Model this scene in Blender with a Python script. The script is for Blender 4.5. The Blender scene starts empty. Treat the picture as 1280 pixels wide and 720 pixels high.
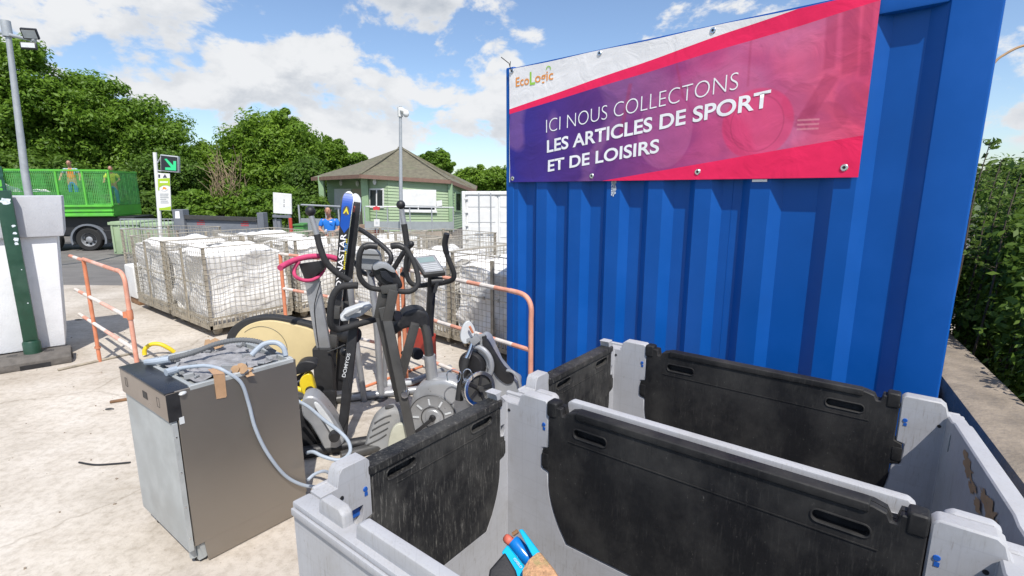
import bpy, bmesh, math, random
import numpy as np
from mathutils import Vector, Matrix, noise as mnoise
S = bpy.context.scene
COL = S.collection
R = math.radians

# ------------------------------------------------------------------ camera
F, HY, CH = 630.0, 238.0, 1.7            # focal length in px of the 1280 wide photo, horizon row, eye height
TH = math.atan2(360-HY, F)
cd = bpy.data.cameras.new('camera'); cam = bpy.data.objects.new('camera', cd); COL.objects.link(cam)
cd.sensor_width = 36; cd.lens = F/1280*36; cd.clip_start = .02; cd.clip_end = 3000
cam.location = (0, 0, CH); cam.rotation_euler = (R(90)-TH, 0, 0)
S.camera = cam

# ------------------------------------------------------------------ light
EL = R(55); SX, SY = .28, -.96
SUN_STRENGTH, SKY_STRENGTH, EXPOSURE = 4.4, .14, .22
W = bpy.data.worlds.new('World'); S.world = W; W.use_nodes = True
nt = W.node_tree; N = nt.nodes; L = nt.links
for n in list(N): N.remove(n)
out = N.new('ShaderNodeOutputWorld'); bg = N.new('ShaderNodeBackground'); L.new(bg.outputs[0], out.inputs[0])
sky = N.new('ShaderNodeTexSky'); sky.sky_type = 'NISHITA'; sky.sun_disc = False
sky.sun_elevation = EL; sky.sun_rotation = math.atan2(SX, SY); sky.air_density = 1.0; sky.dust_density = .8; sky.ozone_density = 1.3
bg.inputs[1].default_value = SKY_STRENGTH
tc = N.new('ShaderNodeTexCoord')
def wmath(op, a, b=None, c=None):
    n = N.new('ShaderNodeMath'); n.operation = op
    for i, v in enumerate((a, b, c)):
        if v is None: continue
        if isinstance(v, (int, float)): n.inputs[i].default_value = v
        else: L.new(v, n.inputs[i])
    return n.outputs[0]
sep = N.new('ShaderNodeSeparateXYZ'); L.new(tc.outputs['Generated'], sep.inputs[0])
# generated world coordinates are the ray direction
nrmd = N.new('ShaderNodeVectorMath'); nrmd.operation = 'NORMALIZE'; L.new(tc.outputs['Generated'], nrmd.inputs[0])
def wnoise(scale, detail, rough, off, dist=0.0):
    m = N.new('ShaderNodeMapping'); m.inputs['Location'].default_value = off; m.inputs['Scale'].default_value = (1, 1, 1.7); L.new(nrmd.outputs[0], m.inputs[0])
    n = N.new('ShaderNodeTexNoise'); n.inputs['Scale'].default_value = scale; n.inputs['Detail'].default_value = detail
    n.inputs['Roughness'].default_value = rough; n.inputs['Distortion'].default_value = dist; L.new(m.outputs[0], n.inputs['Vector'])
    return n.outputs['Fac']
def pix_dir(x, y):
    u = (x-640)/F; v = (360-y)/F; c, s = math.cos(TH), math.sin(TH)
    return Vector((u, c+v*s, -s+v*c)).normalized()
def wblob(x, y, rad, amt):
    d = pix_dir(x, y)
    n = N.new('ShaderNodeVectorMath'); n.operation = 'DOT_PRODUCT'
    nn = N.new('ShaderNodeVectorMath'); nn.operation = 'NORMALIZE'; L.new(tc.outputs['Generated'], nn.inputs[0])
    L.new(nn.outputs[0], n.inputs[0]); n.inputs[1].default_value = d
    mr = N.new('ShaderNodeMapRange'); mr.interpolation_type = 'SMOOTHSTEP'
    mr.inputs['From Min'].default_value = math.cos(R(rad)); mr.inputs['From Max'].default_value = 1.0
    mr.inputs['To Max'].default_value = amt*.75; L.new(n.outputs['Value'], mr.inputs['Value'])
    return mr.outputs[0]
base = wmath('MULTIPLY_ADD', wnoise(5.6, 9, .58, (3.1, 1.7, 0), .2), 1.95, -.475)
base_up = wmath('MULTIPLY_ADD', wnoise(5.6, 9, .58, (3.1, 1.7, .085), .2), 1.95, -.475)
bias = None
for b in [(560, 30, 13, .17), (330, 5, 13, .15), (400, 115, 8, .20), (520, 135, 7, .17), (290, 90, 6, .08), (110, 5, 10, .17), (1275, 180, 6, .22), (185, 78, 5, .14),
          (150, 52, 4.5, -.14), (30, 65, 6, -.17), (680, 120, 6, -.14), (800, 20, 14, -.16), (600, 165, 4, .13), (240, 165, 5, .14), (470, 190, 7, .12), (230, 60, 4, -.12), (1200, 60, 9, -.1), (1270, 40, 5, .08)]:
    o = wblob(*b); bias = o if bias is None else wmath('ADD', bias, o)
dens = wmath('ADD', base, bias)
cr = N.new('ShaderNodeMapRange'); cr.interpolation_type = 'SMOOTHSTEP'
cr.inputs['From Min'].default_value = .54; cr.inputs['From Max'].default_value = .68; L.new(dens, cr.inputs['Value'])
lit = N.new('ShaderNodeMapRange'); lit.interpolation_type = 'SMOOTHSTEP'; lit.inputs['From Min'].default_value = -.24; lit.inputs['From Max'].default_value = .22
L.new(wmath('SUBTRACT', base, base_up), lit.inputs['Value'])
thick = N.new('ShaderNodeMapRange'); thick.inputs['From Min'].default_value = .60; thick.inputs['From Max'].default_value = .86; L.new(dens, thick.inputs['Value'])
ccol = N.new('ShaderNodeMix'); ccol.data_type = 'RGBA'
L.new(wmath('MULTIPLY', wmath('SUBTRACT', 1.0, lit.outputs[0]), wmath('MULTIPLY_ADD', thick.outputs[0], .8, .2)), ccol.inputs[0])
ccol.inputs[6].default_value = (5.3, 5.4, 5.55, 1); ccol.inputs[7].default_value = (2.9, 3.2, 3.65, 1)
mixc = N.new('ShaderNodeMix'); mixc.data_type = 'RGBA'
tint = N.new('ShaderNodeMix'); tint.data_type = 'RGBA'; tint.blend_type = 'MULTIPLY'; tint.inputs[0].default_value = 1; L.new(sky.outputs[0], tint.inputs[6]); tint.inputs[7].default_value = (.93, .975, 1.05, 1)
L.new(cr.outputs[0], mixc.inputs[0]); L.new(tint.outputs[2], mixc.inputs[6]); L.new(ccol.outputs[2], mixc.inputs[7])
L.new(mixc.outputs[2], bg.inputs[0])
sl = bpy.data.lights.new('sun', 'SUN'); sun = bpy.data.objects.new('sun', sl); COL.objects.link(sun)
sl.energy = SUN_STRENGTH; sl.angle = R(.53); sl.color = (1, .955, .89)
sdir = Vector((SX*math.cos(EL), SY*math.cos(EL), math.sin(EL)))
sun.rotation_euler = sdir.to_track_quat('Z', 'Y').to_euler(); sun.location = (0, -5, 12)
S.view_settings.view_transform = 'Standard'; S.view_settings.look = 'None'; S.view_settings.exposure = EXPOSURE; S.view_settings.gamma = 1
S.view_settings.use_curve_mapping = False
S.render.resolution_x = 1024; S.render.resolution_y = 576

# ------------------------------------------------------------------ where things stand
_c, _s = math.cos(TH), math.sin(TH)
def ray(x, y):
    u = (x-640)/F; v = (360-y)/F
    return Vector((u, _c+v*_s, -_s+v*_c))
CAM = Vector((0, 0, CH))
def onz(x, y, z=0): r = ray(x, y); return CAM + r*((z-CH)/r.z)
def P(x, y, Y): r = ray(x, y); return CAM + r*(Y/r.y)
def onplane(x, y, o, u):                # vertical plane through o along the horizontal direction u
    n = Vector((-u[1], u[0], 0)); r = ray(x, y); return CAM + r*(n.dot(Vector(o)-CAM)/n.dot(r))
def gz(y): return 0.0 if y < 8.5 else max(-.7, -.08*(y-8.5))

# ------------------------------------------------------------------ materials
def new_mat(name):
    m = bpy.data.materials.new(name); m.use_nodes = True
    return m, m.node_tree.nodes, m.node_tree.links, m.node_tree.nodes['Principled BSDF']
def mat(name, col, rough=.6, metal=0.0, var=.18, scale=6.0, bump=.0, bscale=60.0, spec=.5, rvar=.12, stretch=(1, 1, 1), dirt=None, dirt_scale=3.0, dirt_amt=.5, coat=0.0):
    m, n, l, b = new_mat(name)
    t = n.new('ShaderNodeTexCoord'); mp = n.new('ShaderNodeMapping'); mp.inputs['Scale'].default_value = stretch
    oi = n.new('ShaderNodeObjectInfo'); ad = n.new('ShaderNodeVectorMath'); ad.operation = 'ADD'
    sc = n.new('ShaderNodeVectorMath'); sc.operation = 'SCALE'; sc.inputs[3].default_value = 37.0
    cx = n.new('ShaderNodeCombineXYZ'); l.new(oi.outputs['Random'], cx.inputs[0]); l.new(oi.outputs['Random'], cx.inputs[1]); l.new(cx.outputs[0], sc.inputs[0])
    l.new(t.outputs['Object'], ad.inputs[0]); l.new(sc.outputs[0], ad.inputs[1]); l.new(ad.outputs[0], mp.inputs[0])
    nz = n.new('ShaderNodeTexNoise'); nz.inputs['Scale'].default_value = scale; nz.inputs['Detail'].default_value = 7; nz.inputs['Roughness'].default_value = .6
    l.new(mp.outputs[0], nz.inputs['Vector'])
    mr = n.new('ShaderNodeMapRange'); mr.inputs['From Min'].default_value = .3; mr.inputs['From Max'].default_value = .7
    mr.inputs['To Min'].default_value = 1-var; mr.inputs['To Max'].default_value = 1+var; l.new(nz.outputs['Fac'], mr.inputs['Value'])
    vm = n.new('ShaderNodeVectorMath'); vm.operation = 'SCALE'; vm.inputs[0].default_value = col[:3]; l.new(mr.outputs[0], vm.inputs[3])
    cout = vm.outputs[0]
    if dirt:
        dn = n.new('ShaderNodeTexNoise'); dn.inputs['Scale'].default_value = dirt_scale; dn.inputs['Detail'].default_value = 9; dn.inputs['Roughness'].default_value = .65
        l.new(mp.outputs[0], dn.inputs['Vector'])
        dr = n.new('ShaderNodeMapRange'); dr.inputs['From Min'].default_value = .5; dr.inputs['From Max'].default_value = .72; dr.inputs['To Max'].default_value = dirt_amt; l.new(dn.outputs['Fac'], dr.inputs['Value'])
        mx = n.new('ShaderNodeMix'); mx.data_type = 'RGBA'; l.new(dr.outputs[0], mx.inputs[0]); l.new(cout, mx.inputs[6]); mx.inputs[7].default_value = (*dirt, 1); cout = mx.outputs[2]
    l.new(cout, b.inputs['Base Color'])
    rr = n.new('ShaderNodeMapRange'); rr.inputs['From Min'].default_value = .3; rr.inputs['From Max'].default_value = .7
    rr.inputs['To Min'].default_value = max(.03, rough-rvar); rr.inputs['To Max'].default_value = min(1, rough+rvar); l.new(nz.outputs['Fac'], rr.inputs['Value']); l.new(rr.outputs[0], b.inputs['Roughness'])
    b.inputs['Metallic'].default_value = metal; b.inputs['Specular IOR Level'].default_value = spec; b.inputs['Coat Weight'].default_value = coat
    if bump:
        bn = n.new('ShaderNodeTexNoise'); bn.inputs['Scale'].default_value = bscale; bn.inputs['Detail'].default_value = 6; l.new(mp.outputs[0], bn.inputs['Vector'])
        bp = n.new('ShaderNodeBump'); bp.inputs['Strength'].default_value = bump; bp.inputs['Distance'].default_value = .01; l.new(bn.outputs['Fac'], bp.inputs['Height']); l.new(bp.outputs[0], b.inputs['Normal'])
    return m

def slab_mat():
    m, n, l, b = new_mat('pale_concrete')
    t = n.new('ShaderNodeTexCoord')
    def nz(s, d=8, r=.6, off=(0, 0, 0)):
        mp = n.new('ShaderNodeMapping'); mp.inputs['Location'].default_value = off; l.new(t.outputs['Object'], mp.inputs[0])
        x = n.new('ShaderNodeTexNoise'); x.inputs['Scale'].default_value = s; x.inputs['Detail'].default_value = d; x.inputs['Roughness'].default_value = r; l.new(mp.outputs[0], x.inputs['Vector']); return x.outputs['Fac']
    def ramp(f, stops):
        c = n.new('ShaderNodeValToRGB'); e = c.color_ramp.elements
        e[0].position, e[0].color = stops[0][0], (*stops[0][1], 1); e[1].position, e[1].color = stops[1][0], (*stops[1][1], 1)
        for p, col in stops[2:]: k = e.new(p); k.color = (*col, 1)
        l.new(f, c.inputs[0]); return c.outputs[0]
    c1 = ramp(nz(1.6), [(.30, (.44, .395, .335)), (.50, (.555, .505, .44)), (.68, (.62, .575, .515))])
    c2 = ramp(nz(22, 6, .7, (4, 1, 0)), [(.32, (.70, .68, .65)), (.55, (1, 1, 1))])
    c3 = ramp(nz(.55, 5, .5, (9, 3, 2)), [(.38, (.80, .78, .76)), (.58, (1, 1, 1))])
    mx = n.new('ShaderNodeMix'); mx.data_type = 'RGBA'; mx.blend_type = 'MULTIPLY'; mx.inputs[0].default_value = .8; l.new(c1, mx.inputs[6]); l.new(c2, mx.inputs[7])
    m2 = n.new('ShaderNodeMix'); m2.data_type = 'RGBA'; m2.blend_type = 'MULTIPLY'; m2.inputs[0].default_value = 1; l.new(mx.outputs[2], m2.inputs[6]); l.new(c3, m2.inputs[7])
    # hairline cracks and pits
    vo = n.new('ShaderNodeTexVoronoi'); vo.feature = 'DISTANCE_TO_EDGE'; vo.inputs['Scale'].default_value = .42
    wv = n.new('ShaderNodeTexNoise'); wv.inputs['Scale'].default_value = 3; wv.inputs['Detail'].default_value = 8; l.new(t.outputs['Object'], wv.inputs['Vector'])
    av = n.new('ShaderNodeVectorMath'); av.operation = 'MULTIPLY_ADD'; l.new(wv.outputs['Color'], av.inputs[0]); av.inputs[1].default_value = (.35, .35, 0); l.new(t.outputs['Object'], av.inputs[2]); l.new(av.outputs[0], vo.inputs['Vector'])
    ck = ramp(vo.outputs['Distance'], [(0.0, (.55, .52, .48)), (.006, (1, 1, 1))])
    m3 = n.new('ShaderNodeMix'); m3.data_type = 'RGBA'; m3.blend_type = 'MULTIPLY'; m3.inputs[0].default_value = .55; l.new(m2.outputs[2], m3.inputs[6]); l.new(ck, m3.inputs[7])
    pit = ramp(nz(75, 3, .6, (2, 8, 1)), [(.27, (.5, .47, .44)), (.36, (1, 1, 1))])
    m4 = n.new('ShaderNodeMix'); m4.data_type = 'RGBA'; m4.blend_type = 'MULTIPLY'; m4.inputs[0].default_value = .7; l.new(m3.outputs[2], m4.inputs[6]); l.new(pit, m4.inputs[7])
    stn = ramp(nz(2.7, 10, .72, (1, 5, 7)), [(.56, (1, 1, 1)), (.66, (.80, .77, .73)), (.75, (.62, .58, .54))])
    m5 = n.new('ShaderNodeMix'); m5.data_type = 'RGBA'; m5.blend_type = 'MULTIPLY'; m5.inputs[0].default_value = .5; l.new(m4.outputs[2], m5.inputs[6]); l.new(stn, m5.inputs[7])
    mp = n.new('ShaderNodeMapping'); mp.inputs['Rotation'].default_value = (0, 0, .6); mp.inputs['Scale'].default_value = (.25, 5, 1); l.new(t.outputs['Object'], mp.inputs[0])
    sw = n.new('ShaderNodeTexNoise'); sw.inputs['Scale'].default_value = 2.0; sw.inputs['Detail'].default_value = 8; sw.inputs['Roughness'].default_value = .7; l.new(mp.outputs[0], sw.inputs['Vector'])
    swc = ramp(sw.outputs['Fac'], [(.30, (.84, .82, .80)), (.46, (1, 1, 1))])
    m6 = n.new('ShaderNodeMix'); m6.data_type = 'RGBA'; m6.blend_type = 'MULTIPLY'; m6.inputs[0].default_value = .7; l.new(m5.outputs[2], m6.inputs[6]); l.new(swc, m6.inputs[7])
    l.new(m6.outputs[2], b.inputs['Base Color']); b.inputs['Roughness'].default_value = .9; b.inputs['Specular IOR Level'].default_value = .25
    bp = n.new('ShaderNodeBump'); bp.inputs['Strength'].default_value = .35; bp.inputs['Distance'].default_value = .01; l.new(nz(30, 9, .7), bp.inputs['Height']); l.new(bp.outputs[0], b.inputs['Normal'])
    return m

def leaf_mat(name, dark, light, trans=.3, scale=.5):
    m, n, l, b = new_mat(name)
    g = n.new('ShaderNodeNewGeometry'); t = n.new('ShaderNodeTexCoord')
    nz = n.new('ShaderNodeTexNoise'); nz.inputs['Scale'].default_value = scale; nz.inputs['Detail'].default_value = 4; l.new(t.outputs['Object'], nz.inputs['Vector'])
    a = n.new('ShaderNodeMath'); a.operation = 'MULTIPLY_ADD'; l.new(g.outputs['Random Per Island'], a.inputs[0]); a.inputs[1].default_value = .55
    mr = n.new('ShaderNodeMapRange'); mr.inputs['From Min'].default_value = .3; mr.inputs['From Max'].default_value = .7; mr.inputs['To Max'].default_value = .5; l.new(nz.outputs['Fac'], mr.inputs['Value']); l.new(mr.outputs[0], a.inputs[2])
    mx = n.new('ShaderNodeMix'); mx.data_type = 'RGBA'; l.new(a.outputs[0], mx.inputs[0]); mx.inputs[6].default_value = (*dark, 1); mx.inputs[7].default_value = (*light, 1)
    l.new(mx.outputs[2], b.inputs['Base Color']); b.inputs['Roughness'].default_value = .5; b.inputs['Specular IOR Level'].default_value = .35
    tr = n.new('ShaderNodeBsdfTranslucent'); l.new(mx.outputs[2], tr.inputs[0])
    ms = n.new('ShaderNodeMixShader'); ms.inputs[0].default_value = trans; l.new(b.outputs[0], ms.inputs[1]); l.new(tr.outputs[0], ms.inputs[2])
    l.new(ms.outputs[0], n['Material Output'].inputs[0])
    return m

def scratch_mat(name, col, sc_col, amount=.5, rough=.5, grid=False, streaks=1.0):
    """moulded plastic with upright scuffs and dusty patches"""
    m, n, l, b = new_mat(name)
    t = n.new('ShaderNodeTexCoord')
    def nz(s, stretch, d=6, r=.6, off=0):
        mp = n.new('ShaderNodeMapping'); mp.inputs['Scale'].default_value = stretch; mp.inputs['Location'].default_value = (off, off*.7, 0); l.new(t.outputs['Object'], mp.inputs[0])
        x = n.new('ShaderNodeTexNoise'); x.inputs['Scale'].default_value = s; x.inputs['Detail'].default_value = d; x.inputs['Roughness'].default_value = r; l.new(mp.outputs[0], x.inputs['Vector']); return x.outputs['Fac']
    def mrange(f, a, c, lo=0, hi=1):
        x = n.new('ShaderNodeMapRange'); x.inputs['From Min'].default_value = a; x.inputs['From Max'].default_value = c; x.inputs['To Min'].default_value = lo; x.inputs['To Max'].default_value = hi; l.new(f, x.inputs['Value']); return x.outputs[0]
    def mul(a, c):
        x = n.new('ShaderNodeMath'); x.operation = 'MULTIPLY'
        l.new(a, x.inputs[0])
        if isinstance(c, float): x.inputs[1].default_value = c
        else: l.new(c, x.inputs[1])
        return x.outputs[0]
    def add(a, c):
        x = n.new('ShaderNodeMath'); x.operation = 'ADD'; l.new(a, x.inputs[0]); l.new(c, x.inputs[1]); x.use_clamp = True; return x.outputs[0]
    streak = mul(mrange(nz(150, (1, 1, .11), 5, .78), .54, .71), mrange(nz(4, (1, 1, 1), 5, .6, 3), .38, .60)); streak = mul(streak, float(streaks))
    fleck = mrange(nz(90, (1, 1, .5), 6, .75, 5), .63, .74)
    dust = mul(mrange(nz(5, (1, 1, .8), 8, .68, 7), .44, .72), .34)
    f = mul(add(add(streak, fleck), dust), amount)
    mx = n.new('ShaderNodeMix'); mx.data_type = 'RGBA'; l.new(f, mx.inputs[0]); mx.inputs[6].default_value = (*col, 1); mx.inputs[7].default_value = (*sc_col, 1)
    cout = mx.outputs[2]
    if grid:
        sp = n.new('ShaderNodeSeparateXYZ'); l.new(t.outputs['Object'], sp.inputs[0])
        def line(v, step, w):
            a = n.new('ShaderNodeMath'); a.operation = 'PINGPONG'; l.new(v, a.inputs[0]); a.inputs[1].default_value = step/2; return mrange(a.outputs[0], w, w*.4)
        d_ = n.new('ShaderNodeVectorMath'); d_.operation = 'DOT_PRODUCT'; l.new(t.outputs['Object'], d_.inputs[0]); d_.inputs[1].default_value = (.788+.616, -.616+.788, 0)
        g_ = mul(add(line(d_.outputs['Value'], .062, .0022), line(sp.outputs[2], .066, .0022)), .09)
        dk = n.new('ShaderNodeMix'); dk.data_type = 'RGBA'; l.new(g_, dk.inputs[0]); l.new(cout, dk.inputs[6]); dk.inputs[7].default_value = (.16, .16, .18, 1); cout = dk.outputs[2]
        st = mul(mrange(nz(3.2, (1, 1, 1), 9, .7, 11), .52, .72), .42)
        d2 = n.new('ShaderNodeMix'); d2.data_type = 'RGBA'; l.new(st, d2.inputs[0]); l.new(cout, d2.inputs[6]); d2.inputs[7].default_value = (.26, .24, .21, 1); cout = d2.outputs[2]
    l.new(cout, b.inputs['Base Color'])
    l.new(mrange(nz(9, (1, 1, 1), 6, .6, 2), .3, .7, rough-.12, rough+.16), b.inputs['Roughness'])
    b.inputs['Specular IOR Level'].default_value = .34
    bp = n.new('ShaderNodeBump'); bp.inputs['Strength'].default_value = .12; bp.inputs['Distance'].default_value = .004; l.new(nz(40, (1, 1, .4), 8, .7, 1), bp.inputs['Height']); l.new(bp.outputs[0], b.inputs['Normal'])
    return m


M = {}
M['slab'] = slab_mat()
M['asphalt'] = mat('asphalt', (.165, .155, .145), .95, var=.25, scale=1.2, bump=.5, bscale=120)
M['field'] = mat('field', (.07, .10, .035), .95, var=.4, scale=.4)
M['blue'] = mat('blue_container_paint', (.001, .078, .345), .42, var=.07, scale=3, rvar=.05, spec=.3, bump=.03, bscale=9, dirt=(.01, .10, .40), dirt_amt=.25)
M['chip'] = mat('chipped_white', (.62, .68, .74), .8, var=.3, scale=60)
M['grey_plastic'] = scratch_mat('grey_plastic', (.41, .415, .435), (.22, .20, .17), .7, .58, True)
M['black_plastic'] = scratch_mat('black_plastic', (.010, .010, .011), (.24, .23, .205), .72, .6)
M['black_plastic_clean'] = scratch_mat('black_plastic_less_worn', (.008, .008, .009), (.20, .19, .17), .50, .6, False, .30)
M['black'] = mat('black_rubber', (.016, .016, .018), .5, var=.25, scale=20, bump=.08, bscale=200)
M['foam'] = mat('black_foam', (.022, .022, .023), .75, var=.25, scale=30, bump=.2, bscale=250)
M['dark_metal'] = mat('dark_grey_paint', (.055, .054, .052), .42, var=.15, scale=10)
M['silver'] = mat('silver_paint', (.35, .36, .375), .36, metal=.35, var=.10, scale=9, dirt=(.30, .28, .25), dirt_amt=.3)
M['chrome'] = mat('chrome', (.72, .72, .72), .18, metal=1, var=.05)
M['grey_body'] = mat('grey_moulded_plastic', (.25, .26, .27), .5, var=.10, scale=8, dirt=(.36, .33, .28), dirt_amt=.35)
M['pale_grey'] = mat('pale_grey_plastic', (.55, .57, .58), .5, var=.1, scale=8)
M['cream'] = mat('cream_plastic', (.62, .50, .27), .5, var=.06, scale=4, dirt=(.45, .36, .2), dirt_amt=.35)
M['cream_pale'] = mat('pale_cream_plastic', (.42, .42, .34), .5, var=.12, scale=10)
M['pink'] = mat('pink_foam', (.55, .055, .15), .7, var=.15, scale=20)
M['screen'] = mat('lcd_glass', (.20, .27, .27), .2, var=.05)
M['yellow'] = mat('yellow_plastic', (.70, .52, .02), .45, var=.1, scale=8)
M['orange'] = mat('orange_barrier_paint', (.58, .20, .10), .55, var=.15, scale=14, dirt=(.55, .30, .2), dirt_amt=.5, dirt_scale=9)
M['salmon'] = mat('faded_barrier_paint', (.64, .29, .20), .6, var=.15, scale=14, dirt=(.62, .42, .34), dirt_amt=.6, dirt_scale=7)
M['band_white'] = mat('white_band_paint', (.66, .60, .55), .6, var=.12, scale=18)
M['band_pink'] = mat('faded_pink_band', (.66, .38, .30), .6, var=.15, scale=14, dirt=(.68, .56, .5), dirt_amt=.6, dirt_scale=7)
M['red'] = mat('red_paint', (.50, .05, .03), .5, var=.15)
M['wire'] = mat('dirty_galvanised_wire', (.40, .37, .31), .6, metal=.3, var=.3, scale=12)
M['cage_post'] = mat('rusty_galvanised_post', (.34, .30, .235), .7, metal=.2, var=.35, scale=14)
M['bag'] = mat('white_woven_sack', (.74, .73, .71), .75, var=.05, scale=4, bump=.05, bscale=7, dirt=(.50, .46, .40), dirt_amt=.35, dirt_scale=1.6)
M['bag2'] = mat('creased_white_plastic_sheet', (.72, .72, .71), .55, var=.06, scale=4, bump=.12, bscale=9, dirt=(.5, .47, .42), dirt_amt=.4)
M['white'] = mat('white_paint', (.74, .74, .72), .5, var=.05, scale=5, dirt=(.5, .48, .44), dirt_amt=.25)
M['render_white'] = mat('white_block_paint', (.72, .73, .75), .8, var=.05, scale=9, bump=.25, bscale=70, dirt=(.5, .5, .5), dirt_amt=.25)
M['block_grey'] = mat('pale_grey_block', (.46, .47, .50), .8, var=.06, scale=9, bump=.3, bscale=80)
M['post_green'] = mat('dark_green_post_paint', (.012, .055, .032), .42, var=.15, scale=10, dirt=(.10, .16, .13), dirt_amt=.3)
M['rubber'] = mat('grey_recycled_rubber', (.115, .105, .095), .9, var=.3, scale=12, bump=.6, bscale=40)
M['steel'] = mat('brushed_steel', (.33, .30, .265), .45, metal=.88, var=.03, scale=2, rvar=.03, dirt=(.36, .34, .31), dirt_amt=.3)
M['galv'] = mat('grey_galvanised_sheet', (.40, .42, .42), .55, metal=.3, var=.12, scale=6, dirt=(.55, .56, .55), dirt_amt=.4)
M['felt'] = mat('grey_felt', (.26, .26, .27), .95, var=.35, scale=18, bump=.8, bscale=50)
M['hose'] = mat('pale_grey_hose', (.34, .39, .45), .55, var=.10)
M['dark_hose'] = mat('dark_grey_hose', (.13, .135, .14), .6, var=.15)
M['tape'] = mat('brown_parcel_tape', (.42, .26, .15), .45, var=.15, scale=12, bump=.2, bscale=30)
M['card'] = mat('torn_brown_cardboard', (.36, .23, .13), .85, var=.2, scale=12)
M['panel_dark'] = mat('dark_control_panel', (.02, .022, .028), .3, var=.15)
M['panel_brown'] = mat('brown_fascia', (.30, .255, .22), .35, metal=.5, var=.08)
M['wall_conc'] = mat('weathered_wall_concrete', (.26, .215, .165), .95, var=.3, scale=5, bump=.7, bscale=45, dirt=(.16, .14, .12), dirt_amt=.6, dirt_scale=7)
M['green_paint'] = mat('bright_green_paint', (.11, .46, .05), .5, var=.12, scale=4, dirt=(.12, .30, .12), dirt_amt=.4)
M['green_net'] = mat('green_mesh_panel', (.10, .38, .09), .6, var=.3, scale=5, dirt=(.20, .34, .20), dirt_amt=.7, dirt_scale=1.6)
M['pale_green'] = mat('pale_green_boards', (.33, .425, .265), .65, var=.08, scale=3, dirt=(.22, .36, .18), dirt_amt=.4)
M['green_trim'] = mat('green_trim', (.26, .38, .22), .6, var=.08)
M['roof'] = mat('brown_green_shingles', (.145, .132, .092), .95, var=.3, scale=5, bump=.6, bscale=10, dirt=(.13, .15, .08), dirt_amt=.6, dirt_scale=.8)
M['fascia'] = mat('brown_fascia_board', (.20, .12, .09), .7, var=.15)
M['glass'] = mat('dark_window_glass', (.02, .025, .03), .08, var=.1)
M['grey_steel'] = mat('grey_painted_steel', (.16, .175, .20), .55, var=.12, scale=3, dirt=(.22, .22, .21), dirt_amt=.4)
M['pole'] = mat('galvanised_pole', (.42, .44, .46), .45, metal=.3, var=.08)
M['tyre'] = mat('tyre', (.02, .02, .02), .85, var=.2)
M['green_bin'] = mat('green_bin_plastic', (.06, .22, .05), .5, var=.1)
M['wood'] = mat('brown_wood', (.22, .12, .06), .8, var=.3)
M['skin'] = mat('skin', (.45, .24, .16), .55, var=.08)
M['hair'] = mat('dark_hair', (.02, .015, .012), .6)
M['polo'] = mat('blue_polo', (.01, .16, .58), .8, var=.12, scale=14)
M['trousers'] = mat('blue_trousers', (.03, .14, .42), .85, var=.15, scale=14)
M['vest_orange'] = mat('orange_vest', (.80, .22, .03), .7, var=.1)
M['vest_yellow'] = mat('yellow_vest', (.55, .68, .05), .7, var=.1)
M['shirt_pale'] = mat('pale_blue_shirt', (.32, .48, .56), .8, var=.15)
M['bark'] = mat('bark', (.09, .07, .05), .95, var=.35, scale=4, bump=.5, bscale=20)
M['dead'] = mat('bare_twigs', (.28, .21, .13), .9, var=.3)
M['cyan'] = mat('cyan_plastic', (.0, .40, .70), .35, var=.06)
M['royal'] = mat('blue_mudguard', (.005, .17, .55), .25, var=.06)
M['coral'] = mat('worn_red_wheel', (.52, .12, .08), .5, var=.25, scale=30)
M['tan'] = mat('worn_tan_grip', (.50, .29, .16), .9, var=.35, scale=90, bump=.6, bscale=300, dirt=(.30, .30, .12), dirt_amt=.8, dirt_scale=30)
M['ink_white'] = mat('white_lettering', (.86, .86, .88), .55, var=.02)
M['ink_orange'] = mat('orange_lettering', (.80, .30, .05), .55, var=.02)
M['ink_green'] = mat('green_lettering', (.30, .58, .06), .55, var=.02)
M['ink_yellow'] = mat('yellow_lettering', (.72, .62, .03), .5, var=.02)
M['ink_blue'] = mat('blue_sticker', (.01, .09, .38), .5, var=.05)
M['ink_dark'] = mat('dark_print', (.06, .06, .09), .6, var=.05)
M['ink_red'] = mat('red_print', (.60, .05, .06), .6, var=.05)
M['lime'] = mat('lime_print', (.38, .55, .03), .55, var=.05)
M['leaf1'] = leaf_mat('broad_green_leaves', (.075, .160, .018), (.235, .385, .042), .5)
M['leaf2'] = leaf_mat('yellow_green_leaves', (.088, .180, .018), (.265, .415, .044), .5)
M['leaf3'] = leaf_mat('dark_green_leaves', (.050, .110, .016), (.165, .280, .036), .48)
M['leaf_near'] = leaf_mat('bramble_leaves', (.048, .105, .016), (.205, .320, .045), .46, 2.0)
M['leaf_bright'] = leaf_mat('young_leaves', (.07, .14, .02), (.22, .32, .06), .45, 2.0)
led, n_, l_, b_ = new_mat('lit_green_arrow'); b_.inputs['Base Color'].default_value = (.02, .3, .12, 1); b_.inputs['Emission Color'].default_value = (.03, .75, .30, 1); b_.inputs['Emission Strength'].default_value = .55; M['led'] = led

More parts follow.
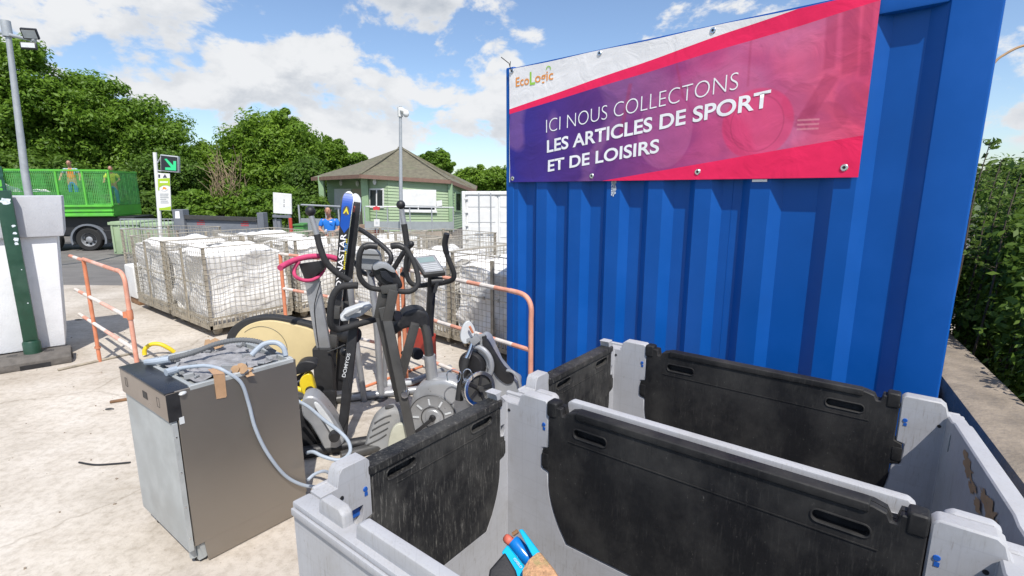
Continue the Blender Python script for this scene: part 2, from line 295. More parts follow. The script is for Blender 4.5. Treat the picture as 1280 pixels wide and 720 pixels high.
# ------------------------------------------------------------------ builders
ROOT = {}
EACH = {'eye', 'corner_post', 'castor_wheel', 'eyelet', 'eyelet_hole', 'screw', 'torn_cardboard', 'top_fitting', 'shoe', 'rim_hole', 'levelling_foot', 'rivet', 'foot', 'lock_bar', 'hinge', 'hinge_plate', 'toe_clip', 'lifting_slot', 'hand_hole', 'bare_patch', 'rim_ledge', 'seam_rib', 'key_row', 'panel_badge'}
class MB:
    def __init__(s): s.bm = bmesh.new()
    def _face(s, vs):
        try: return s.bm.faces.new(vs)
        except ValueError: return None
    def hexa(s, p):
        v = [s.bm.verts.new(q) for q in p]
        for f in ((0, 3, 2, 1), (4, 5, 6, 7), (0, 1, 5, 4), (1, 2, 6, 5), (2, 3, 7, 6), (3, 0, 4, 7)): s._face([v[i] for i in f])
        return s
    def obox(s, o, u, v, w):
        o, u, v, w = map(Vector, (o, u, v, w))
        return s.hexa([o, o+u, o+u+v, o+v, o+w, o+u+w, o+u+v+w, o+v+w])
    def box(s, c, size, u=(1, 0, 0), w=(0, 0, 1)):
        u = Vector(u).normalized(); w = Vector(w).normalized(); v = w.cross(u).normalized(); w = u.cross(v)
        c = Vector(c); a, b, d = u*size[0], v*size[1], w*size[2]
        return s.obox(c-(a+b+d)/2, a, b, d)
    def tube(s, pts, r, n=8, closed=False, smooth=0, cap=True, flat=1.0):
        pts = [Vector(p) for p in pts]
        rs = list(r) if hasattr(r, '__len__') else [r]*len(pts)
        if smooth:
            q, qr = [], []
            k = len(pts)
            rng = range(k if closed else k-1)
            for i in rng:
                g = (lambda j: pts[j % k]) if closed else (lambda j: pts[min(max(j, 0), k-1)])
                p0, p1, p2, p3 = g(i-1), g(i), g(i+1), g(i+2)
                for t in range(smooth):
                    t /= smooth
                    q.append(.5*((2*p1)+(p2-p0)*t+(2*p0-5*p1+4*p2-p3)*t*t+(3*p1-p0-3*p2+p3)*t**3))
                    qr.append(rs[i]*(1-t)+rs[(i+1) % k]*t)
            if not closed: q.append(pts[-1]); qr.append(rs[-1])
            pts, rs = q, qr
        k = len(pts); rings = []
        up = None
        for i, p in enumerate(pts):
            a = pts[(i-1) % k] if (closed or i > 0) else p
            b = pts[(i+1) % k] if (closed or i < k-1) else p
            d = (b-a)
            d = d.normalized() if d.length > 1e-9 else Vector((0, 0, 1))
            if up is None:
                up = Vector((0, 0, 1)) if abs(d.z) < .9 else Vector((1, 0, 0))
            x = d.cross(up)
            if x.length < 1e-6: x = d.cross(Vector((0, 1, .3)))
            x.normalize(); y = x.cross(d).normalized(); up = y
            rings.append([s.bm.verts.new(p+(x*math.cos(2*math.pi*j/n)+y*flat*math.sin(2*math.pi*j/n))*rs[i]) for j in range(n)])
        for i in range(k if closed else k-1):
            A, B = rings[i], rings[(i+1) % k]
            for j in range(n): s._face([A[j], A[(j+1) % n], B[(j+1) % n], B[j]])
        if cap and not closed:
            s._face(list(reversed(rings[0]))); s._face(rings[-1])
        return s
    def bar(s, a, b, wx, wy=None, side=(1, 0, 0)):
        """rectangular bar from a to b, wx wide along side, wy the other way"""
        a, b = Vector(a), Vector(b); d = (b-a).normalized(); u = Vector(side); u = (u-d*u.dot(d)).normalized(); v = d.cross(u); wy = wy or wx
        o = a-u*wx/2-v*wy/2
        return s.obox(o, u*wx, v*wy, b-a)
    def prism(s, pts, d, holes=()):
        """flat outline (3D points in one plane) pushed along d"""
        d = Vector(d); edges = []
        for loop in [pts]+list(holes):
            vs = [s.bm.verts.new(p) for p in loop]
            edges += [s.bm.edges.new((vs[i], vs[(i+1) % len(vs)])) for i in range(len(vs))]
        if holes:
            fs = [f for f in bmesh.ops.triangle_fill(s.bm, use_beauty=True, use_dissolve=False, edges=edges)['geom'] if isinstance(f, bmesh.types.BMFace)]
        else:
            fs = [s.bm.faces.new(vs)]
        ex = bmesh.ops.extrude_face_region(s.bm, geom=fs, use_keep_orig=True)
        bmesh.ops.translate(s.bm, vec=d, verts=[v for v in ex['geom'] if isinstance(v, bmesh.types.BMVert)])
        return s
    def lathe(s, prof, o, axis, n=24):
        o = Vector(o); ax = Vector(axis).normalized(); x = ax.orthogonal().normalized(); y = ax.cross(x); rings = []
        for r, h in prof:
            if r < 1e-5: rings.append([s.bm.verts.new(o+ax*h)])
            else: rings.append([s.bm.verts.new(o+ax*h+(x*math.cos(2*math.pi*j/n)+y*math.sin(2*math.pi*j/n))*r) for j in range(n)])
        for A, B in zip(rings, rings[1:]):
            for j in range(n):
                j2 = (j+1) % n
                if len(A) == 1 and len(B) > 1: s._face([A[0], B[j2], B[j]])
                elif len(B) == 1 and len(A) > 1: s._face([A[j], A[j2], B[0]])
                elif len(A) > 1: s._face([A[j], A[j2], B[j2], B[j]])
        return s
    def ball(s, c, rad, n=14, rings=9, u=None):
        rad = (rad,)*3 if not hasattr(rad, '__len__') else rad
        mat4 = Matrix.Translation(Vector(c)) @ (u.to_4x4() if u else Matrix()) @ Matrix.Diagonal((*rad, 1))
        bmesh.ops.create_uvsphere(s.bm, u_segments=n, v_segments=rings, radius=1, matrix=mat4); return s
    def poly(s, pts):
        s._face([s.bm.verts.new(p) for p in pts]); return s
    def bevel(s, w, seg=2, ang=35):
        bmesh.ops.recalc_face_normals(s.bm, faces=s.bm.faces)
        es = [e for e in s.bm.edges if len(e.link_faces) == 2 and e.calc_face_angle(0) > R(ang)]
        bmesh.ops.bevel(s.bm, geom=es, offset=w, segments=seg, profile=.6, affect='EDGES', clamp_overlap=True); return s
    def subdiv(s, cuts, dissolve=False):
        bmesh.ops.subdivide_edges(s.bm, edges=s.bm.edges, cuts=cuts, use_grid_fill=True); return s
    def islands(s):
        s.bm.verts.ensure_lookup_table(); s.bm.verts.index_update(); seen = set(); out = []
        for v in s.bm.verts:
            if v.index in seen: continue
            st, comp = [v], []; seen.add(v.index)
            while st:
                a = st.pop(); comp.append(a.index)
                for e in a.link_edges:
                    b = e.other_vert(a)
                    if b.index not in seen: seen.add(b.index); st.append(b)
            out.append(comp)
        return out
    def build_each(s, name, m, parent=None, smooth=True, per=1):
        """every loose piece becomes a part of its own (per: pieces that make up one part, in order)"""
        bmesh.ops.recalc_face_normals(s.bm, faces=s.bm.faces); isl = s.islands(); res = []
        for k in range(0, len(isl), per):
            ids = [i for c in isl[k:k+per] for i in c]; mp = {i: j for j, i in enumerate(ids)}; st = set(ids)
            me = bpy.data.meshes.new(name); me.from_pydata([s.bm.verts[i].co[:] for i in ids], [], [[mp[v.index] for v in f.verts] for f in s.bm.faces if f.verts[0].index in st])
            res.append(link(name, me, m, parent, None, smooth))
        s.bm.free(); return res
    def build(s, name, m, parent=None, label=None, smooth=True, recalc=True):
        if name in EACH: return s.build_each(name, m, parent, smooth)[0]
        if recalc: bmesh.ops.recalc_face_normals(s.bm, faces=s.bm.faces)
        me = bpy.data.meshes.new(name); s.bm.to_mesh(me); s.bm.free()
        return link(name, me, m, parent, label, smooth)
def link(name, me, m, parent=None, label=None, smooth=True):
    me.materials.append(M[m] if isinstance(m, str) else m)
    if smooth:
        me.shade_smooth(); me.set_sharp_from_angle(angle=R(32))
    o = bpy.data.objects.new(name, me); COL.objects.link(o)
    if parent is not None:
        root = ROOT.get(parent.name, parent); ROOT[o.name] = root
        me.transform(Matrix.Translation(-root.location)); o.parent = parent
    if label: o['label'] = label
    return o
def tag(o, label, cat, group=None, kind=None):
    o['label'] = label; o['category'] = cat
    if group: o['group'] = group
    if kind: o['kind'] = kind
    return o
def thing(name, label, cat, loc=(0, 0, 0), group=None):
    o = bpy.data.objects.new(name, None); o.empty_display_size = .1; COL.objects.link(o); o.location = loc
    return tag(o, label, cat, group)
def recentre(o, p):
    o.data.transform(Matrix.Translation(-Vector(p))); o.location = p; return o
def solo(mb, name, m, base, label, cat, group=None, smooth=True):
    o = mb.build(name, m, None, None, smooth); recentre(o, base); return tag(o, label, cat, group)
def copy_tree(o, parent=None):
    c = o.copy(); COL.objects.link(c)
    if parent is not None: c.parent = parent
    for ch in list(o.children): copy_tree(ch, c)
    return c
def structure(o): o['kind'] = 'structure'; return o
def pysurf(name, verts, faces, m, parent=None, smooth=False):
    me = bpy.data.meshes.new(name); me.from_pydata([tuple(v) for v in verts], [], faces); me.update()
    return link(name, me, m, parent, None, smooth)
def text_mesh(body, o, ux, uz, width=None, cap=None, size=.1, weight=0.0, shear=0.0):
    """lettering as flat mesh: o = start of the baseline, ux/uz = unit vectors; scaled to a width and a capital height"""
    cu = bpy.data.curves.new('lettering', 'FONT'); cu.body = body; cu.size = 1; cu.offset = weight; cu.shear = shear; cu.resolution_u = 5; cu.fill_mode = 'FRONT'
    to = bpy.data.objects.new('lettering', cu); COL.objects.link(to)
    bpy.context.view_layer.update()
    me = bpy.data.meshes.new_from_object(to.evaluated_get(bpy.context.evaluated_depsgraph_get()))
    bpy.data.objects.remove(to); bpy.data.curves.remove(cu)
    co = np.empty(len(me.vertices)*3, dtype=np.float32); me.vertices.foreach_get('co', co); co = co.reshape(-1, 3)
    if len(co) == 0: return me
    x0, x1 = co[:, 0].min(), co[:, 0].max()
    sx = (width/(x1-x0)) if width else size; sz = (cap/.70) if cap else (sx if width else size)
    a = (co[:, :1]-x0)*sx; b = co[:, 1:2]*sz
    me.vertices.foreach_set('co', (np.array(o)+a*np.array(ux)+b*np.array(uz)).astype(np.float32).ravel()); me.update()
    return me
def arcpts(c, u, v, r, a0, a1, n):
    c, u, v = Vector(c), Vector(u), Vector(v)
    return [c+u*r*math.cos(R(a0+(a1-a0)*i/n))+v*r*math.sin(R(a0+(a1-a0)*i/n)) for i in range(n+1)]
Z = Vector((0, 0, 1))
M['tan_door'] = mat('beige_door', (.42, .36, .27), .6, var=.08)
M['wood_step'] = mat('brown_step', (.26, .19, .14), .85, var=.25)
M['wall_conc_pale'] = mat('pale_stained_concrete', (.36, .31, .26), .95, var=.2, scale=2, dirt=(.24, .2, .16), dirt_amt=.6)
# ------------------------------------------------------------------ ground
def sheet(name, pts, m, dz=0):
    return structure(pysurf(name, [(p[0], p[1], (p[2] if len(p) > 2 else 0)+dz) for p in pts], [list(range(len(pts)))], m))
# terrain: one sheet to the horizon, sloping gently away behind the concrete yard
xs = [-1500, -60, -20, 20, 60, 1500]; ys = [-300, -20, 8.5, 17.25, 40, 80, 1800]
vs = [(x, y, gz(y)-.012) for y in ys for x in xs]
structure(pysurf('ground', vs, [[j*6+i, j*6+i+1, (j+1)*6+i+1, (j+1)*6+i] for j in range(6) for i in range(5)], 'field'))
rp = [(-34, 8.35), (34, 8.35), (34, 17.25), (-34, 17.25)]
structure(pysurf('asphalt_yard', [(-34, 6.0, -.006), (34, 6.0, -.006), (34, 8.5, -.006), (-34, 8.5, -.006), (34, 17.25, -.706), (-34, 17.25, -.706), (34, 29, -.706), (-34, 29, -.706)],
                 [[0, 1, 2, 3], [3, 2, 4, 5], [5, 4, 6, 7]], 'asphalt'))
mb = MB(); n1, n2 = 44, 30
slab = [(-9, -3, 0), (6, -3, 0), (6, 8.2, 0), (-4.5, 8.9, 0), (-6.6, 9.0, 0), (-9, 9.1, 0)]
sheet('concrete_slab', slab, 'slab')

# ------------------------------------------------------------------ blue container
K0 = Vector((-.044, 3.706, 0)); KS = Vector((.742, -.670, 0)).normalized(); KN = Vector((-.670, -.742, 0)).normalized(); KD = -KN
KW, KH, KL = 2.51, 2.53, 6.05
def K(s, d, z): return K0+KS*s+KD*d+Z*z          # d = depth behind the front face
cont = thing('shipping_container', 'bright blue corrugated steel container standing behind the grey bins, with a banner across it', 'container', K0)
# wavy end wall: (s, depth)
rec = [(.113, .158, .238, .281), (.371, .425, .511, .556), (.650, .698, .792, .838), (.930, .975, .064+1, 1.115), (1.203, 1.256, 1.343, 1.388), (1.478, 1.524, 1.621, 1.672), (1.765, 1.815, 1.965, 2.032), (2.118+.053, 2.18, 2.291, 2.355)]
prof = [(.07, .006)]
for k, (a, b, c, d) in enumerate(rec):
    if k == 7: a, b = 2.118, 2.171
    prof += [(a, .006), (b, .046), (c, .046), (d, .006)]
prof += [(2.36, .006)]
vs = [K(s, d, z) for z in (.14, 2.44) for s, d in prof]; n = len(prof)
pysurf('end_wall', vs, [[i, i+1, n+i+1, n+i] for i in range(n-1)], 'blue', cont)
for s0, s1 in ((0, .075), (2.35, KW)):
    mb = MB(); mb.obox(K(s0, 0, .0), KS*(s1-s0), KD*.16, Z*KH); mb.bevel(.012, 3); mb.build('corner_post', 'blue', cont)
mb = MB(); mb.obox(K(.078, -.004, 2.42), KS*(2.348-.078), KD*.10, Z*.10); mb.bevel(.008, 2); mb.build('top_rail', 'blue', cont)
mb = MB(); mb.obox(K(.078, -.002, .02), KS*(2.348-.078), KD*.10, Z*.14); mb.bevel(.008, 2); mb.build('bottom_rail', 'blue', cont)
for s in (0.012, KW-.012):
    sd = []; k = 0; d = .16; lev = 0
    off = .0 if s < 1 else -.0
    pts = []
    while d < KL-.2:
        for dd, ins in ((0, 0), (.07, 0), (.115, .034), (.185, .034), (.23, 0)): pts.append((d+dd, ins))
        d += .275
    sg = 1 if s < 1 else -1
    vs = [K(s+sg*i, dd, z) for z in (.1, 2.45) for dd, i in pts]; n = len(pts)
    pysurf('side_wall', vs, [[i, i+1, n+i+1, n+i] for i in range(n-1)], 'blue', cont)
mb = MB(); mb.obox(K(.02, .10, 2.46), KS*(KW-.04), KD*(KL-.2), Z*.05); mb.build('roof', 'blue', cont)
mb = MB(); mb.obox(K(.02, KL-.14, .05), KS*(KW-.04), KD*.12, Z*2.40); mb.build('door_end', 'blue', cont)
mb = MB()
for q in range(130):                                                # worn paint strip under the banner
    s_ = random.uniform(.868, .897); z_ = random.triangular(1.655, 1.757, 1.75); w = random.uniform(.003, .009)
    mb.poly([K(s_, .0035, z_), K(s_+w, .0035, z_+random.uniform(-.002, .002)), K(s_+w*.8, .0035, z_+w*1.5), K(s_, .0035, z_+w*1.2)])
mb.build('paint_scar', 'chip', cont, None, False, False)
mb = MB(); mb.obox(K(1.68, -.001, 1.742), KS*.07, KD*-.001, Z*.012); mb.build('tape_strip', 'ink_white', cont)
mb = MB(); mb.tube([K(1.575, .0455, .16), K(1.575, .0455, 2.4)], .0016, 5); mb.build('weld_seam', 'blue', cont)

# ------------------------------------------------------------------ banner
BS0, BS1, BZ0, BZ1 = .045, 2.125, 1.757, 2.512
def bwave(s, z):
    u = (s-BS0)/(BS1-BS0); v = (z-BZ0)/(BZ1-BZ0)
    d = .004*mnoise.noise((s*2.4, z*3.2, 1.3)) + .0022*mnoise.noise((s*9, z*3.5, 4.1)) + .0016*mnoise.noise((s*5-z*16, z*9, 2.2))
    edge = min(1, 8*min(v, 1-v)+.15)
    lift = .012*max(0, v-.88)/.12*math.sin(u*9.4)**2*.4
    return d*edge+lift
def Bp(s, z, off=0):
    return K(s, -(.0125+bwave(s, z)+off), z)
def banner_mat():
    m, n, l, b = new_mat('printed_banner_vinyl')
    t = n.new('ShaderNodeAttribute'); t.attribute_name = 'panel'; t.attribute_type = 'GEOMETRY'
    sp = n.new('ShaderNodeSeparateXYZ'); l.new(t.outputs['Vector'], sp.inputs[0]); u, z = sp.outputs[0], sp.outputs[1]
    def mt(op, a, c=None, d=None, clamp=False):
        x = n.new('ShaderNodeMath'); x.operation = op; x.use_clamp = clamp
        for i, q in enumerate((a, c, d)):
            if q is None: continue
            if isinstance(q, (int, float)): x.inputs[i].default_value = q
            else: l.new(q, x.inputs[i])
        return x.outputs[0]
    def mr(f, a, c, lo=0, hi=1):
        x = n.new('ShaderNodeMapRange'); x.inputs['From Min'].default_value = a; x.inputs['From Max'].default_value = c; x.inputs['To Min'].default_value = lo; x.inputs['To Max'].default_value = hi; l.new(f, x.inputs['Value']); return x.outputs[0]
    def mix(f, a, c, mode='MIX'):
        x = n.new('ShaderNodeMix'); x.data_type = 'RGBA'; x.blend_type = mode
        if isinstance(f, (int, float)): x.inputs[0].default_value = f
        else: l.new(f, x.inputs[0])
        for i, q in ((6, a), (7, c)):
            if isinstance(q, tuple): x.inputs[i].default_value = (*q, 1)
            else: l.new(q, x.inputs[i])
        return x.outputs[2]
    def above(s0, z0, s1, z1):                                     # 1 where the point lies above the line
        k = (z1-z0)/(s1-s0); return mr(mt('SUBTRACT', z, mt('MULTIPLY_ADD', u, k, z0-k*s0)), -.0007, .0007)
    def inside(cu, cz, ru, rz, soft=.12):
        a = mt('DIVIDE', mt('SUBTRACT', u, cu), ru); c = mt('DIVIDE', mt('SUBTRACT', z, cz), rz)
        return mr(mt('ADD', mt('MULTIPLY', a, a), mt('MULTIPLY', c, c)), 1+soft, 1-soft)
    def strip(s0, z0, s1, z1, w, soft=.006):                       # thick printed segment
        dx, dz = s1-s0, z1-z0; ln = math.hypot(dx, dz); dx /= ln; dz /= ln
        uu = mt('SUBTRACT', u, s0); zz = mt('SUBTRACT', z, z0)
        along = mt('ADD', mt('MULTIPLY', uu, dx), mt('MULTIPLY', zz, dz)); per = mt('ABSOLUTE', mt('SUBTRACT', mt('MULTIPLY', uu, dz), mt('MULTIPLY', zz, dx)))
        return mt('MULTIPLY', mr(per, w+soft, w-soft), mt('MULTIPLY', mr(along, -soft, soft), mr(along, ln+soft, ln-soft)))
    rp = n.new('ShaderNodeValToRGB'); e = rp.color_ramp.elements
    l.new(mr(u, .045, 2.125), rp.inputs[0])
    e[0].position = 0; e[0].color = (.020, .022, .25, 1); e[1].position = 1; e[1].color = (.72, .07, .16, 1)
    for p, c in ((.10, (.045, .028, .25)), (.28, (.085, .028, .20)), (.45, (.20, .045, .21)), (.60, (.40, .060, .21)), (.75, (.58, .085, .22)), (.88, (.68, .12, .24))):
        k = e.new(p); k.color = (*c, 1)
    photo = rp.outputs[0]
    nz = n.new('ShaderNodeTexNoise'); nz.inputs['Scale'].default_value = 3.2; nz.inputs['Detail'].default_value = 3; nz.inputs['Distortion'].default_value = 1.4; l.new(t.outputs['Vector'], nz.inputs['Vector'])
    photo = mix(mr(nz.outputs['Fac'], .42, .62, 0, .42), photo, mix(.5, photo, (.06, .02, .16)))
    nz2 = n.new('ShaderNodeTexNoise'); nz2.inputs['Scale'].default_value = 2.1; nz2.inputs['Detail'].default_value = 1; nz2.inputs['Distortion'].default_value = .8; l.new(t.outputs['Vector'], nz2.inputs['Vector'])
    photo = mix(mr(nz2.outputs['Fac'], .52, .60, 0, .22), photo, (.55, .25, .45))
    dk = (.36, .035, .10)
    # faint gym gear printed in the picture: columns, weights, a ball
    for a in ((2.02, 2.50, 2.045, 2.20, .030), (1.955, 2.46, 1.965, 2.23, .022), (2.085, 2.50, 2.10, 2.18, .018), (1.98, 2.20, 1.87, 1.98, .030), (1.62, 2.42, 1.625, 2.20, .004), (.98, 2.30, .93, 2.02, .012), (1.25, 2.36, 1.30, 2.18, .006)):
        photo = mix(mt('MULTIPLY', strip(*a), .45), photo, dk)
    for c in ((1.86, 2.10, .075, .085), (1.96, 2.02, .10, .07), (2.07, 2.07, .07, .09), (.78, 2.18, .13, .11), (.25, 1.90, .16, .12), (.6, 1.86, .2, .09)):
        photo = mix(mt('MULTIPLY', inside(*c), .28), photo, dk if c[0] > 1.2 else (.05, .02, .17))
    photo = mix(mt('MULTIPLY', inside(1.68, 2.02, .165, .165, .06), .5), photo, (.78, .03, .13))
    photo = mix(mt('MULTIPLY', mt('SUBTRACT', inside(1.68, 2.02, .125, .135, .02), inside(1.68, 2.02, .118, .128, .02)), .35), photo, dk)
    photo = mix(mt('MULTIPLY', inside(1.20, 2.02, .16, .20, .05), .16), photo, (.7, .25, .45))
    for zz_ in (2.02, 2.00, 1.98): photo = mix(mt('MULTIPLY', strip(1.86, zz_, 1.95, zz_-.003, .004, .002), .5), photo, (.8, .35, .4))
    red = (.84, .018, .105)
    # the sheet is laid out with slanting edges: red band at the foot, red stripe, white head
    foot = mt('SUBTRACT', 1.0, above(.70, 1.742, 2.14, 1.937)); c = mix(foot, photo, red)
    band = above(.056, 2.221, 2.036, 2.462); c = mix(band, c, red)
    head = above(.056, 2.254, 1.895, 2.524); c = mix(head, c, (.80, .79, .80))
    # left hem shows the white back of the vinyl
    hem = mt('MULTIPLY', mr(mt('ADD', u, mt('MULTIPLY', mt('SUBTRACT', z, 1.757), .012)), .0505, .0495), mt('SUBTRACT', 1.0, mr(z, 2.20, 2.205))); c = mix(hem, c, (.78, .78, .8))
    l.new(c, b.inputs['Base Color']); b.inputs['Roughness'].default_value = .55; b.inputs['Specular IOR Level'].default_value = .3
    bn = n.new('ShaderNodeTexNoise'); bn.inputs['Scale'].default_value = 7; bn.inputs['Detail'].default_value = 5; bn.inputs['Distortion'].default_value = 1.0; l.new(t.outputs['Vector'], bn.inputs['Vector'])
    bp = n.new('ShaderNodeBump'); bp.inputs['Strength'].default_value = .30; bp.inputs['Distance'].default_value = .02; l.new(bn.outputs['Fac'], bp.inputs['Height']); l.new(bp.outputs[0], b.inputs['Normal'])
    return m
ban = thing('advertising_banner', 'white, red and purple vinyl banner hung on the blue container, reading ICI NOUS COLLECTONS', 'banner', K(1.08, -.02, BZ0))
NU, NV = 150, 54
vs = []; uv = []
for j in range(NV+1):
    for i in range(NU+1):
        u_, v_ = i/NU, j/NV
        s = BS0+(BS1-BS0)*u_; z = BZ0+(BZ1-BZ0)*v_
        sag = .006*math.sin(u_*3*math.pi)**2*(1 if v_ > .5 else 0)*(v_-.5)*2
        vs.append(Bp(s, z-sag)); uv.append((s, z, 0))
fs = [[j*(NU+1)+i, j*(NU+1)+i+1, (j+1)*(NU+1)+i+1, (j+1)*(NU+1)+i] for j in range(NV) for i in range(NU)]
nb = len(vs); vs2 = vs+[v+KD*.002 for v in vs]
per = [i for i in range(NU+1)]+[j*(NU+1)+NU for j in range(1, NV+1)]+[NV*(NU+1)+i for i in range(NU-1, -1, -1)]+[j*(NU+1) for j in range(NV-1, 0, -1)]
fs2 = fs+[[a+nb for a in reversed(f)] for f in fs]+[[per[i], per[i]+nb, per[(i+1) % len(per)]+nb, per[(i+1) % len(per)]] for i in range(len(per))]
me = bpy.data.meshes.new('printed_sheet'); me.from_pydata([tuple(v) for v in vs2], [], fs2)
at = me.attributes.new('panel', 'FLOAT_VECTOR', 'POINT'); at.data.foreach_set('vector', np.array(uv+uv, dtype=np.float32).ravel())
link('printed_sheet', me, banner_mat(), ban)
def banner_text(body, s0, z0, ang, width, cap, m, weight=0.0, shear=0.0, name='lettering'):
    a = R(ang)
    me = text_mesh(body, (s0, z0, 0), (math.cos(a), math.sin(a), 0), (0, 1, 0), width, cap, weight=weight, shear=shear)
    bm = bmesh.new(); bm.from_mesh(me)
    for _ in range(3):
        es = [e for e in bm.edges if e.calc_length() > .03]
        if not es: break
        bmesh.ops.subdivide_edges(bm, edges=es, cuts=1); bmesh.ops.triangulate(bm, faces=bm.faces)
    for v in bm.verts: v.co = Bp(v.co.x, v.co.y, .0022)
    bm.to_mesh(me); bm.free()
    return link(name, me, m, ban, None, False)
banner_text('ICI NOUS COLLECTONS', .375, 2.070, 5.75, 1.21, .086, 'ink_white', -.018)
banner_text('LES ARTICLES DE SPORT', .382, 1.946, 6.3, 1.36, .076, 'ink_white', .022)
banner_text('ET DE LOISIRS', .392, 1.823, 6.3, .79, .072, 'ink_white', .022)
banner_text('Eco', .107, 2.392, 0.5, .118, .058, 'ink_orange', .010)
banner_text('L', .232, 2.387, 0.5, .045, .080, 'ink_green', .02)
banner_text('ogic', .276, 2.395, 0.5, .150, .058, 'ink_orange', .010)
mb = MB(); c0 = (.388, 2.462)
for k in range(14):
    a0, a1 = R(-20+200*k/14), R(-20+200*(k+1)/14)
    mb.poly([Bp(c0[0]+r*math.cos(a), c0[1]+r*math.sin(a), .0022) for r, a in ((.014, a0), (.020, a0), (.020, a1), (.014, a1))])
mb.build('logo_leaf', 'ink_green', ban, None, False)
mb = MB()
for s, z in ((.075, 1.783), (.737, 1.788), (1.403, 1.797), (2.068, 1.800), (.766, 2.494), (1.433, 2.490), (.072, 2.496)):
    mb.lathe([(.006, .001), (.007, .004), (.013, .004), (.016, .001)], Bp(s, z), KN, 16)
mb.build('eyelet', 'chrome', ban)
mb = MB()
for s, z in ((.075, 1.783), (.737, 1.788), (1.403, 1.797), (2.068, 1.800), (.766, 2.494), (1.433, 2.490), (.072, 2.496)): mb.lathe([(0, .0015), (.0065, .0015)], Bp(s, z), KN, 12)
mb.build('eyelet_hole', 'black', ban)
mb = MB(); mb.tube([K(.072, -.02, 2.49), K(.06, -.03, 2.545), K(.005, -.05, 2.59)], .003, 6); mb.tube([K(.066, -.028, 2.525), K(.09, -.05, 2.55)], .0025, 6); mb.build('cable_tie', 'black', ban)

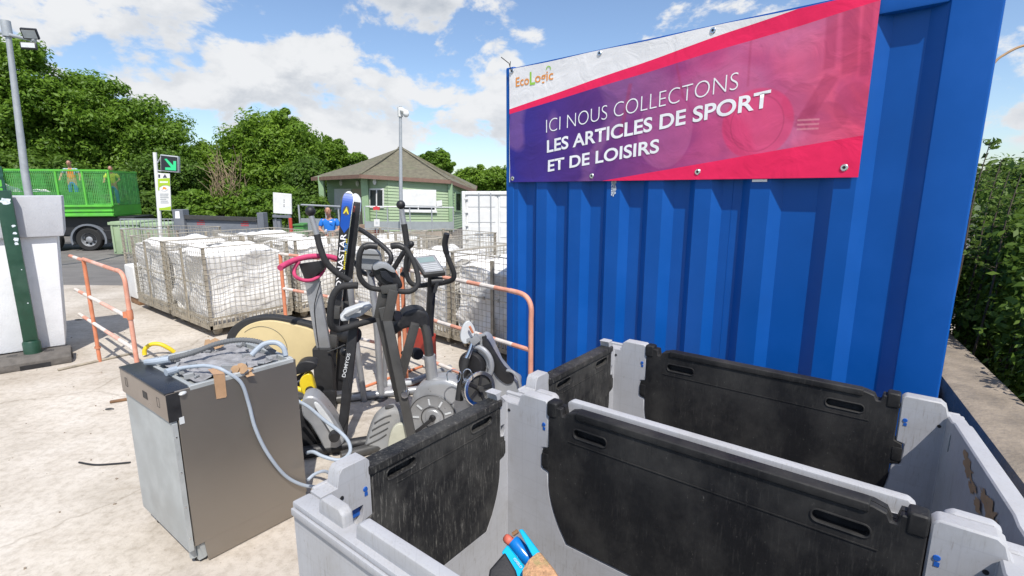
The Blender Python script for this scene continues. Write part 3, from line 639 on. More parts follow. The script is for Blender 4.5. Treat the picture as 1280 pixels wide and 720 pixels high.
# ------------------------------------------------------------------ folding bins
BE = Vector((.788, -.616, 0)); BG = Vector((.616, .788, 0)); BA = Vector((0, 1.68, 0)); BL, BW, BH = 1.25, .80, 1.0
def roundrect(a0, a1, b0, b1, r, n=5):
    pts = []
    for cx, cy, s in ((a1-r, b1-r, 0), (a0+r, b1-r, 90), (a0+r, b0+r, 180), (a1-r, b0+r, 270)):
        for i in range(n+1): pts.append((cx+r*math.cos(R(s+90*i/n)), cy+r*math.sin(R(s+90*i/n))))
    return pts
def bin_wall(root, o, u, inn, ln, g0, g1, thick=.045, gate=True, slots=True, outer_ribs=True, gm='black_plastic'):
    """one side of a bin: o = outer bottom corner, u = along the side, inn = towards the inside"""
    o = Vector(o); T = lambda t, z, d=0: o+u*t+inn*d+Z*z
    lo, hi = .985, 1.030
    zb = .545
    notch = [(g0, hi-.012), (g0, .865), (g0-.022, .86), (g0-.022, .785), (g0+.002, .78)] + [(g0+.003+.045*(i/6)**2, .76-(.76-zb-.05)*i/6) for i in range(1, 7)] + [(g0+.078, zb)]
    mir = [(g0+g1-t, z) for t, z in reversed(notch)]
    left = [(0, .12), (0, lo), (.045, lo)] if g0-.14 < .05 else [(0, .12), (0, lo), (g0-.125, lo)]
    l2 = [(g0-.115 if g0 > .16 else .052, hi-.012), (g0-.10 if g0 > .16 else .062, hi), (g0-.010, hi)]
    r2 = [(g0+g1-t, z) for t, z in reversed(l2)]
    if ln-g1 < .14: right = [(ln-.045, lo), (ln, lo), (ln, .12)]; r2 = [(g1+.010, hi), (ln-.062, hi), (ln-.052, hi-.012)]
    else: right = [(g1+.125, lo), (ln, lo), (ln, .12)]
    outline = left+l2+notch+mir+r2+right
    holes = []
    def dslot(tc, zt, w=.072, h=.062):
        return [(tc-w/2, zt), (tc+w/2, zt)]+[(tc+w/2*math.cos(R(180*i/8)), zt-.014-h*math.sin(R(180*i/8))*.8) for i in range(0, 9)]
    hs = []
    if slots and g0 > .12: hs.append(g0-.062)
    for tc in hs: holes.append([T(t, z) for t, z in dslot(tc, .905)])
    if slots: holes.append([T(t, z) for t, z in dslot(ln-.024, .905, .024, .034)])
    mb = MB(); mb.prism([T(t, z) for t, z in outline], inn*thick, holes); mb.bevel(.004, 1, 50); wall = mb.build('side_panel', 'grey_plastic', root)
    for tc in hs:
        mb = MB(); mb.obox(T(tc-.04, .82, .012), u*.08, inn*.012, Z*.10); mb.build('slot_back', 'grey_plastic', wall)
        mb = MB(); mb.obox(T(tc-.034, .872, .0255), u*.068, inn*.006, Z*.028); mb.build('slot_latch', 'ink_blue', wall)
    # outside ribs on the grey panel
    if outer_ribs:
        mb = MB()
        for z in (.16, .40, .965): mb.obox(T(.01, z, 0), u*(ln-.02), inn*-.012, Z*.022)
        for t in (.02, ln-.045): mb.obox(T(t, .18, 0), u*.025, inn*-.0115, Z*.78)
        mb.bevel(.003, 1); mb.build('rib', 'grey_plastic', wall)
    # double skin rim: a second ledge behind the inner lip
    mb = MB()
    for a, b in ((.002, g0-.13), (g1+.13, ln-.002)):
        if b-a > .04: mb.obox(T(a, lo-.03, -.016), u*(b-a), inn*.014, Z*.042)
    if len(mb.bm.verts): mb.bevel(.004, 1); mb.build('rim_ledge', 'grey_plastic', wall)
    else: mb.bm.free()
    for t in (g0-.017, g1+.017):
        if .03 < t < ln-.03:
            mb = MB(); mb.lathe([(0, .0025), (.006, .0025), (.007, 0)], T(t, .945, thick), inn, 10); mb.obox(T(t-.003, .926, thick), u*.009, inn*.0015, Z*.010); mb.build('sticker', 'ink_blue', wall)
    mb = MB()
    for t, z in ((.055, .955), (ln-.06, .95)): mb.lathe([(0, .002), (.005, .002), (.006, -.001)], T(t, z, thick), inn, 10)
    mb.build('rivet', 'black', wall)
    if not gate: return wall
    # drop-down gate
    g = .003; nt_ = [(g0+g, hi-.012 if g1-g0 > .6 else hi-.034), (g0+g, .868), (g0-.020, .858), (g0-.020, .788), (g0+.005, .782)] + [(g0+.005+.045*(i/6)**2, .76-(.76-zb-.05)*i/6) for i in range(1, 7)] + [(g0+.080, zb+.003)]
    out2 = nt_+[(g0+g1-t, z) for t, z in reversed(nt_)]
    # the top bar is notched down at both ends, and has two hand slots
    top = [(g1-.050, hi-.012), (g1-.055, hi-.036), (g1-.066, hi-.036), (g1-.074, hi-.020), (g1-.10, hi-.012), (g0+.10, hi-.012), (g0+.074, hi-.020), (g0+.066, hi-.036), (g0+.055, hi-.036), (g0+.050, hi-.012)]
    if g1-g0 < .6: top = [(g1-.01, hi-.030), (g0+.01, hi-.030)]
    out2 = out2+top
    sl_ = []
    w = .112 if g1-g0 > .6 else .10
    for c in (g0+.155 if g1-g0 > .6 else g0+.10, g1-.155 if g1-g0 > .6 else g1-.10): sl_.append([T(t, z, .048) for t, z in roundrect(c-w/2, c+w/2, .938, .966, .013)])
    mb = MB(); mb.prism([T(t, z, .048) for t, z in out2], inn*-.022, sl_); mb.bevel(.003, 1, 50); gt = mb.build('drop_gate', gm, root)
    mb = MB(); mb.prism([T(t, z, .0255) for t, z in out2], inn*-.020); mb.build('gate_back', gm, gt)
    mb = MB()
    if g1-g0 > .6: mb.obox(T(g0+.105, hi-.030, .012), u*(g1-g0-.21), inn*.042, Z*.024)
    else: mb.obox(T(g0-.004, hi-.052, .0), u*(g1-g0+.008), inn*.054, Z*.026)
    mb.bevel(.007, 3); mb.build('gate_top_bar', gm, gt)
    for c in (g0+.155 if g1-g0 > .6 else g0+.10, g1-.155 if g1-g0 > .6 else g1-.10):   # raised lip round each hand slot
        mb = MB(); mb.tube([T(t, z, .0485) for t, z in roundrect(c-w/2-.002, c+w/2+.002, .936, .968, .014)], .0025, 6, closed=True); mb.build('slot_lip', gm, gt)
    mb = MB(); mb.obox(T(g0+.08, .915, .0482), u*(g1-g0-.16), inn*.0018, Z*.003); mb.build('gate_crease', gm, gt)
    for t in (g0+.018, g1-.018):
        mb = MB(); mb.obox(T(t-.022, hi-.050, .006), u*.038, inn*.046, Z*.052) if g1-g0 > .6 else mb.obox(T(t-.010, hi-.105, .02), u*.020, inn*.030, Z*.066)
        mb.bevel(.010, 3); mb.build('gate_knuckle', gm, gt)
    for t in (g0-.008, g1+.008):
        mb = MB(); mb.obox(T(t-.014, .796, .040), u*.028, inn*.011, Z*.050); mb.bevel(.005, 2); mb.build('gate_lug', gm, gt)
    return wall
def plain_wall(root, o, u, inn, ln, thick=.045):
    """long side without a gate: flat rim with raised blocks along its inner half"""
    o = Vector(o); T = lambda t, z, d=0: o+u*t+inn*d+Z*z
    mb = MB(); mb.obox(T(0, .12), u*ln, inn*thick, Z*.862); mb.bevel(.005, 2); wall = mb.build('side_panel', 'grey_plastic', root)
    for a, b in ((.085, .185), (.225, ln-.225), (ln-.185, ln-.085)):
        mb = MB(); mb.prism([T(t, z, thick-.001) for t, z in ((a, .975), (a+.004, 1.012), (a+.018, 1.022), (b-.018, 1.022), (b-.004, 1.012), (b, .975))], inn*-.028); mb.bevel(.007, 3); mb.build('rim_block', 'grey_plastic', wall)
    mb = MB(); mb.obox(T(.01, .955, -.002), u*(ln-.02), inn*-.008, Z*.018); mb.bevel(.003, 2); mb.build('rib', 'grey_plastic', wall)
    mb = MB(); mb.obox(T(.01, .40, -.002), u*(ln-.02), inn*-.010, Z*.022); mb.bevel(.003, 2); mb.build('rib', 'grey_plastic', wall)
    return wall
def make_bin(o, label, W_, BL, skew, q0, q1):
    """o = outer corner, BE along the long side, -BG/BG across"""
    t = thing('folding_bin', label, 'bin', o, 'grey folding pallet bins')
    o = Vector(o)
    bin_wall(t, o+BG*W_, BE, -BG, BL, q0, q1, slots=False, gm='black_plastic_clean')                           # far long side
    plain_wall(t, o, BE, BG, BL+skew)          # near long side
    bin_wall(t, o+BG*.047, BG, BE, W_-.094, W_*.175, W_*.84)                        # left short side
    # plain right side
    ln = W_-.094
    T = lambda a, z, d=0: o+BG*(.047+a)+BE*(BL-d+skew*(1-a/ln))+Z*z
    mb = MB(); mb.prism([T(a, z) for a, z in ((0, .12), (0, .992), (.06, .992), (.09, 1.0), (ln-.075, 1.0), (ln-.05, .992), (ln, .992), (ln, .12))], -BE*.045); mb.bevel(.004, 1, 50); rw = mb.build('side_panel', 'grey_plastic', t)
    mb = MB(); mb.bar(T(.0, .93, -.008), T(ln, .93, -.008), .02, .013, Z); mb.bar(T(0, .3, -.008), T(ln, .3, -.008), .02, .013, Z); mb.build('rib', 'grey_plastic', rw)
    mb = MB(); mb.obox(o+Z*.10+BE*.003+BG*.003, BE*(BL-.006), BG*(W_-.006), Z*.06); mb.build('floor_panel', 'grey_plastic', t)
    for a in (.02, BL/2-.05, BL-.12):
        mb = MB(); mb.obox(o+BE*a+BG*.01, BE*.10, BG*(W_-.02), Z*.10); mb.bevel(.006, 1); mb.build('skid', 'grey_plastic', t)
    for a, b_ in ((0, 0), (0, W_-.05), (BL-.05, W_-.05), (BL-.05+skew, 0)):   # corner blocks that hold the folding sides
        if True:
            mb = MB(); mb.obox(o+BE*(a+.001)+BG*(b_+.001)+Z*.161, BE*.048, BG*.048, Z*.819); mb.bevel(.008, 2); mb.build('corner_block', 'grey_plastic', t)
    return t, rw, T
BA1 = BA-BG*BW-BE*.032
bin1, _, _ = make_bin(BA1, 'light grey folding bin with black drop gates nearest the camera, holding a blue scooter', BW, 1.33, 0, .217, 1.178)
bin2, rw2, T2 = make_bin(BA+BG*.004-BE*.012, 'empty light grey folding bin with black drop gates, right against the blue container', .765, 1.262, .10, .200, 1.098)
# torn brown label left on the right side of the far bin
mb = MB(); random.seed(5)
for k, (a, z, w, h) in enumerate([(.43, .962, .07, .03), (.40, .945, .08, .04), (.35, .915, .05, .025), (.25, .945, .08, .03), (.20, .925, .09, .07), (.16, .900, .08, .07), (.33, .93, .04, .02), (.21, .875, .025, .06), (.14, .865, .03, .04), (.28, .905, .05, .03)]):
    pts = []
    for i in range(19):
        ang = 2*math.pi*i/19; r = 1+random.uniform(-.45, .35); pts.append(T2(a+w/2*r*math.cos(ang), z+h/2*r*math.sin(ang), .0465+.0004*k))
    mb.poly(pts)
mb.build('torn_label', 'card', rw2, None, False)
mb = MB(); mb.obox(T2(.60, .90, .046), BG*.03, BE*-.002, Z*.055); mb.build('label_slot', 'galv', rw2)

# ------------------------------------------------------------------ kick scooter lying in the near bin
sc0 = P(636, 668, 1.27); 
q = lambda x, y, Y: P(x, y, Y)
sct = thing('kick_scooter', 'blue kick scooter with a worn red wheel lying in the near grey bin', 'scooter', q(680, 715, 1.17)-Z*.2)
mb = MB(); ax = (q(655, 700, 1.22)-q(628, 700, 1.22)).normalized()
wc = q(636, 675, 1.25)
mb.lathe([(0, -.012), (.008, -.012), (.013, -.010), (.016, -.006), (.0165, 0), (.016, .006), (.013, .010), (.008, .012), (0, .012)], wc, (.55, .45, .70), 20); mb.build('wheel', 'coral', sct)
A_, B_ = q(641, 676, 1.245), q(664, 703, 1.205); dd = (B_-A_); 
mb = MB(); mb.tube([A_, A_+dd*.15, A_+dd*.5, A_+dd*.85, B_], [.017, .020, .021, .019, .012], 16, smooth=3); mb.build('mudguard', 'royal', sct)
mb = MB()
pl_ = [(648, 662), (653, 661), (703, 728), (720, 760), (700, 770), (676, 720), (668, 700)]
mb.prism([q(x, y, 1.235-.0018*(y-662)) for x, y in pl_], Vector((.004, .01, -.012))); mb.bevel(.002, 1); mb.build('deck', 'cyan', sct)
mb = MB(); pl_ = [(627, 690), (634, 681), (654, 706), (662, 734), (668, 775), (650, 775), (634, 712)]
mb.prism([q(x, y, 1.225-.0018*(y-662)) for x, y in pl_], Vector((.004, .012, -.012))); mb.bevel(.002, 1); rail_ = mb.build('side_rail', 'cyan', sct)
mb = MB(); pl_ = [(671, 691), (674, 690), (692, 712), (712, 745), (690, 790), (652, 775), (653, 712), (661, 699)]
mb.prism([q(x, y, 1.19-.0018*(y-662)) for x, y in pl_], Vector((.004, .012, -.010))); mb.bevel(.003, 2); mb.build('grip_pad', 'tan', sct)
mb = MB(); pl_ = [(631, 690), (645, 713), (655, 750), (655, 785), (600, 785), (612, 712)]
mb.prism([q(x, y, 1.20-.0016*(y-662)) for x, y in pl_], Vector((.0, .02, -.02))); mb.bevel(.006, 3); mb.build('folding_joint', 'black', sct)
mb = MB(); mb.tube([q(634, 682, 1.24), q(644, 695, 1.215), q(651, 704, 1.205)], .004, 6); mb.tube([q(647, 664, 1.245), q(641, 668, 1.245)], .006, 6); mb.build('axle_bracket', 'wood', sct)
sb0 = q(668, 772, 1.12)-Z*.02; sb1 = BA1+BE*.40+BG*.30+Z*.162
mb = MB(); mb.tube([sb0, sb0.lerp(sb1+Z*.09, .5)+Z*.02, sb1+Z*.09], .017, 12, smooth=3); mb.build('steering_tube', 'black', sct)
mb = MB(); mb.lathe([(0, -.012), (.03, -.012), (.045, -.008), (.05, 0), (.045, .008), (.03, .012), (0, .012)], sb1+Z*.05, BG, 24); mb.build('wheel', 'coral', sct)
a0 = q(643.5, 698.5, 1.2115-.0018*36); a1 = q(655, 712, 1.2115-.0018*50)
ux = (a1-a0).normalized(); ux_ = (q(653, 712, 1.143)-q(643, 699, 1.163)).normalized(); upv = (q(647, 696, 1.163)-q(643, 699, 1.166)).normalized()
me = text_mesh('OXELO', q(641.5, 698.5, 1.153), tuple(ux_), tuple(upv), .030, .0075, weight=.02); link('lettering', me, 'ink_white', rail_, None, False)

# ------------------------------------------------------------------ low concrete wall and what grows behind it
WD = Vector((.49, .872, 0)).normalized(); WZ = .62
wi = onz(1280, 605, WZ); wo = onz(1280, 502, WZ)
wi = wi-Z*WZ; wo = wo-Z*WZ; wi.z = 0; wo.z = 0
side_p, side_n = K(KW-.014, 0, 0), KS                                   # stop the wall at the container's flank
def hit(p): t = (side_p-p).dot(side_n)/WD.dot(side_n); return p+WD*t
a, b, c, d = wi-WD*3.2, hit(wi), hit(wo), wo-WD*4.0
c.z = b.z = a.z = d.z = 0
mb = MB(); mb.prism([a, d, c, b], Z*WZ)
mb.bevel(.02, 2)
wallo = solo(mb, 'concrete_wall', 'wall_conc', (a+c)/2, 'low weathered concrete wall running beside the bins under the hedge', 'wall')
# ------------------------------------------------------------------ white pillar block, green post and ballast on the left
fb = onz(82, 431, .115); fb.z = 0                                 # right foot of the block
FU = Vector((-.79, -.61, 0)).normalized(); FN = Vector((.61, -.79, 0)).normalized()
FU = (onz(0, 443, .115)-onz(82, 431, .115)); FU.z = 0; FU.normalize(); FN = Vector((-FU.y, FU.x, 0))
if FN.dot(fb) > 0: FN = -FN
blk = thing('block_pillar', 'tall white block pillar with an overhanging grey upper block, at the left edge behind a green post', 'pillar', fb)
mb = MB(); o_ = fb+Z*.115; mb.hexa([o_, o_+FU*1.5, o_+FU*1.5-FN*.8, o_-FN*.8, o_-FU*.075+Z*1.13, o_+FU*1.5+Z*1.13, o_+FU*1.5-FN*.8+Z*1.13, o_-FU*.075-FN*.8+Z*1.13]); mb.bevel(.012, 2); mb.build('lower_block', 'render_white', blk)
mb = MB(); o_ = fb+Z*1.247-FU*.135+FN*.05; mb.hexa([o_, o_+FU*1.7, o_+FU*1.7-FN*.9, o_-FN*.9, o_-FU*.03+Z*.40, o_+FU*1.7+Z*.40, o_+FU*1.7-FN*.9+Z*.40, o_-FU*.03-FN*.9+Z*.40]); mb.bevel(.015, 2); mb.build('upper_block', 'block_grey', blk)
pf = onz(42, 440, .11); pf.z = 0
pst = thing('steel_post', 'dark green square steel post with chipped paint standing in front of the white pillar', 'post', pf)
mb = MB(); mb.obox(pf-FU*.055+FN*.0+Z*.10, FU*.11, FN*.07, Z*1.60); mb.bevel(.006, 2); pm_ = mb.build('shaft', 'post_green', pst)
mb = MB(); mb.lathe([(.070, .10), (.070, .22), (.06, .24)], pf+FN*.035, Z, 18); mb.build('collar', 'post_green', pst)
random.seed(8); mb = MB()
for z, w in ((1.60, .075), (1.37, .03), (1.30, .028), (1.24, .04), (1.20, .03), (.62, .012), (.95, .01)):
    cx_ = random.uniform(-.012, .012) if w > .05 else -.03; pts = []
    for i in range(12):
        aa = 2*math.pi*i/12; r = w*.5*random.uniform(.7, 1.25); pts.append(pf+FU*(cx_+r*math.cos(aa))+FN*.0712+Z*(z+r*.9*math.sin(aa)))
    mb.poly(pts)
mb.build('bare_patch', 'chip', pst, None, False)
bl = thing('ballast_foot', 'grey recycled rubber ballast foot with slots lying under the green post', 'ballast', pf)
o = onz(89, 432, .11); o.z = 0
T = lambda a, b, z: o+FU*a+FN*b+Z*z
mb = MB(); Lf = 1.25
sect = [(-.02, 0), (-.02, .08), (.02, .113), (.26, .113), (.33, .07), (.33, 0)]
mb.prism([T(0.0, b-.05, z) for b, z in sect], FU*Lf); mb.bevel(.016, 2); mb.build('moulded_block', 'rubber', bl)
mb = MB()
for a in (.13, .28, .40, .55, .72, .9):
    for b in (.05, .09): mb.obox(T(a, b, .1115), FU*.075, FN*.016, Z*.003)
mb.build('lifting_slot', 'black', bl)
mb = MB(); mb.obox(T(.16, .281, .0), FU*.22, FN*.004, Z*.045); mb.obox(T(-.003, .06, .01), FU*-.003, FN*.10, Z*.06); mb.build('hand_hole', 'black', bl)

# ------------------------------------------------------------------ barriers: tubular, red and white
def bands(root, a, b, r, n, m0, m1, name='rail', start=0):
    a, b = Vector(a), Vector(b)
    for k in range(n):
        mb = MB(); mb.tube([a+(b-a)*(k/n), a+(b-a)*((k+1)/n)], r*(1 if (k+start) % 2 == 0 else 1.01), 10); mb.build(name, m0 if (k+start) % 2 == 0 else m1, root)
GB = 'red and white pedestrian barriers'
# left barrier, seen at an angle
b0 = onz(125, 452, 0); b1 = onz(158, 446, 0); 
bu = (P(76, 320, 5.35)-P(110, 328, 4.9)); bu.z = 0; bu.normalize()
left_b = thing('crowd_barrier', 'faded orange and white tube barrier standing on the concrete beside the white pillar', 'barrier', b0, GB)
bu = Vector((-.773, .634, 0)).normalized(); end = Vector(b0)-bu*1.34
mb = MB(); mb.tube([b0, b0+Z*1.035], .017, 12); mb.lathe([(.026, .14), (.026, .16)], b0, Z, 12); mb.build('post', 'orange', left_b)
mb = MB(); mb.tube([end+Z*.04, end+Z*.90], .017, 12); mb.tube([end+Z*.90, end+Z*.975, end+bu*.03+Z*1.02, end+bu*.10+Z*1.045, end+bu*.2+Z*1.05], .017, 12, smooth=4); mb.build('end_hoop', 'salmon', left_b)
mb = MB(); mb.lathe([(.022, .66), (.024, .70), (.022, .74)], end, Z, 12); mb.obox(end-Vector((.05, .012, -.675)), (.04, 0, 0), (0, .024, 0), Z*.05); mb.build('hook_collar', 'orange', left_b)
far = b0+bu*.60
for z in (1.03, .67, .40):
    bands(left_b, b0+Z*z, far+Z*z, .0165, 3, 'band_white' if z < 1 else 'salmon', 'salmon' if z < 1 else 'band_white', 'rail')
    if z < 1: bands(left_b, end+Z*z, b0+Z*z, .0165, 3, 'band_white', 'band_pink', 'rail')
    else: bands(left_b, end+bu*.2+Z*1.045, b0+Z*1.045, .0165, 3, 'salmon', 'band_pink', 'rail')
mb = MB(); mb.obox(b0+bu*.02+Z*.50-Vector((0, .004, 0)), bu*.07, (0, .008, 0), Z*.16); mb.build('name_plate', 'salmon', left_b)
fd = Vector((.55, .83, 0))
mb = MB(); mb.tube([b0-fd*.33+Z*.012, b0+fd*.30+Z*.012], .013, 8); mb.build('foot', 'cage_post', left_b)
# right-hand barrier in front of the cages, hoop next to the container, and its neighbour
def long_barrier(label, A, B, hoop, first):
    A, B = Vector(A), Vector(B); A.z = B.z = 0; u = (B-A).normalized(); ln = (B-A).length
    t = thing('crowd_barrier', label, 'barrier', A, GB)
    mb = MB(); mb.tube([B+Z*.0, B+Z*.86], .017, 12); mb.tube([B+Z*.86, B+Z*.95, B-u*.03+Z*1.005, B-u*.09+Z*1.03, B-u*.2+Z*1.035], .017, 12, smooth=4); mb.build('end_hoop', 'salmon' if hoop else 'orange', t)
    mb = MB(); mb.tube([A, A+Z*1.035], .019, 12); mb.build('post', 'orange', t)
    mid = A+u*ln*.34 if hoop else A+u*ln*.5
    for z in (1.035, .66, .30):
        bands(t, A+Z*z, B-u*(.2 if z > 1 else 0)+Z*z, .0155, 9, 'salmon', 'band_white', 'rail', first)
    mb = MB()
    for p in (A+u*.1, B-u*.1): mb.tube([p+Vector((-.22, -.28, .012)), p+Vector((.22, .28, .012))], .012, 8)
    mb.build('foot', 'orange', t)
    return t
br_b = P(664, 375, 3.20); br_a = P(503, 350, 4.30)
lb = long_barrier('faded orange and white tube barrier ending in a hoop against the blue container', br_a, br_b, True, 0)
u = (br_b-br_a); u.z = 0; u.normalize()
mb = MB(); o = Vector(br_a)+u*.04; o.z = .33; mb.obox(o, u*.42, Vector((-u.y, u.x, 0))*.006, Z*.22); mb.build('sign_plate', 'red', lb)
long_barrier('orange tube barrier behind the exercise machines, mostly hidden by the skis', P(352, 338, 5.35), Vector(br_a)-u*.06+Vector((-.02, .02, 0)), False, 1)

# ------------------------------------------------------------------ wire cages full of white sacks
CX, CY, CZ = 1.24, 1.02, 1.06
def cage_proto():
    t = thing('wire_cage', 'proto', 'cage', (0, 0, 0), 'wire mesh cages of white sacks')
    mb = MB()
    for x in (.02, CX-.02):
        for y in (.02, CY-.02): mb.obox((x-.015, y-.015, .12), (.03, 0, 0), (0, .03, 0), (0, 0, CZ-.12))
    mb.obox((CX/2-.018, -.012, .12), (.036, 0, 0), (0, .02, 0), (0, 0, CZ-.16))
    mb.build('corner_post', 'cage_post', t, None, False)
    mb = MB()
    for y in (0, CY-.03): mb.obox((0, y, .10), (CX, 0, 0), (0, .03, 0), (0, 0, .045)); mb.obox((0, y, .215), (CX, 0, 0), (0, .02, 0), (0, 0, .02))
    for x in (0, CX-.03): mb.obox((x, 0, .10), (.03, 0, 0), (0, CY, 0), (0, 0, .045)); mb.obox((x, 0, .215), (.02, 0, 0), (0, CY, 0), (0, 0, .02))
    for k in range(24): mb.obox((.05*k+.03, -.001, .13), (.012, 0, 0), (0, .008, 0), (0, 0, .09))
    for k in range(20): mb.obox((CX-.006, .05*k+.03, .13), (.008, 0, 0), (0, .012, 0), (0, 0, .09)); mb.obox((0, .05*k+.03, .13), (.008, 0, 0), (0, .012, 0), (0, 0, .09))
    mb.build('base_frame', 'cage_post', t, None, False)
    mb = MB(); mb.obox((.03, .03, .11), (CX-.06, 0, 0), (0, CY-.06, 0), (0, 0, .012)); mb.build('base_plate', 'cage_post', t, None, False)
    rng = random.Random(3)
    for side in range(4):
        mb = MB(); w = CX if side < 2 else CY
        def pt(a, z, side=side):
            return [(a, 0, z), (a, CY, z), (0, a, z), (CX, a, z)][side]
        n = int(w/.058)
        for k in range(1, n):
            a = w*k/n+rng.uniform(-.004, .004); p0, p1 = Vector(pt(a, .14)), Vector(pt(a, CZ)); m_ = (p0+p1)/2+Vector(((rng.random()-.5)*.012, (rng.random()-.5)*.012, 0)); mb.tube([p0, m_, p1], .0027, 4, cap=False)
        for k in range(15):
            z = .20+(CZ-.20)*k/14; r = .0026 if k < 14 else .006
            mb.tube([pt(0, z), Vector(pt(w/2, z))+Vector((0, 0, rng.uniform(-.006, .006))), pt(w, z)], r, 4, cap=False)
        if side == 0:
            mb.tube([pt(.03, .63), pt(w-.03, .63)], .008, 5)
            for k in range(6): mb.box(pt(.1+k*.2, .63), (.02, .02, .03))
        mb.build('mesh_panel', 'wire', t, None, False)
    for x in (.12, CX-.12):
        for y in (.12, CY-.12): mb = MB(); mb.lathe([(0, -.018), (.048, -.018), (.052, 0), (.048, .018), (0, .018)], (x, y, .052), (1, .2, 0), 14); mb.obox((x-.025, y-.03, .055), (.05, 0, 0), (0, .06, 0), (0, 0, .05)); mb.build('castor', 'cage_post', t, None, False)
    return t
def sack(seed, loc, rz, label, h=.82, fold=False):
    rng = random.Random(seed); bm = bmesh.new()
    bmesh.ops.create_cube(bm, size=1); bmesh.ops.subdivide_edges(bm, edges=bm.edges, cuts=40, use_grid_fill=True)
    ox, oy = rng.uniform(0, 50), rng.uniform(0, 50); ang_ = rng.uniform(.3, 1.2)
    for v in bm.verts:
        x, y, z = v.co*2                                            # -1..1
        sq = lambda a: math.copysign(abs(a)**.9, a)
        n = v.co.normalized()
        bul = 1+.035*math.cos(z*1.4)
        X, Y, Zz = x*(CX/2-.045)*min(1, bul), y*(CY/2-.045)*min(1, bul), (z+1)/2*h
        edge = max(abs(x), abs(y))
        p = Vector((x*1.3+ox, y*1.3+oy, z*1.3))
        cr = mnoise.noise(p*.9)*.05 + abs(mnoise.noise((p.x*1.5+p.z*1.3, p.y*1.5-p.z*1.0, p.z*.8)))*-.035 + abs(mnoise.noise((p.x*3+p.z*2.6, p.y*3, p.z*1.6)))*-.012
        out_ = Vector((x if abs(x) > .96 else 0, y if abs(y) > .96 else 0, 0))
        if fold and y < -.96:                                       # long diagonal drape on the face turned to the camera
            d_ = (x*.75-z*.66); cr += -.05*math.exp(-(d_*4.2)**2)+.045*math.exp(-((d_-.28)*5)**2)+.025*math.sin(d_*9)*math.exp(-d_*d_*2)
        if not fold and z < .95: cr += .030*math.sin((x*math.cos(ang_)+y*.6+z*math.sin(ang_))*4.2+ox)*(.5+.5*mnoise.noise((x+ox, z, y)))
        q_ = Vector((X, Y, Zz))+out_*(cr-.004 if cr < .02 else .016)
        if z > .96:
            tz = mnoise.noise((x*1.6+ox, y*1.6+oy, 3))*.085 + mnoise.noise((x*4+ox, y*4+oy, 7))*.030 + .05*(1-edge**2)
            q_.z += tz
        v.co = q_+Vector((CX/2, CY/2, .13))
    me = bpy.data.meshes.new('white_sack'); bm.to_mesh(me); bm.free()
    o = link('white_sack', me, 'bag2' if seed % 4 == 3 else 'bag'); o.location = loc; o.rotation_euler = (0, 0, rz)
    tag(o, label, 'sack', 'white sacks in the wire cages'); return o
A1 = math.atan2(-.622, .783); CA = Vector((-.783, .622, 0)); CB = Vector((.622, .783, 0))
O1 = Vector((-3.49, 5.65, 0)); O2 = Vector((.27, 4.50, 0)); A2 = math.atan2(-.66, .75); DA = Vector((-.75, .66, 0)); DB = Vector((.66, .75, 0))
spots = [
 (O1+CA*1.26, A1, 'wire cage at the front of the left group, its corner nearest the dishwasher', 'creased white sack with a long diagonal fold, in the front left cage', .82, True),
 (O1+CA*2.56, A1, 'wire cage at the left end of the front row, beside the white sack block', 'white sack in the left end cage of the front row', .85, False),
 (O1+CA*1.26+CB*1.10, A1, 'wire cage directly behind the front cage of the left group', 'white sack heaped in the cage behind the front left cage', .83, False),
 (O1+CA*2.56+CB*1.10, A1, 'wire cage behind the left end cage, below the arrow sign', 'white sack heaped highest in the back row, below the arrow sign', .86, False),
 (O1+CA*1.10+CB*2.25-Vector((0, 0, 0)), A1, 'wire cage at the back of the left group, in front of the grey skip', 'lumpy white sack in the back cage before the grey skip', .80, False),
 (O2+DA*1.24, A2, 'wire cage beside the blue container, behind the hooped barrier', 'white sack in the cage beside the blue container', .78, True),
 (O2+DA*2.52, A2, 'wire cage behind the black saddle and the upright bike', 'white sack in the cage behind the upright bike', .76, False),
 (O2+DA*3.80, A2, 'wire cage behind the pink handlebar and the skis', 'white sack in the cage behind the skis', .74, False),
 (O2+DA*3.80+DB*1.12, A2, 'wire cage behind the front row, in front of the man in blue', 'white sack in the cage in front of the man in blue', .62, False),
]
proto = cage_proto()
for i, (loc, rz, lc, ls, h, fold) in enumerate(spots):
    c_ = proto if i == 0 else copy_tree(proto)
    c_.location = (loc.x, loc.y, gz(loc.y)); c_.rotation_euler = (0, 0, rz); c_['label'] = lc
    sack(11+i*3 if i else 12, (loc.x, loc.y, gz(loc.y)), rz, ls, h, fold)
# block of wrapped white foam at the left end, and an empty cage behind it
fo = onz(176, 384, 0)+CA*.12
mb = MB(); mb.obox(fo+Z*.10, CA*.42, CB*.7, Z*.50); mb.bevel(.03, 3)
solo(mb, 'foam_block', 'bag2', fo, 'white wrapped foam block on the concrete at the left end of the cages', 'foam block')
mb = MB(); mb.obox(fo+CB*.25+Z*.602+CA*.02, CA*.36, CB*.5, Z*.16); mb.bevel(.02, 2)
solo(mb, 'foam_slab', 'white', fo+Z*.6, 'thinner white foam slab lying on top of the foam block', 'foam slab')
mb = MB(); mb.obox(fo+CA*.02+CB*.02, CA*.38, CB*.64, Z*.10); mb.bevel(.01, 1)
solo(mb, 'wood_pallet_block', 'wood', fo, 'dark wooden base under the white foam block', 'wooden base')
ec = thing('wire_cage', 'empty wire cage standing alone on the asphalt left of the full ones', 'cage', (0, 0, 0), 'wire mesh cages of white sacks')
for ch in proto.children: copy_tree(ch, ec)
ll = P(172, 300, 9.2); ec.location = (ll.x-.3, ll.y, gz(ll.y)); ec.rotation_euler = (0, 0, R(-12))

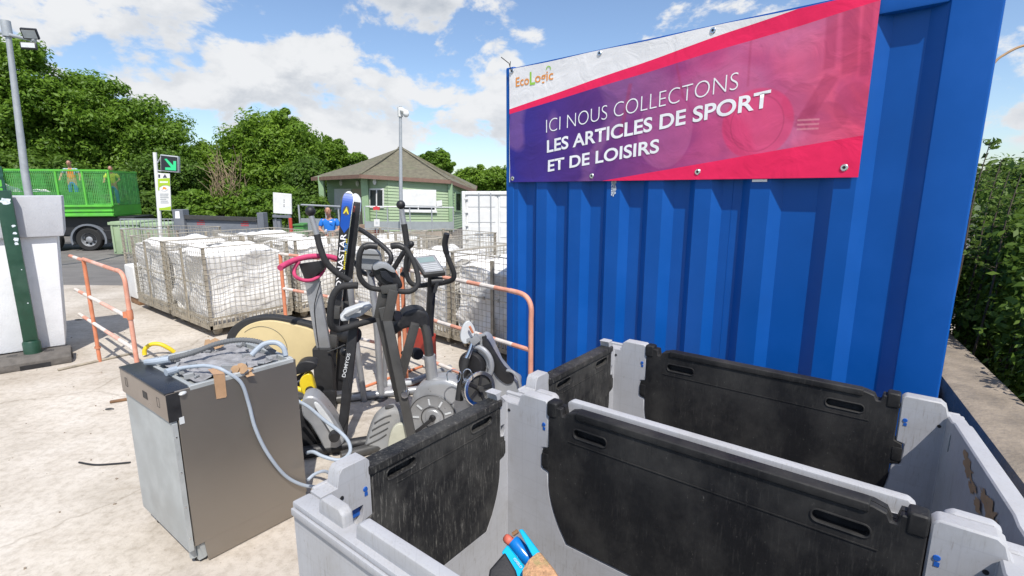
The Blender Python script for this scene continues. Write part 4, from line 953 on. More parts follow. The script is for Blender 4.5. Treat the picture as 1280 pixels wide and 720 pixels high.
# ------------------------------------------------------------------ dishwasher
DO = Vector((-1.452, 2.020, 0)); DW = Vector((-.80, .60, 0)); DD = Vector((.62, .785, 0)).normalized(); DH = .82; dw_, dd_ = .60, .585
DWs, DDs, Zs = DW*.955, DD*.955, Z*1.049
def D(a, b, z): return DO+DW*(a*.955)+DD*(b*.955)+Z*(z*1.049)
dish = thing('dishwasher', 'old built-in dishwasher with a bare steel side and dusty felt top, standing on the concrete', 'dishwasher', DO)
mb = MB(); mb.obox(D(0, .015, .10), DDs*(dd_-.015), DWs*.012, Zs*.715); mb.prism([D(.001, b, z) for b, z in ((.065, .004), (dd_-.005, .004), (dd_-.005, .115), (.055, .115))], DWs*.010); mb.bevel(.002, 1); mb.build('steel_side', 'steel', dish)
mb = MB(); mb.obox(D(dw_-.012, .02, .03), DDs*(dd_-.03), DWs*.012, Zs*.78); mb.obox(D(.012, dd_-.012, .03), DWs*(dw_-.024), DDs*.012, Zs*.77); mb.build('back_panel', 'galv', dish)
mb = MB(); mb.obox(D(.004, -.012, .085), DWs*(dw_-.008), DDs*.024, Zs*.605); mb.bevel(.004, 2); dr = mb.build('door', 'galv', dish)
mb = MB(); mb.obox(D(-.0015, -.011, .088), DDs*.020, DWs*.008, Zs*.59); mb.build('door_edge', 'galv', dr)
mb = MB()
for z in (.15, .30, .46, .62): mb.lathe([(0, .003), (.004, .002), (.004, 0)], D(-.0015, -.002, z), -DW, 8)
mb.build('screw', 'chrome', dr)
mb = MB(); mb.obox(D(.0, -.022, .692), DWs*dw_, DDs*.052, Zs*.118); mb.bevel(.004, 2); fa = mb.build('fascia', 'panel_brown', dish)
mb = MB(); mb.obox(D(.004, -.0245, .806), DWs*(dw_-.008), DDs*.105, Zs*.010); mb.bevel(.003, 2); tp = mb.build('control_strip', 'panel_dark', dish)
me = text_mesh('· · ▫', D(.36, .03, .8175), tuple(-DW), tuple(DD), .05, .008); link('control_marks', me, 'hose', tp, None, False)
mb = MB(); mb.obox(D(-.002, -.0215, .690), DDs*.053, DWs*.004, Zs*.119); mb.build('fascia_end', 'black', dish)
mb = MB(); mb.obox(D(.235, -.0235, .735), DWs*.055, DDs*.004, Zs*.032); mb.build('button_opening', 'black', fa)
mb = MB()
for a in (.085, .50): 
    for k in ((0, 0, .028, .0015), (0, .0, .0015, .04), (.028, 0, .0015, .04), (0, .04, .0295, .0015)): mb.obox(D(a+k[0], -.0232, .735+k[1]), DWs*k[2], DDs*.002, Zs*k[3])
mb.build('embossed_square', 'dark_metal', fa)
mb = MB(); mb.ball(D(-.003, .045, .80), (.013, .02, .008), 10, 6); mb.obox(D(-.003, .018, .67), DDs*.02, DWs*.004, Zs*.03); mb.build('bracket', 'pale_grey', dish)
# top: recessed frame, felt mat, clutter
mb = MB(); mb.obox(D(.012, .05, .795), DWs*(dw_-.024), DDs*(dd_-.06), Zs*.006); mb.build('top_pan', 'galv', dish)
mb = MB(); mb.obox(D(-.001, .075, .800), DDs*(dd_-.085), DWs*.022, Zs*.022); mb.obox(D(dw_-.023, .075, .800), DDs*(dd_-.085), DWs*.022, Zs*.022); mb.obox(D(.02, .082, .800), DWs*(dw_-.04), DDs*.018, Zs*.020); mb.obox(D(.02, dd_-.035, .800), DWs*(dw_-.04), DDs*.030, Zs*.024); mb.bevel(.003, 1); mb.build('top_frame', 'galv', dish)
bm = bmesh.new(); bmesh.ops.create_grid(bm, x_segments=40, y_segments=36, size=.5)
for v in bm.verts:
    x, y = v.co.x+.5, v.co.y+.5; h = .012+.012*mnoise.noise((x*7, y*7, 2))+.006*mnoise.noise((x*20, y*20, 5)); v.co = D(.05+x*.48, .12+y*.40, .806+max(-.004, h))
me = bpy.data.meshes.new('felt_mat'); bm.to_mesh(me); bm.free(); link('felt_mat', me, 'felt', dish)
mb = MB(); random.seed(21)
for k in range(26):
    a, b = random.choice([(random.uniform(.04, .12), random.uniform(.12, .5)), (random.uniform(.45, .55), random.uniform(.12, .5)), (random.uniform(.05, .5), random.uniform(.42, .53)), (random.uniform(.05, .55), random.uniform(.12, .2))])
    mb.box(D(a, b, .826), (random.uniform(.012, .05), random.uniform(.01, .03), random.uniform(.006, .03)), u=(random.uniform(-1, 1), random.uniform(-1, 1), random.uniform(-.2, .2)))
mb.bevel(.002, 1); mb.build('top_fitting', 'grey_body', dish)
mb = MB(); mb.tube([D(.05, .02, .03), D(.05, .02, .11)], .018, 10); mb.obox(D(.02, .03, .015), DWs*.06, DDs*.06, Zs*.10); mb.prism([D(.012+a*.0, b, z) for a, b, z in ((0, .035, .09), (0, .09, .10), (0, .075, .03), (0, .05, .02))], DWs*.03); mb.build('plinth_foot', 'galv', dish)
mb = MB()
for a in (.06, .54):
    for b in (.05, .53): mb.lathe([(.012, .10), (.012, .03), (.024, .02), (.024, 0)], D(a, b, 0), Z, 12)
mb.build('levelling_foot', 'black', dish)
mb = MB(); mb.obox(D(.06, .05, .03), DWs*.48, DDs*.49, Zs*.70); mb.build('tub_underside', 'dark_metal', dish)
# corrugated drain hose across the top
def ribbed(pts, r, step=.008):
    mb = MB(); m2 = MB(); m2.tube(pts, r, 4, smooth=8)
    pts = [Vector(p) for p in pts]; q = []
    k = len(pts)
    for i in range(k-1):
        p0, p1, p2, p3 = pts[max(i-1, 0)], pts[i], pts[i+1], pts[min(i+2, k-1)]
        for t in range(30):
            t /= 30; q.append(.5*((2*p1)+(p2-p0)*t+(2*p0-5*p1+4*p2-p3)*t*t+(3*p1-p0-3*p2+p3)*t**3))
    q.append(pts[-1]); m2.bm.free()
    res = [q[0]]; acc = 0
    for a, b in zip(q, q[1:]):
        acc += (b-a).length
        if acc >= step/2: res.append(b); acc = 0
    mb.tube(res, [r*(1 if j % 2 else .84) for j in range(len(res))], 10); return mb
ribbed([D(.44, .10, .845), D(.40, .16, .85), D(.36, .24, .865), D(.33, .34, .89), D(.27, .43, .90), D(.20, .50, .885), D(.16, .53, .85), D(.14, .55, .83)], .014).build('drain_hose', 'dark_hose', dish)
mb = MB(); mb.tube([D(.40, .14, .848), D(.45, .09, .84), D(.50, .07, .832)], .016, 10, smooth=4); mb.tube([D(.22, .06, .84), D(.23, .11, .84)], .017, 10); mb.build('hose_cuff', 'hose', dish)
mb = MB(); mb.tube([D(.13, .42, .85), D(.12, .48, .89), D(.09, .53, .895), D(.06, .555, .87), D(.05, .56, .83)], .013, 10, smooth=6); mb.build('drain_spout', 'hose', dish)
mb = MB(); mb.lathe([(.0, .0005), (.009, .0005)], D(.13, .42, .85), (D(.13, .42, .85)-D(.12, .48, .89)).normalized(), 12); mb.build('spout_opening', 'black', dish)
# thin inlet hose: over the edge, down the steel side, looping on the ground
hp = [D(.23, .10, .842), D(.19, .14, .850), D(.12, .19, .858), D(.06, .215, .855), D(.015, .235, .843), D(-.012, .25, .80), D(-.022, .272, .70), D(-.035, .30, .58), D(-.05, .335, .44), D(-.075, .37, .32), D(-.12, .41, .245), D(-.17, .45, .222), D(-.20, .50, .23), D(-.18, .56, .26), D(-.12, .57, .275), D(-.07, .56, .27), D(-.06, .57, .29), D(-.10, .60, .33), D(-.20, .62, .37), D(-.24, .66, .43), D(-.20, .70, .52), D(-.12, .72, .60), D(-.04, .70, .66), D(.02, .66, .70)]
hp = [D(.23, .10, .842), D(.19, .14, .850), D(.12, .19, .858), D(.06, .215, .855), D(.015, .235, .843)]
sidey = [(301, 478), (311, 505), (319, 535), (334, 566), (356, 594), (378, 606), (397, 608), (410, 603), (414, 594), (405, 589), (393, 593), (385, 600)]
for k, (x, y) in enumerate(sidey): hp.append(onplane(x, y, D(-.012-.004*min(k, 3)-.010*max(0, k-4), 0, 0), DD))
mb = MB(); mb.tube(hp, .0085, 10, smooth=6); mb.build('inlet_hose', 'hose', dish)
hq = [P(x, y, Y) for x, y, Y in ((384, 566, 2.60), (392, 565, 2.58), (405, 571, 2.56), (425, 575, 2.56), (437, 566, 2.58), (436, 553, 2.62), (425, 540, 2.66), (405, 525, 2.72), (386, 509, 2.80), (370, 500, 2.86))]
mb = MB(); mb.tube(hq, .010, 10, smooth=6); mb.build('inlet_hose', 'hose', dish)
mb = MB()
mb.prism([D(-.003, b, z) for b, z in ((.178, .843), (.228, .835), (.226, .735), (.222, .728), (.180, .733))], -DWs*.0012)
mb.prism([D(-.003, .178, .844), D(-.003, .228, .836), D(.06, .226, .852), D(.06, .182, .854)], Zs*.0012)
mb.build('parcel_tape', 'tape', dish)
mb = MB(); random.seed(4)
for (a, b, z, w) in ((.0, .31, .83, .035), (.03, .29, .835, .03), (-.012, .335, .805, .03), (.05, .33, .83, .03), (.01, .345, .82, .028), (.50, .36, .85, .045), (.46, .40, .845, .04), (.53, .42, .84, .045)):
    p = D(a, b, z); n_v = Vector((random.uniform(-.5, .5), -.6+random.uniform(-.3, .3), random.uniform(.3, 1))).normalized(); x_ = n_v.orthogonal().normalized(); y_ = n_v.cross(x_)
    mb.prism([p+(x_*math.cos(t)+y_*math.sin(t))*w*random.uniform(.45, .95) for t in (0, .7, 1.5, 2.3, 3.0, 3.9, 4.7, 5.5)], n_v*.002)
mb.build('torn_cardboard', 'card', dish)
# ------------------------------------------------------------------ heap of fitness machines
def PX(lst, Y): return [P(x, y, Y) for x, y in lst]
def PD(lst): return [P(x, y, Y) for x, y, Y in lst]
def T_(root, name, m, pts, r, n=12, smooth=6, flat=1.0, label=None):
    mb = MB(); mb.tube(pts, r, n, smooth=smooth, flat=flat); return mb.build(name, m, root, label)
def plate(root, name, m, px, Y, thick, slope=0.0, bev=.006, seg=3, x0=None, label=None):
    """rounded moulding: pixel outline laid on an upright plane that recedes by slope, with real thickness"""
    x0 = px[0][0] if x0 is None else x0
    o = P(x0, 400, Y); u = Vector((math.cos(slope), math.sin(slope), 0))
    pts = [onplane(x, y, o, u) for x, y in px]; n = Vector((-u.y, u.x, 0)); 
    mb = MB(); mb.prism(pts, n*thick); mb.bevel(bev, seg); return mb.build(name, m, root, label), o, u, n
def smooth2(px, k=4):
    out = []; n = len(px)
    for i in range(n):
        p0, p1, p2, p3 = px[(i-1) % n], px[i], px[(i+1) % n], px[(i+2) % n]
        for t in range(k):
            t /= k
            out.append(tuple(.5*((2*p1[j])+(p2[j]-p0[j])*t+(2*p0[j]-5*p1[j]+4*p2[j]-p3[j])*t*t+(3*p1[j]-p0[j]-3*p2[j]+p3[j])*t**3) for j in (0, 1)))
    return out
GE = 'fitness machines heaped behind the dishwasher'
# 1 cream exercise bike with pink handlebar
Y1 = 3.75
base = P(405, 520, Y1); base.z = 0
b1 = thing('exercise_bike', 'old exercise bike with a cream side cover, silver mast and pink handlebar', 'exercise bike', base, GE)
ho = [(281, 432), (287, 412), (305, 400), (335, 395.5), (370, 401), (398, 411), (398, 440), (392, 458), (375, 475), (330, 492), (295, 480), (282, 456)]
plate(b1, 'rim_guard', 'foam', smooth2(ho), Y1, .10, .10, .02)
hi_ = [(291, 434), (297, 417), (312, 405.5), (336, 401), (366, 406), (394, 416), (394, 440), (388, 455), (372, 470), (330, 486), (300, 476), (291, 455)]
hc, o_, u_, n_v = plate(b1, 'side_cover', 'cream', smooth2(hi_), Y1-.022, .03, .10, .006)
mb = MB(); cc = onplane(328, 437, o_-n_v*.001, u_); mb.tube(arcpts(cc, u_, Z, .185, -60, 130, 40), .0018, 6); mb.build('cover_seam', 'dark_metal', hc)
mb = MB(); mb.lathe([(0, .006), (.012, .005), (.014, 0)], onplane(355, 441, o_, u_), -n_v, 12); mb.build('cover_screw', 'black', hc)
ms = [P(388, 333, Y1-.02), P(399, 395, Y1), P(406, 436, Y1+.02)]
mb = MB(); mb.bar(P(387, 330, Y1-.02), P(406, 440, Y1+.02), .105, .05, (1, .1, 0)); mb.bevel(.012, 3); mb.build('mast', 'silver', b1)
mb = MB(); mb.bar(P(404, 433, Y1+.02), P(409, 512, Y1+.05), .145, .10, (1, .1, 0)); mb.bevel(.015, 3); mb.build('mast_sleeve', 'foam', b1)
mb = MB(); mb.bar(P(411, 488, Y1-.05), P(412, 512, Y1-.05), .10, .04, (1, .1, 0)); mb.bevel(.008, 2); mb.build('sleeve_block', 'black', b1)
mb = MB(); g_ = P(409, 512, Y1+.05); mb.bar(g_, Vector((g_.x+.02, g_.y+.03, .04)), .08, .06, (1, 0, 0)); mb.tube([Vector((g_.x-.3, g_.y-.1, .035)), Vector((g_.x+.32, g_.y+.15, .035))], .035, 12); mb.tube([Vector((g_.x-.02, g_.y, .06)), Vector((g_.x-.75, g_.y+.12, .06))], .035, 12); mb.tube([Vector((g_.x-.78, g_.y-.2, .035)), Vector((g_.x-.72, g_.y+.4, .035))], .035, 12); mb.build('base_frame', 'dark_metal', b1)
mb = MB(); mb.prism([P(x, y, Y1-.06) for x, y in ((373, 330), (408, 325), (403, 336), (390, 350), (381, 350))], Vector((.01, .045, 0))); mb.bevel(.004, 2); mb.build('handlebar_plate', 'black', b1)
T_(b1, 'handlebar', 'pink', PD([(350, 335, Y1-.30), (358, 330, Y1-.22), (372, 324, Y1-.10), (390, 320.5, Y1-.02), (412, 321, Y1+.06), (430, 327, Y1+.14)]), .021, 12)
T_(b1, 'grip_loop', 'pink', PD([(374, 327, Y1-.10), (368, 336, Y1-.13), (369, 345, Y1-.15), (378, 350, Y1-.12), (390, 350, Y1-.08), (400, 344, Y1-.02), (406, 334, Y1+.02), (408, 325, Y1+.04)]), .0135, 12)
T_(b1, 'sensor_cable', 'black', PD([(401, 352, Y1-.07), (396, 368, Y1-.06), (393, 385, Y1-.05), (395, 410, Y1-.05), (398, 432, Y1-.06)]), .0035, 6)
T_(b1, 'brake_lever', 'dark_metal', PD([(410, 440, Y1-.04), (420, 436, Y1-.06), (431, 431, Y1-.08)]), .006, 6)
# 2 pair of skis
ski_l = ['black alpine ski with a blue tip and yellow arrow emblem, standing among the machines', 'dark alpine ski with a pale worn tip leaning behind the blue-tipped one']
def ski(xt, yt, xb, yb, Yt, Yb, wid, blue, label):
    top, bot = P(xt, yt, Yt), P(xb, yb, Yb); d = (bot-top); ln = d.length; d.normalize()
    w = Vector((1, .12 if blue else .55, 0)); w = (w-d*w.dot(d)).normalized(); nrm = w.cross(d); 
    if nrm.y > 0: nrm = -nrm
    t = thing('alpine_ski', label, 'ski', Vector((bot.x, bot.y, 0)), 'pair of skis')
    NS = 60
    def hw(a):                                                      # half width along the length: rounded shovel, waist, tail
        if a < .035: return wid*.5*math.sqrt(max(0.02, 1-((.035-a)/.035)**2))
        return wid*.5*(1-.28*math.sin(min(1, (a-.035)/.9)*math.pi))
    def cen(a): return top+d*ln*a-nrm*(-1)*0+nrm*(.0)+(-nrm)*(.05*max(0, (.10-a)/.10)**2)
    def strip(a0, a1, k0, k1, off, n=NS):
        vs, fs = [], []
        for i in range(n+1):
            a = a0+(a1-a0)*i/n
            for k in (k0, k1): vs.append(cen(a)+w*hw(a)*k+nrm*off)
        for i in range(n): fs.append([2*i, 2*i+1, 2*i+3, 2*i+2])
        return vs, fs
    v1, f1 = strip(0, 1, -1, 1, .008); v2, f2 = strip(0, 1, -1, 1, -.004); nb_ = len(v1)
    fs = f1+[[q+nb_ for q in reversed(f)] for f in f2]
    for i in range(NS): fs += [[2*i, 2*i+2, 2*i+2+nb_, 2*i+nb_], [2*i+3, 2*i+1, 2*i+1+nb_, 2*i+3+nb_]]
    fs += [[0, nb_, nb_+1, 1], [2*NS+1, 2*NS+1+nb_, 2*NS+nb_, 2*NS]]
    body = pysurf('ski_body', v1+v2, fs, 'black', t)
    vs, fs = strip(0, 1, .88, 1.0, .0086); pysurf('edge_line', vs, fs, 'chrome', t)
    if blue:
        vs, fs = strip(.012, .16, -.86, .84, .0092, 14)
        vs += [cen(.19)+nrm*.0092]; fs += [[28, 29, 30]]; pysurf('blue_tip', vs, fs, 'ink_blue2', t)
        tip = [cen(.0)+w*hw(.0)*k+nrm*.0095 for k in (-1, 1)]
        vs, fs = strip(.0, .009, -.9, .9, .0096, 8); pysurf('tip_guard', vs, fs, 'pale_grey', t)
        c0 = cen(.088); em = [c0+(w*math.cos(a)*.8+d*math.sin(a)*1.25)*.030+nrm*.0102 for a in [2*math.pi*i/20 for i in range(20)]]
        mb = MB(); mb.poly(em); mb.build('emblem_disc', 'ink_dark', t, None, False)
        mb = MB(); q = lambda a, b: c0+w*a+d*b+nrm*.0108
        mb.poly([q(0, -.030), q(.022, .026), (q(.010, .020)), q(0, .002)]); mb.poly([q(0, -.030), q(0, .002), q(-.010, .020), q(-.022, .026)]); mb.build('emblem_arrow', 'ink_yellow', t, None, False)
        o = cen(.445)+w*(.016)+nrm*.0092
        me = text_mesh('DYNASTAR', o, tuple(-d), tuple(-w), .42, .040, weight=.012); link('lettering', me, 'ink_white', t, None, False)
        mb = MB()
        for k in range(16):
            a = .215+.009*k; mb.poly([cen(a)+w*.020+nrm*.0093, cen(a+.006)+w*.020+nrm*.0093, cen(a+.006)+w*random.uniform(.026, .034)+nrm*.0093, cen(a)+w*random.uniform(.026, .034)+nrm*.0093])
        mb.build('graphic_marks', 'ink_yellow', t, None, False)
        mb = MB()
        for k in range(6): mb.poly([cen(.235+.006*k)+w*.012+nrm*.0093, cen(.239+.006*k)+w*.012+nrm*.0093, cen(.239+.006*k)+w*.034+nrm*.0093, cen(.235+.006*k)+w*.034+nrm*.0093])
        mb.build('graphic_bars', 'royal', t, None, False)
    else:
        vs, fs = strip(.0, .04, -.92, .92, .0092, 10); pysurf('worn_tip', vs, fs, 'pale_grey', t)
        vs, fs = strip(.06, .09, -.9, -.1, .0097, 4); pysurf('tip_mark', vs, fs, 'coral', t)
    # binding
    for a in (.56, .70):
        mb = MB(); p = cen(a)+nrm*.025; mb.bar(p-d*.05, p+d*.05, .062, .045, w); mb.bevel(.008, 2); mb.build('binding', 'dark_metal', t)
    return t
M['ink_blue2'] = mat('royal_blue_print', (.004, .07, .38), .35, var=.06)
ski(435.5, 239, 410, 500, 3.86, 3.80, .090, True, ski_l[0])
ski(446, 242, 422, 488, 3.98, 3.92, .085, False, ski_l[1])
# 3 cross trainer with tall knobbed arms (behind)
Y3 = 3.95
base = P(478, 505, Y3); base.z = 0
e1 = thing('cross_trainer', 'silver cross trainer with two tall black push arms ending in round knobs', 'cross trainer', base, GE)
def arm(pts, rr, kn):
    a = T_(e1, 'push_arm', 'silver', PD(pts[:3]), rr*.86, 12, 4)
    T_(e1, 'arm_grip', 'foam', PD(pts[1:]), rr, 12, 6)
    mb = MB(); mb.ball(P(*kn), .036, 16, 10); mb.build('arm_knob', 'black', a)
arm([(389, 270, Y3-.30), (396, 293, Y3-.30), (401, 312, Y3-.30), (408, 328, Y3-.29), (421, 341, Y3-.26), (437, 351, Y3-.22)], .023, (388, 264, Y3-.30))
arm([(502, 262, Y3+.12), (505, 280, Y3+.12), (508, 300, Y3+.12), (510, 318, Y3+.11), (509, 334, Y3+.08), (503, 345, Y3+.04)], .025, (501, 256, Y3+.12))
T_(e1, 'arm_link', 'silver', PD([(437, 350, Y3-.22), (439, 370, Y3-.20), (441, 388, Y3-.16), (447, 440, Y3-.12), (456, 503, Y3-.06)]), .024, 12, 3)
T_(e1, 'fixed_handle', 'black', PD([(436, 284, Y3+.10), (448, 286, Y3+.06), (464, 296, Y3-.04), (480, 309, Y3-.10), (488, 318, Y3-.13), (488, 327, Y3-.14), (480, 334, Y3-.12), (468, 338, Y3-.08)]), .019, 12)
T_(e1, 'fixed_handle', 'black', PD([(430, 300, Y3+.14), (436, 318, Y3+.12), (446, 332, Y3+.08), (456, 342, Y3+.02), (468, 343, Y3-.04)]), .019, 12)
T_(e1, 'cross_tube', 'black', PD([(514, 306, Y3-.12), (503, 318, Y3-.10), (488, 342, Y3-.08), (474, 356, Y3-.06)]), .020, 12, 4)
mb = MB(); mb.ball(P(514, 305, Y3-.12), .024, 12, 8); mb.build('tube_cap', 'black', e1)
pt_ = [(445, 317), (450, 312), (463, 311), (474, 316), (476, 330), (470, 338), (452, 337), (445, 328)]
plate(e1, 'console', 'grey_body', smooth2(pt_), Y3-.08, .09, .15, .02)
mb = MB(); mb.bar(P(447, 318, Y3-.11), P(474, 319, Y3-.09), .012, .02, (0, 0, 1)); mb.build('console_slot', 'dark_metal', e1)
mb = MB(); mb.tube(PD([(462, 336, Y3), (467, 370, Y3), (472, 420, Y3), (475, 470, Y3), (478, 503, Y3)]), .034, 14, smooth=5, flat=.8); mb.build('mast', 'silver', e1)
mb = MB(); mb.lathe([(0, -.05), (.062, -.05), (.068, -.03), (.068, .03), (.06, .05), (.03, .055), (0, .055)], P(477, 507, Y3-.03), (-.5, -.8, .1), 20); mb.build('pivot_hub', 'dark_metal', e1)
T_(e1, 'foot_tube', 'pale_grey', PD([(438, 534, Y3-.10), (455, 526, Y3-.06), (470, 519, Y3-.02)]), .040, 14, 0)
mb = MB(); mb.lathe([(0, .001), (.034, .001)], P(437.5, 534.5, Y3-.101), (P(438, 534, Y3-.1)-P(470, 519, Y3-.02)).normalized(), 14); mb.build('tube_end', 'dark_metal', e1)
T_(e1, 'pedal_arm', 'silver', PD([(449, 505, Y3-.08), (470, 512, Y3-.03), (500, 500, Y3+.1), (530, 488, Y3+.2)]), .026, 12, 2)
g_ = P(478, 510, Y3); mb = MB(); mb.tube([g_, Vector((g_.x, g_.y, .04))], .03, 12); mb.tube([Vector((g_.x-.35, g_.y-.1, .035)), Vector((g_.x+.3, g_.y+.1, .035))], .032, 12); mb.tube([Vector((g_.x, g_.y, .05)), Vector((g_.x+.5, g_.y+.6, .05))], .03, 12); mb.build('base_frame', 'silver', e1)
T_(e1, 'rear_link', 'silver', PD([(478, 398, Y3+.06), (481, 440, Y3+.08), (481, 478, Y3+.1), (482, 483, Y3+.1)]), .018, 10, 2)
mb = MB(); mb.obox(P(484, 484, Y3+.12), (.20, .05, 0), (-.02, .1, 0), (0, 0, .03)); mb.bevel(.01, 2); mb.build('pedal', 'pale_grey', e1)
# 4 cross trainer at the front with black lettered mast
Y4 = 3.15
base = P(415, 575, Y4-.1); base.z = 0
e2 = thing('cross_trainer', 'cross trainer with a lettered black mast and silver body, right behind the dishwasher', 'cross trainer', base, GE)
mb = MB(); mb.bar(P(443, 398, Y4+.06), P(423, 590, Y4-.08), .062, .05, (1, .25, 0)); mb.bevel(.012, 3); mast = mb.build('mast', 'black', e2)
p0, p1 = P(429.5, 470, Y4-.020), P(438, 432, Y4+.01); dd_v = (p1-p0).normalized(); sd = Vector((1, .25, 0)); sd = (sd-dd_v*sd.dot(dd_v)).normalized()
fo = sd.cross(dd_v); fo = fo if fo.y < 0 else -fo
me = text_mesh('DOMYOS', p0+fo*.0265+sd*.012, tuple(dd_v), tuple(-sd), .16, .021, weight=.015); link('lettering', me, 'pale_grey', mast, None, False)
T_(e2, 'handle', 'foam', PD([(447, 357, Y4-.10), (438, 357, Y4-.12), (425, 359, Y4-.14), (416, 371, Y4-.15), (413, 390, Y4-.15), (414, 406, Y4-.13), (422, 412, Y4-.08), (445, 406, Y4), (470, 399, Y4+.10), (478, 398, Y4+.13)]), .021, 12)
cs = [(425, 398), (432, 389), (448, 383), (463, 380), (466, 384), (452, 395), (436, 401), (427, 402)]
plate(e2, 'console', 'pale_grey', cs, Y4+.06, .10, .35, .010)
mb = MB(); mb.prism([P(x, y, Y4+.055) for x, y in ((429, 394), (446, 386), (460, 383), (449, 389), (434, 396))], Vector((0, .02, 0))); mb.build('console_rim', 'silver', e2)
mb = MB(); mb.lathe([(0, -.06), (.055, -.06), (.06, 0), (.05, .06), (0, .06)], P(437, 418, Y4+.1), (.9, -.4, 0), 16); mb.ball(P(431, 440, Y4+.12), .035, 12, 8); mb.build('adjuster', 'black', e2)
sb = [(377, 502), (384, 496), (396, 498), (412, 515), (423, 532), (431, 550), (424, 560), (408, 566), (400, 552), (388, 532), (378, 520)]
plate(e2, 'body_cover', 'silver', smooth2(sb, 3), Y4-.16, .16, .25, .03)
sb2 = [(374, 512), (380, 520), (388, 536), (397, 556), (402, 580), (398, 596), (374, 596)]
plate(e2, 'lower_cover', 'black', sb2, Y4-.10, .14, .2, .02)
sb3 = [(392, 505), (399, 506), (414, 526), (421, 540), (416, 544), (403, 524)]
plate(e2, 'cover_inlay', 'pale_grey', smooth2(sb3, 3), Y4-.178, .02, .25, .006)
mb = MB(); mb.lathe([(0, -.03), (.03, -.03), (.036, 0), (.03, .03), (0, .03)], P(418, 545, Y4-.2), (.3, -.9, 0), 16); mb.build('cover_knob', 'black', e2)
mb = MB(); mb.lathe([(0, 0), (.045, .0), (.05, .01), (.05, .20), (.045, .22), (0, .22)], P(424, 590, Y4-.15)-Z*.12, Z, 18); mb.build('pivot_post', 'black', e2)
g_ = P(424, 592, Y4-.08); mb = MB(); mb.tube([Vector((g_.x-.30, g_.y-.12, .04)), Vector((g_.x+.28, g_.y+.1, .04))], .04, 14); mb.tube([Vector((g_.x, g_.y, .05)), Vector((g_.x-.25, g_.y+.45, .05))], .035, 12); mb.tube([g_, Vector((g_.x, g_.y, .04))], .035, 12); mb.build('base_frame', 'black', e2)
T_(e2, 'cable', 'black', PD([(434, 470, Y4-.03), (438, 490, Y4-.05), (436, 515, Y4-.06), (428, 535, Y4-.08)]), .003, 6)
# 5 small yellow bike with black saddle
base = P(385, 500, 3.45); base.z = 0
ty = thing('balance_bike', 'small yellow bike with a black saddle, half hidden behind the dishwasher', 'bike', base)
sd_ = [(371, 457), (380, 452), (392, 453), (396, 458), (390, 463), (378, 467), (368, 468)]
plate(ty, 'saddle', 'black', smooth2(sd_, 3), 3.40, .12, .2, .02)
yb = [(380, 469), (388, 468), (392, 480), (394, 492), (386, 497), (378, 492), (374, 478)]
plate(ty, 'frame', 'yellow', smooth2(yb, 3), 3.42, .07, .2, .02)
mb = MB(); mb.lathe([(0, -.02), (.025, -.02), (.03, 0), (.025, .02), (0, .02)], P(387, 488, 3.40), (.1, -1, 0), 14); mb.build('crank_knob', 'black', ty)
mb = MB()
c_ = P(378, 515, 3.5); c_.z = .16; mb.lathe([(.10, -.02), (.15, -.025), (.16, 0), (.15, .025), (.10, .02)], c_, (.2, -1, 0), 24); c2 = c_+Vector((-.42, -.08, 0)); mb.lathe([(.10, -.02), (.15, -.025), (.16, 0), (.15, .025), (.10, .02)], c2, (.2, -1, 0), 24); mb.build('wheel', 'tyre', ty)
T_(ty, 'frame_tube', 'yellow', [c_, P(384, 490, 3.46), c2+Z*.25, c2], .018, 10, 3)
# 6 upright bike in the middle with dark grey frame, black round console
Y6 = 3.05
base = P(505, 560, Y6); base.z = 0
b6 = thing('exercise_bike', 'exercise bike with slanted dark grey frame bars, tilted black console and looped handles', 'exercise bike', base, GE)
T_(b6, 'handlebar', 'foam', PD([(471, 308, Y6-.05), (462, 307, Y6-.06), (453, 310, Y6-.07), (449, 322, Y6-.07), (449, 342, Y6-.05), (454, 353, Y6-.03), (464, 360, Y6), (480, 362, Y6+.02)]), .0165, 12)
T_(b6, 'handlebar', 'foam', PD([(490, 308, Y6+.10), (499, 307, Y6+.10), (508, 312, Y6+.10), (516, 325, Y6+.09), (522, 343, Y6+.07), (522, 356, Y6+.05), (513, 364, Y6+.03), (498, 364, Y6+.02), (482, 362, Y6+.02)]), .0165, 12)
T_(b6, 'grip', 'black', PD([(472, 308, Y6-.05), (462, 307, Y6-.06), (455, 309, Y6-.07)]), .020, 12, 4)
T_(b6, 'grip', 'black', PD([(489, 308, Y6+.10), (498, 307, Y6+.10), (505, 310, Y6+.10)]), .020, 12, 4)
cs = [(465, 335), (472, 330), (484, 331), (494, 340), (502, 352), (502, 360), (491, 361), (478, 356), (468, 346)]
cc, o_, u_, n_v = plate(b6, 'console', 'black', smooth2(cs, 4), Y6-.02, .06, .3, .014)
cs = [(466, 334), (473, 329), (485, 330.5), (495, 340), (489, 340), (479, 335), (469, 338)]
plate(b6, 'console_hood', 'silver', smooth2(cs, 3), Y6-.045, .08, .3, .008)
cs = [(475, 339), (483, 339), (490, 347), (492, 354), (484, 352), (477, 346)]
plate(b6, 'screen', 'panel_dark', cs, Y6-.027, .01, .3, .002, 1)
mb = MB(); mb.bar(P(479, 366, Y6), P(473, 396, Y6+.02), .055, .045, (1, .2, 0)); mb.bar(P(474, 392, Y6+.02), P(500, 500, Y6+.12), .055, .045, (1, .2, 0)); mb.bevel(.008, 2); mb.build('frame_bar', 'dark_metal', b6)
mb = MB(); mb.bar(P(492, 362, Y6-.03), P(484, 402, Y6-.02), .06, .04, (1, .2, 0)); mb.bar(P(484, 398, Y6-.02), P(515, 548, Y6-.05), .058, .04, (1, .2, 0)); mb.bevel(.008, 2); mb.build('frame_bar', 'dark_metal', b6)
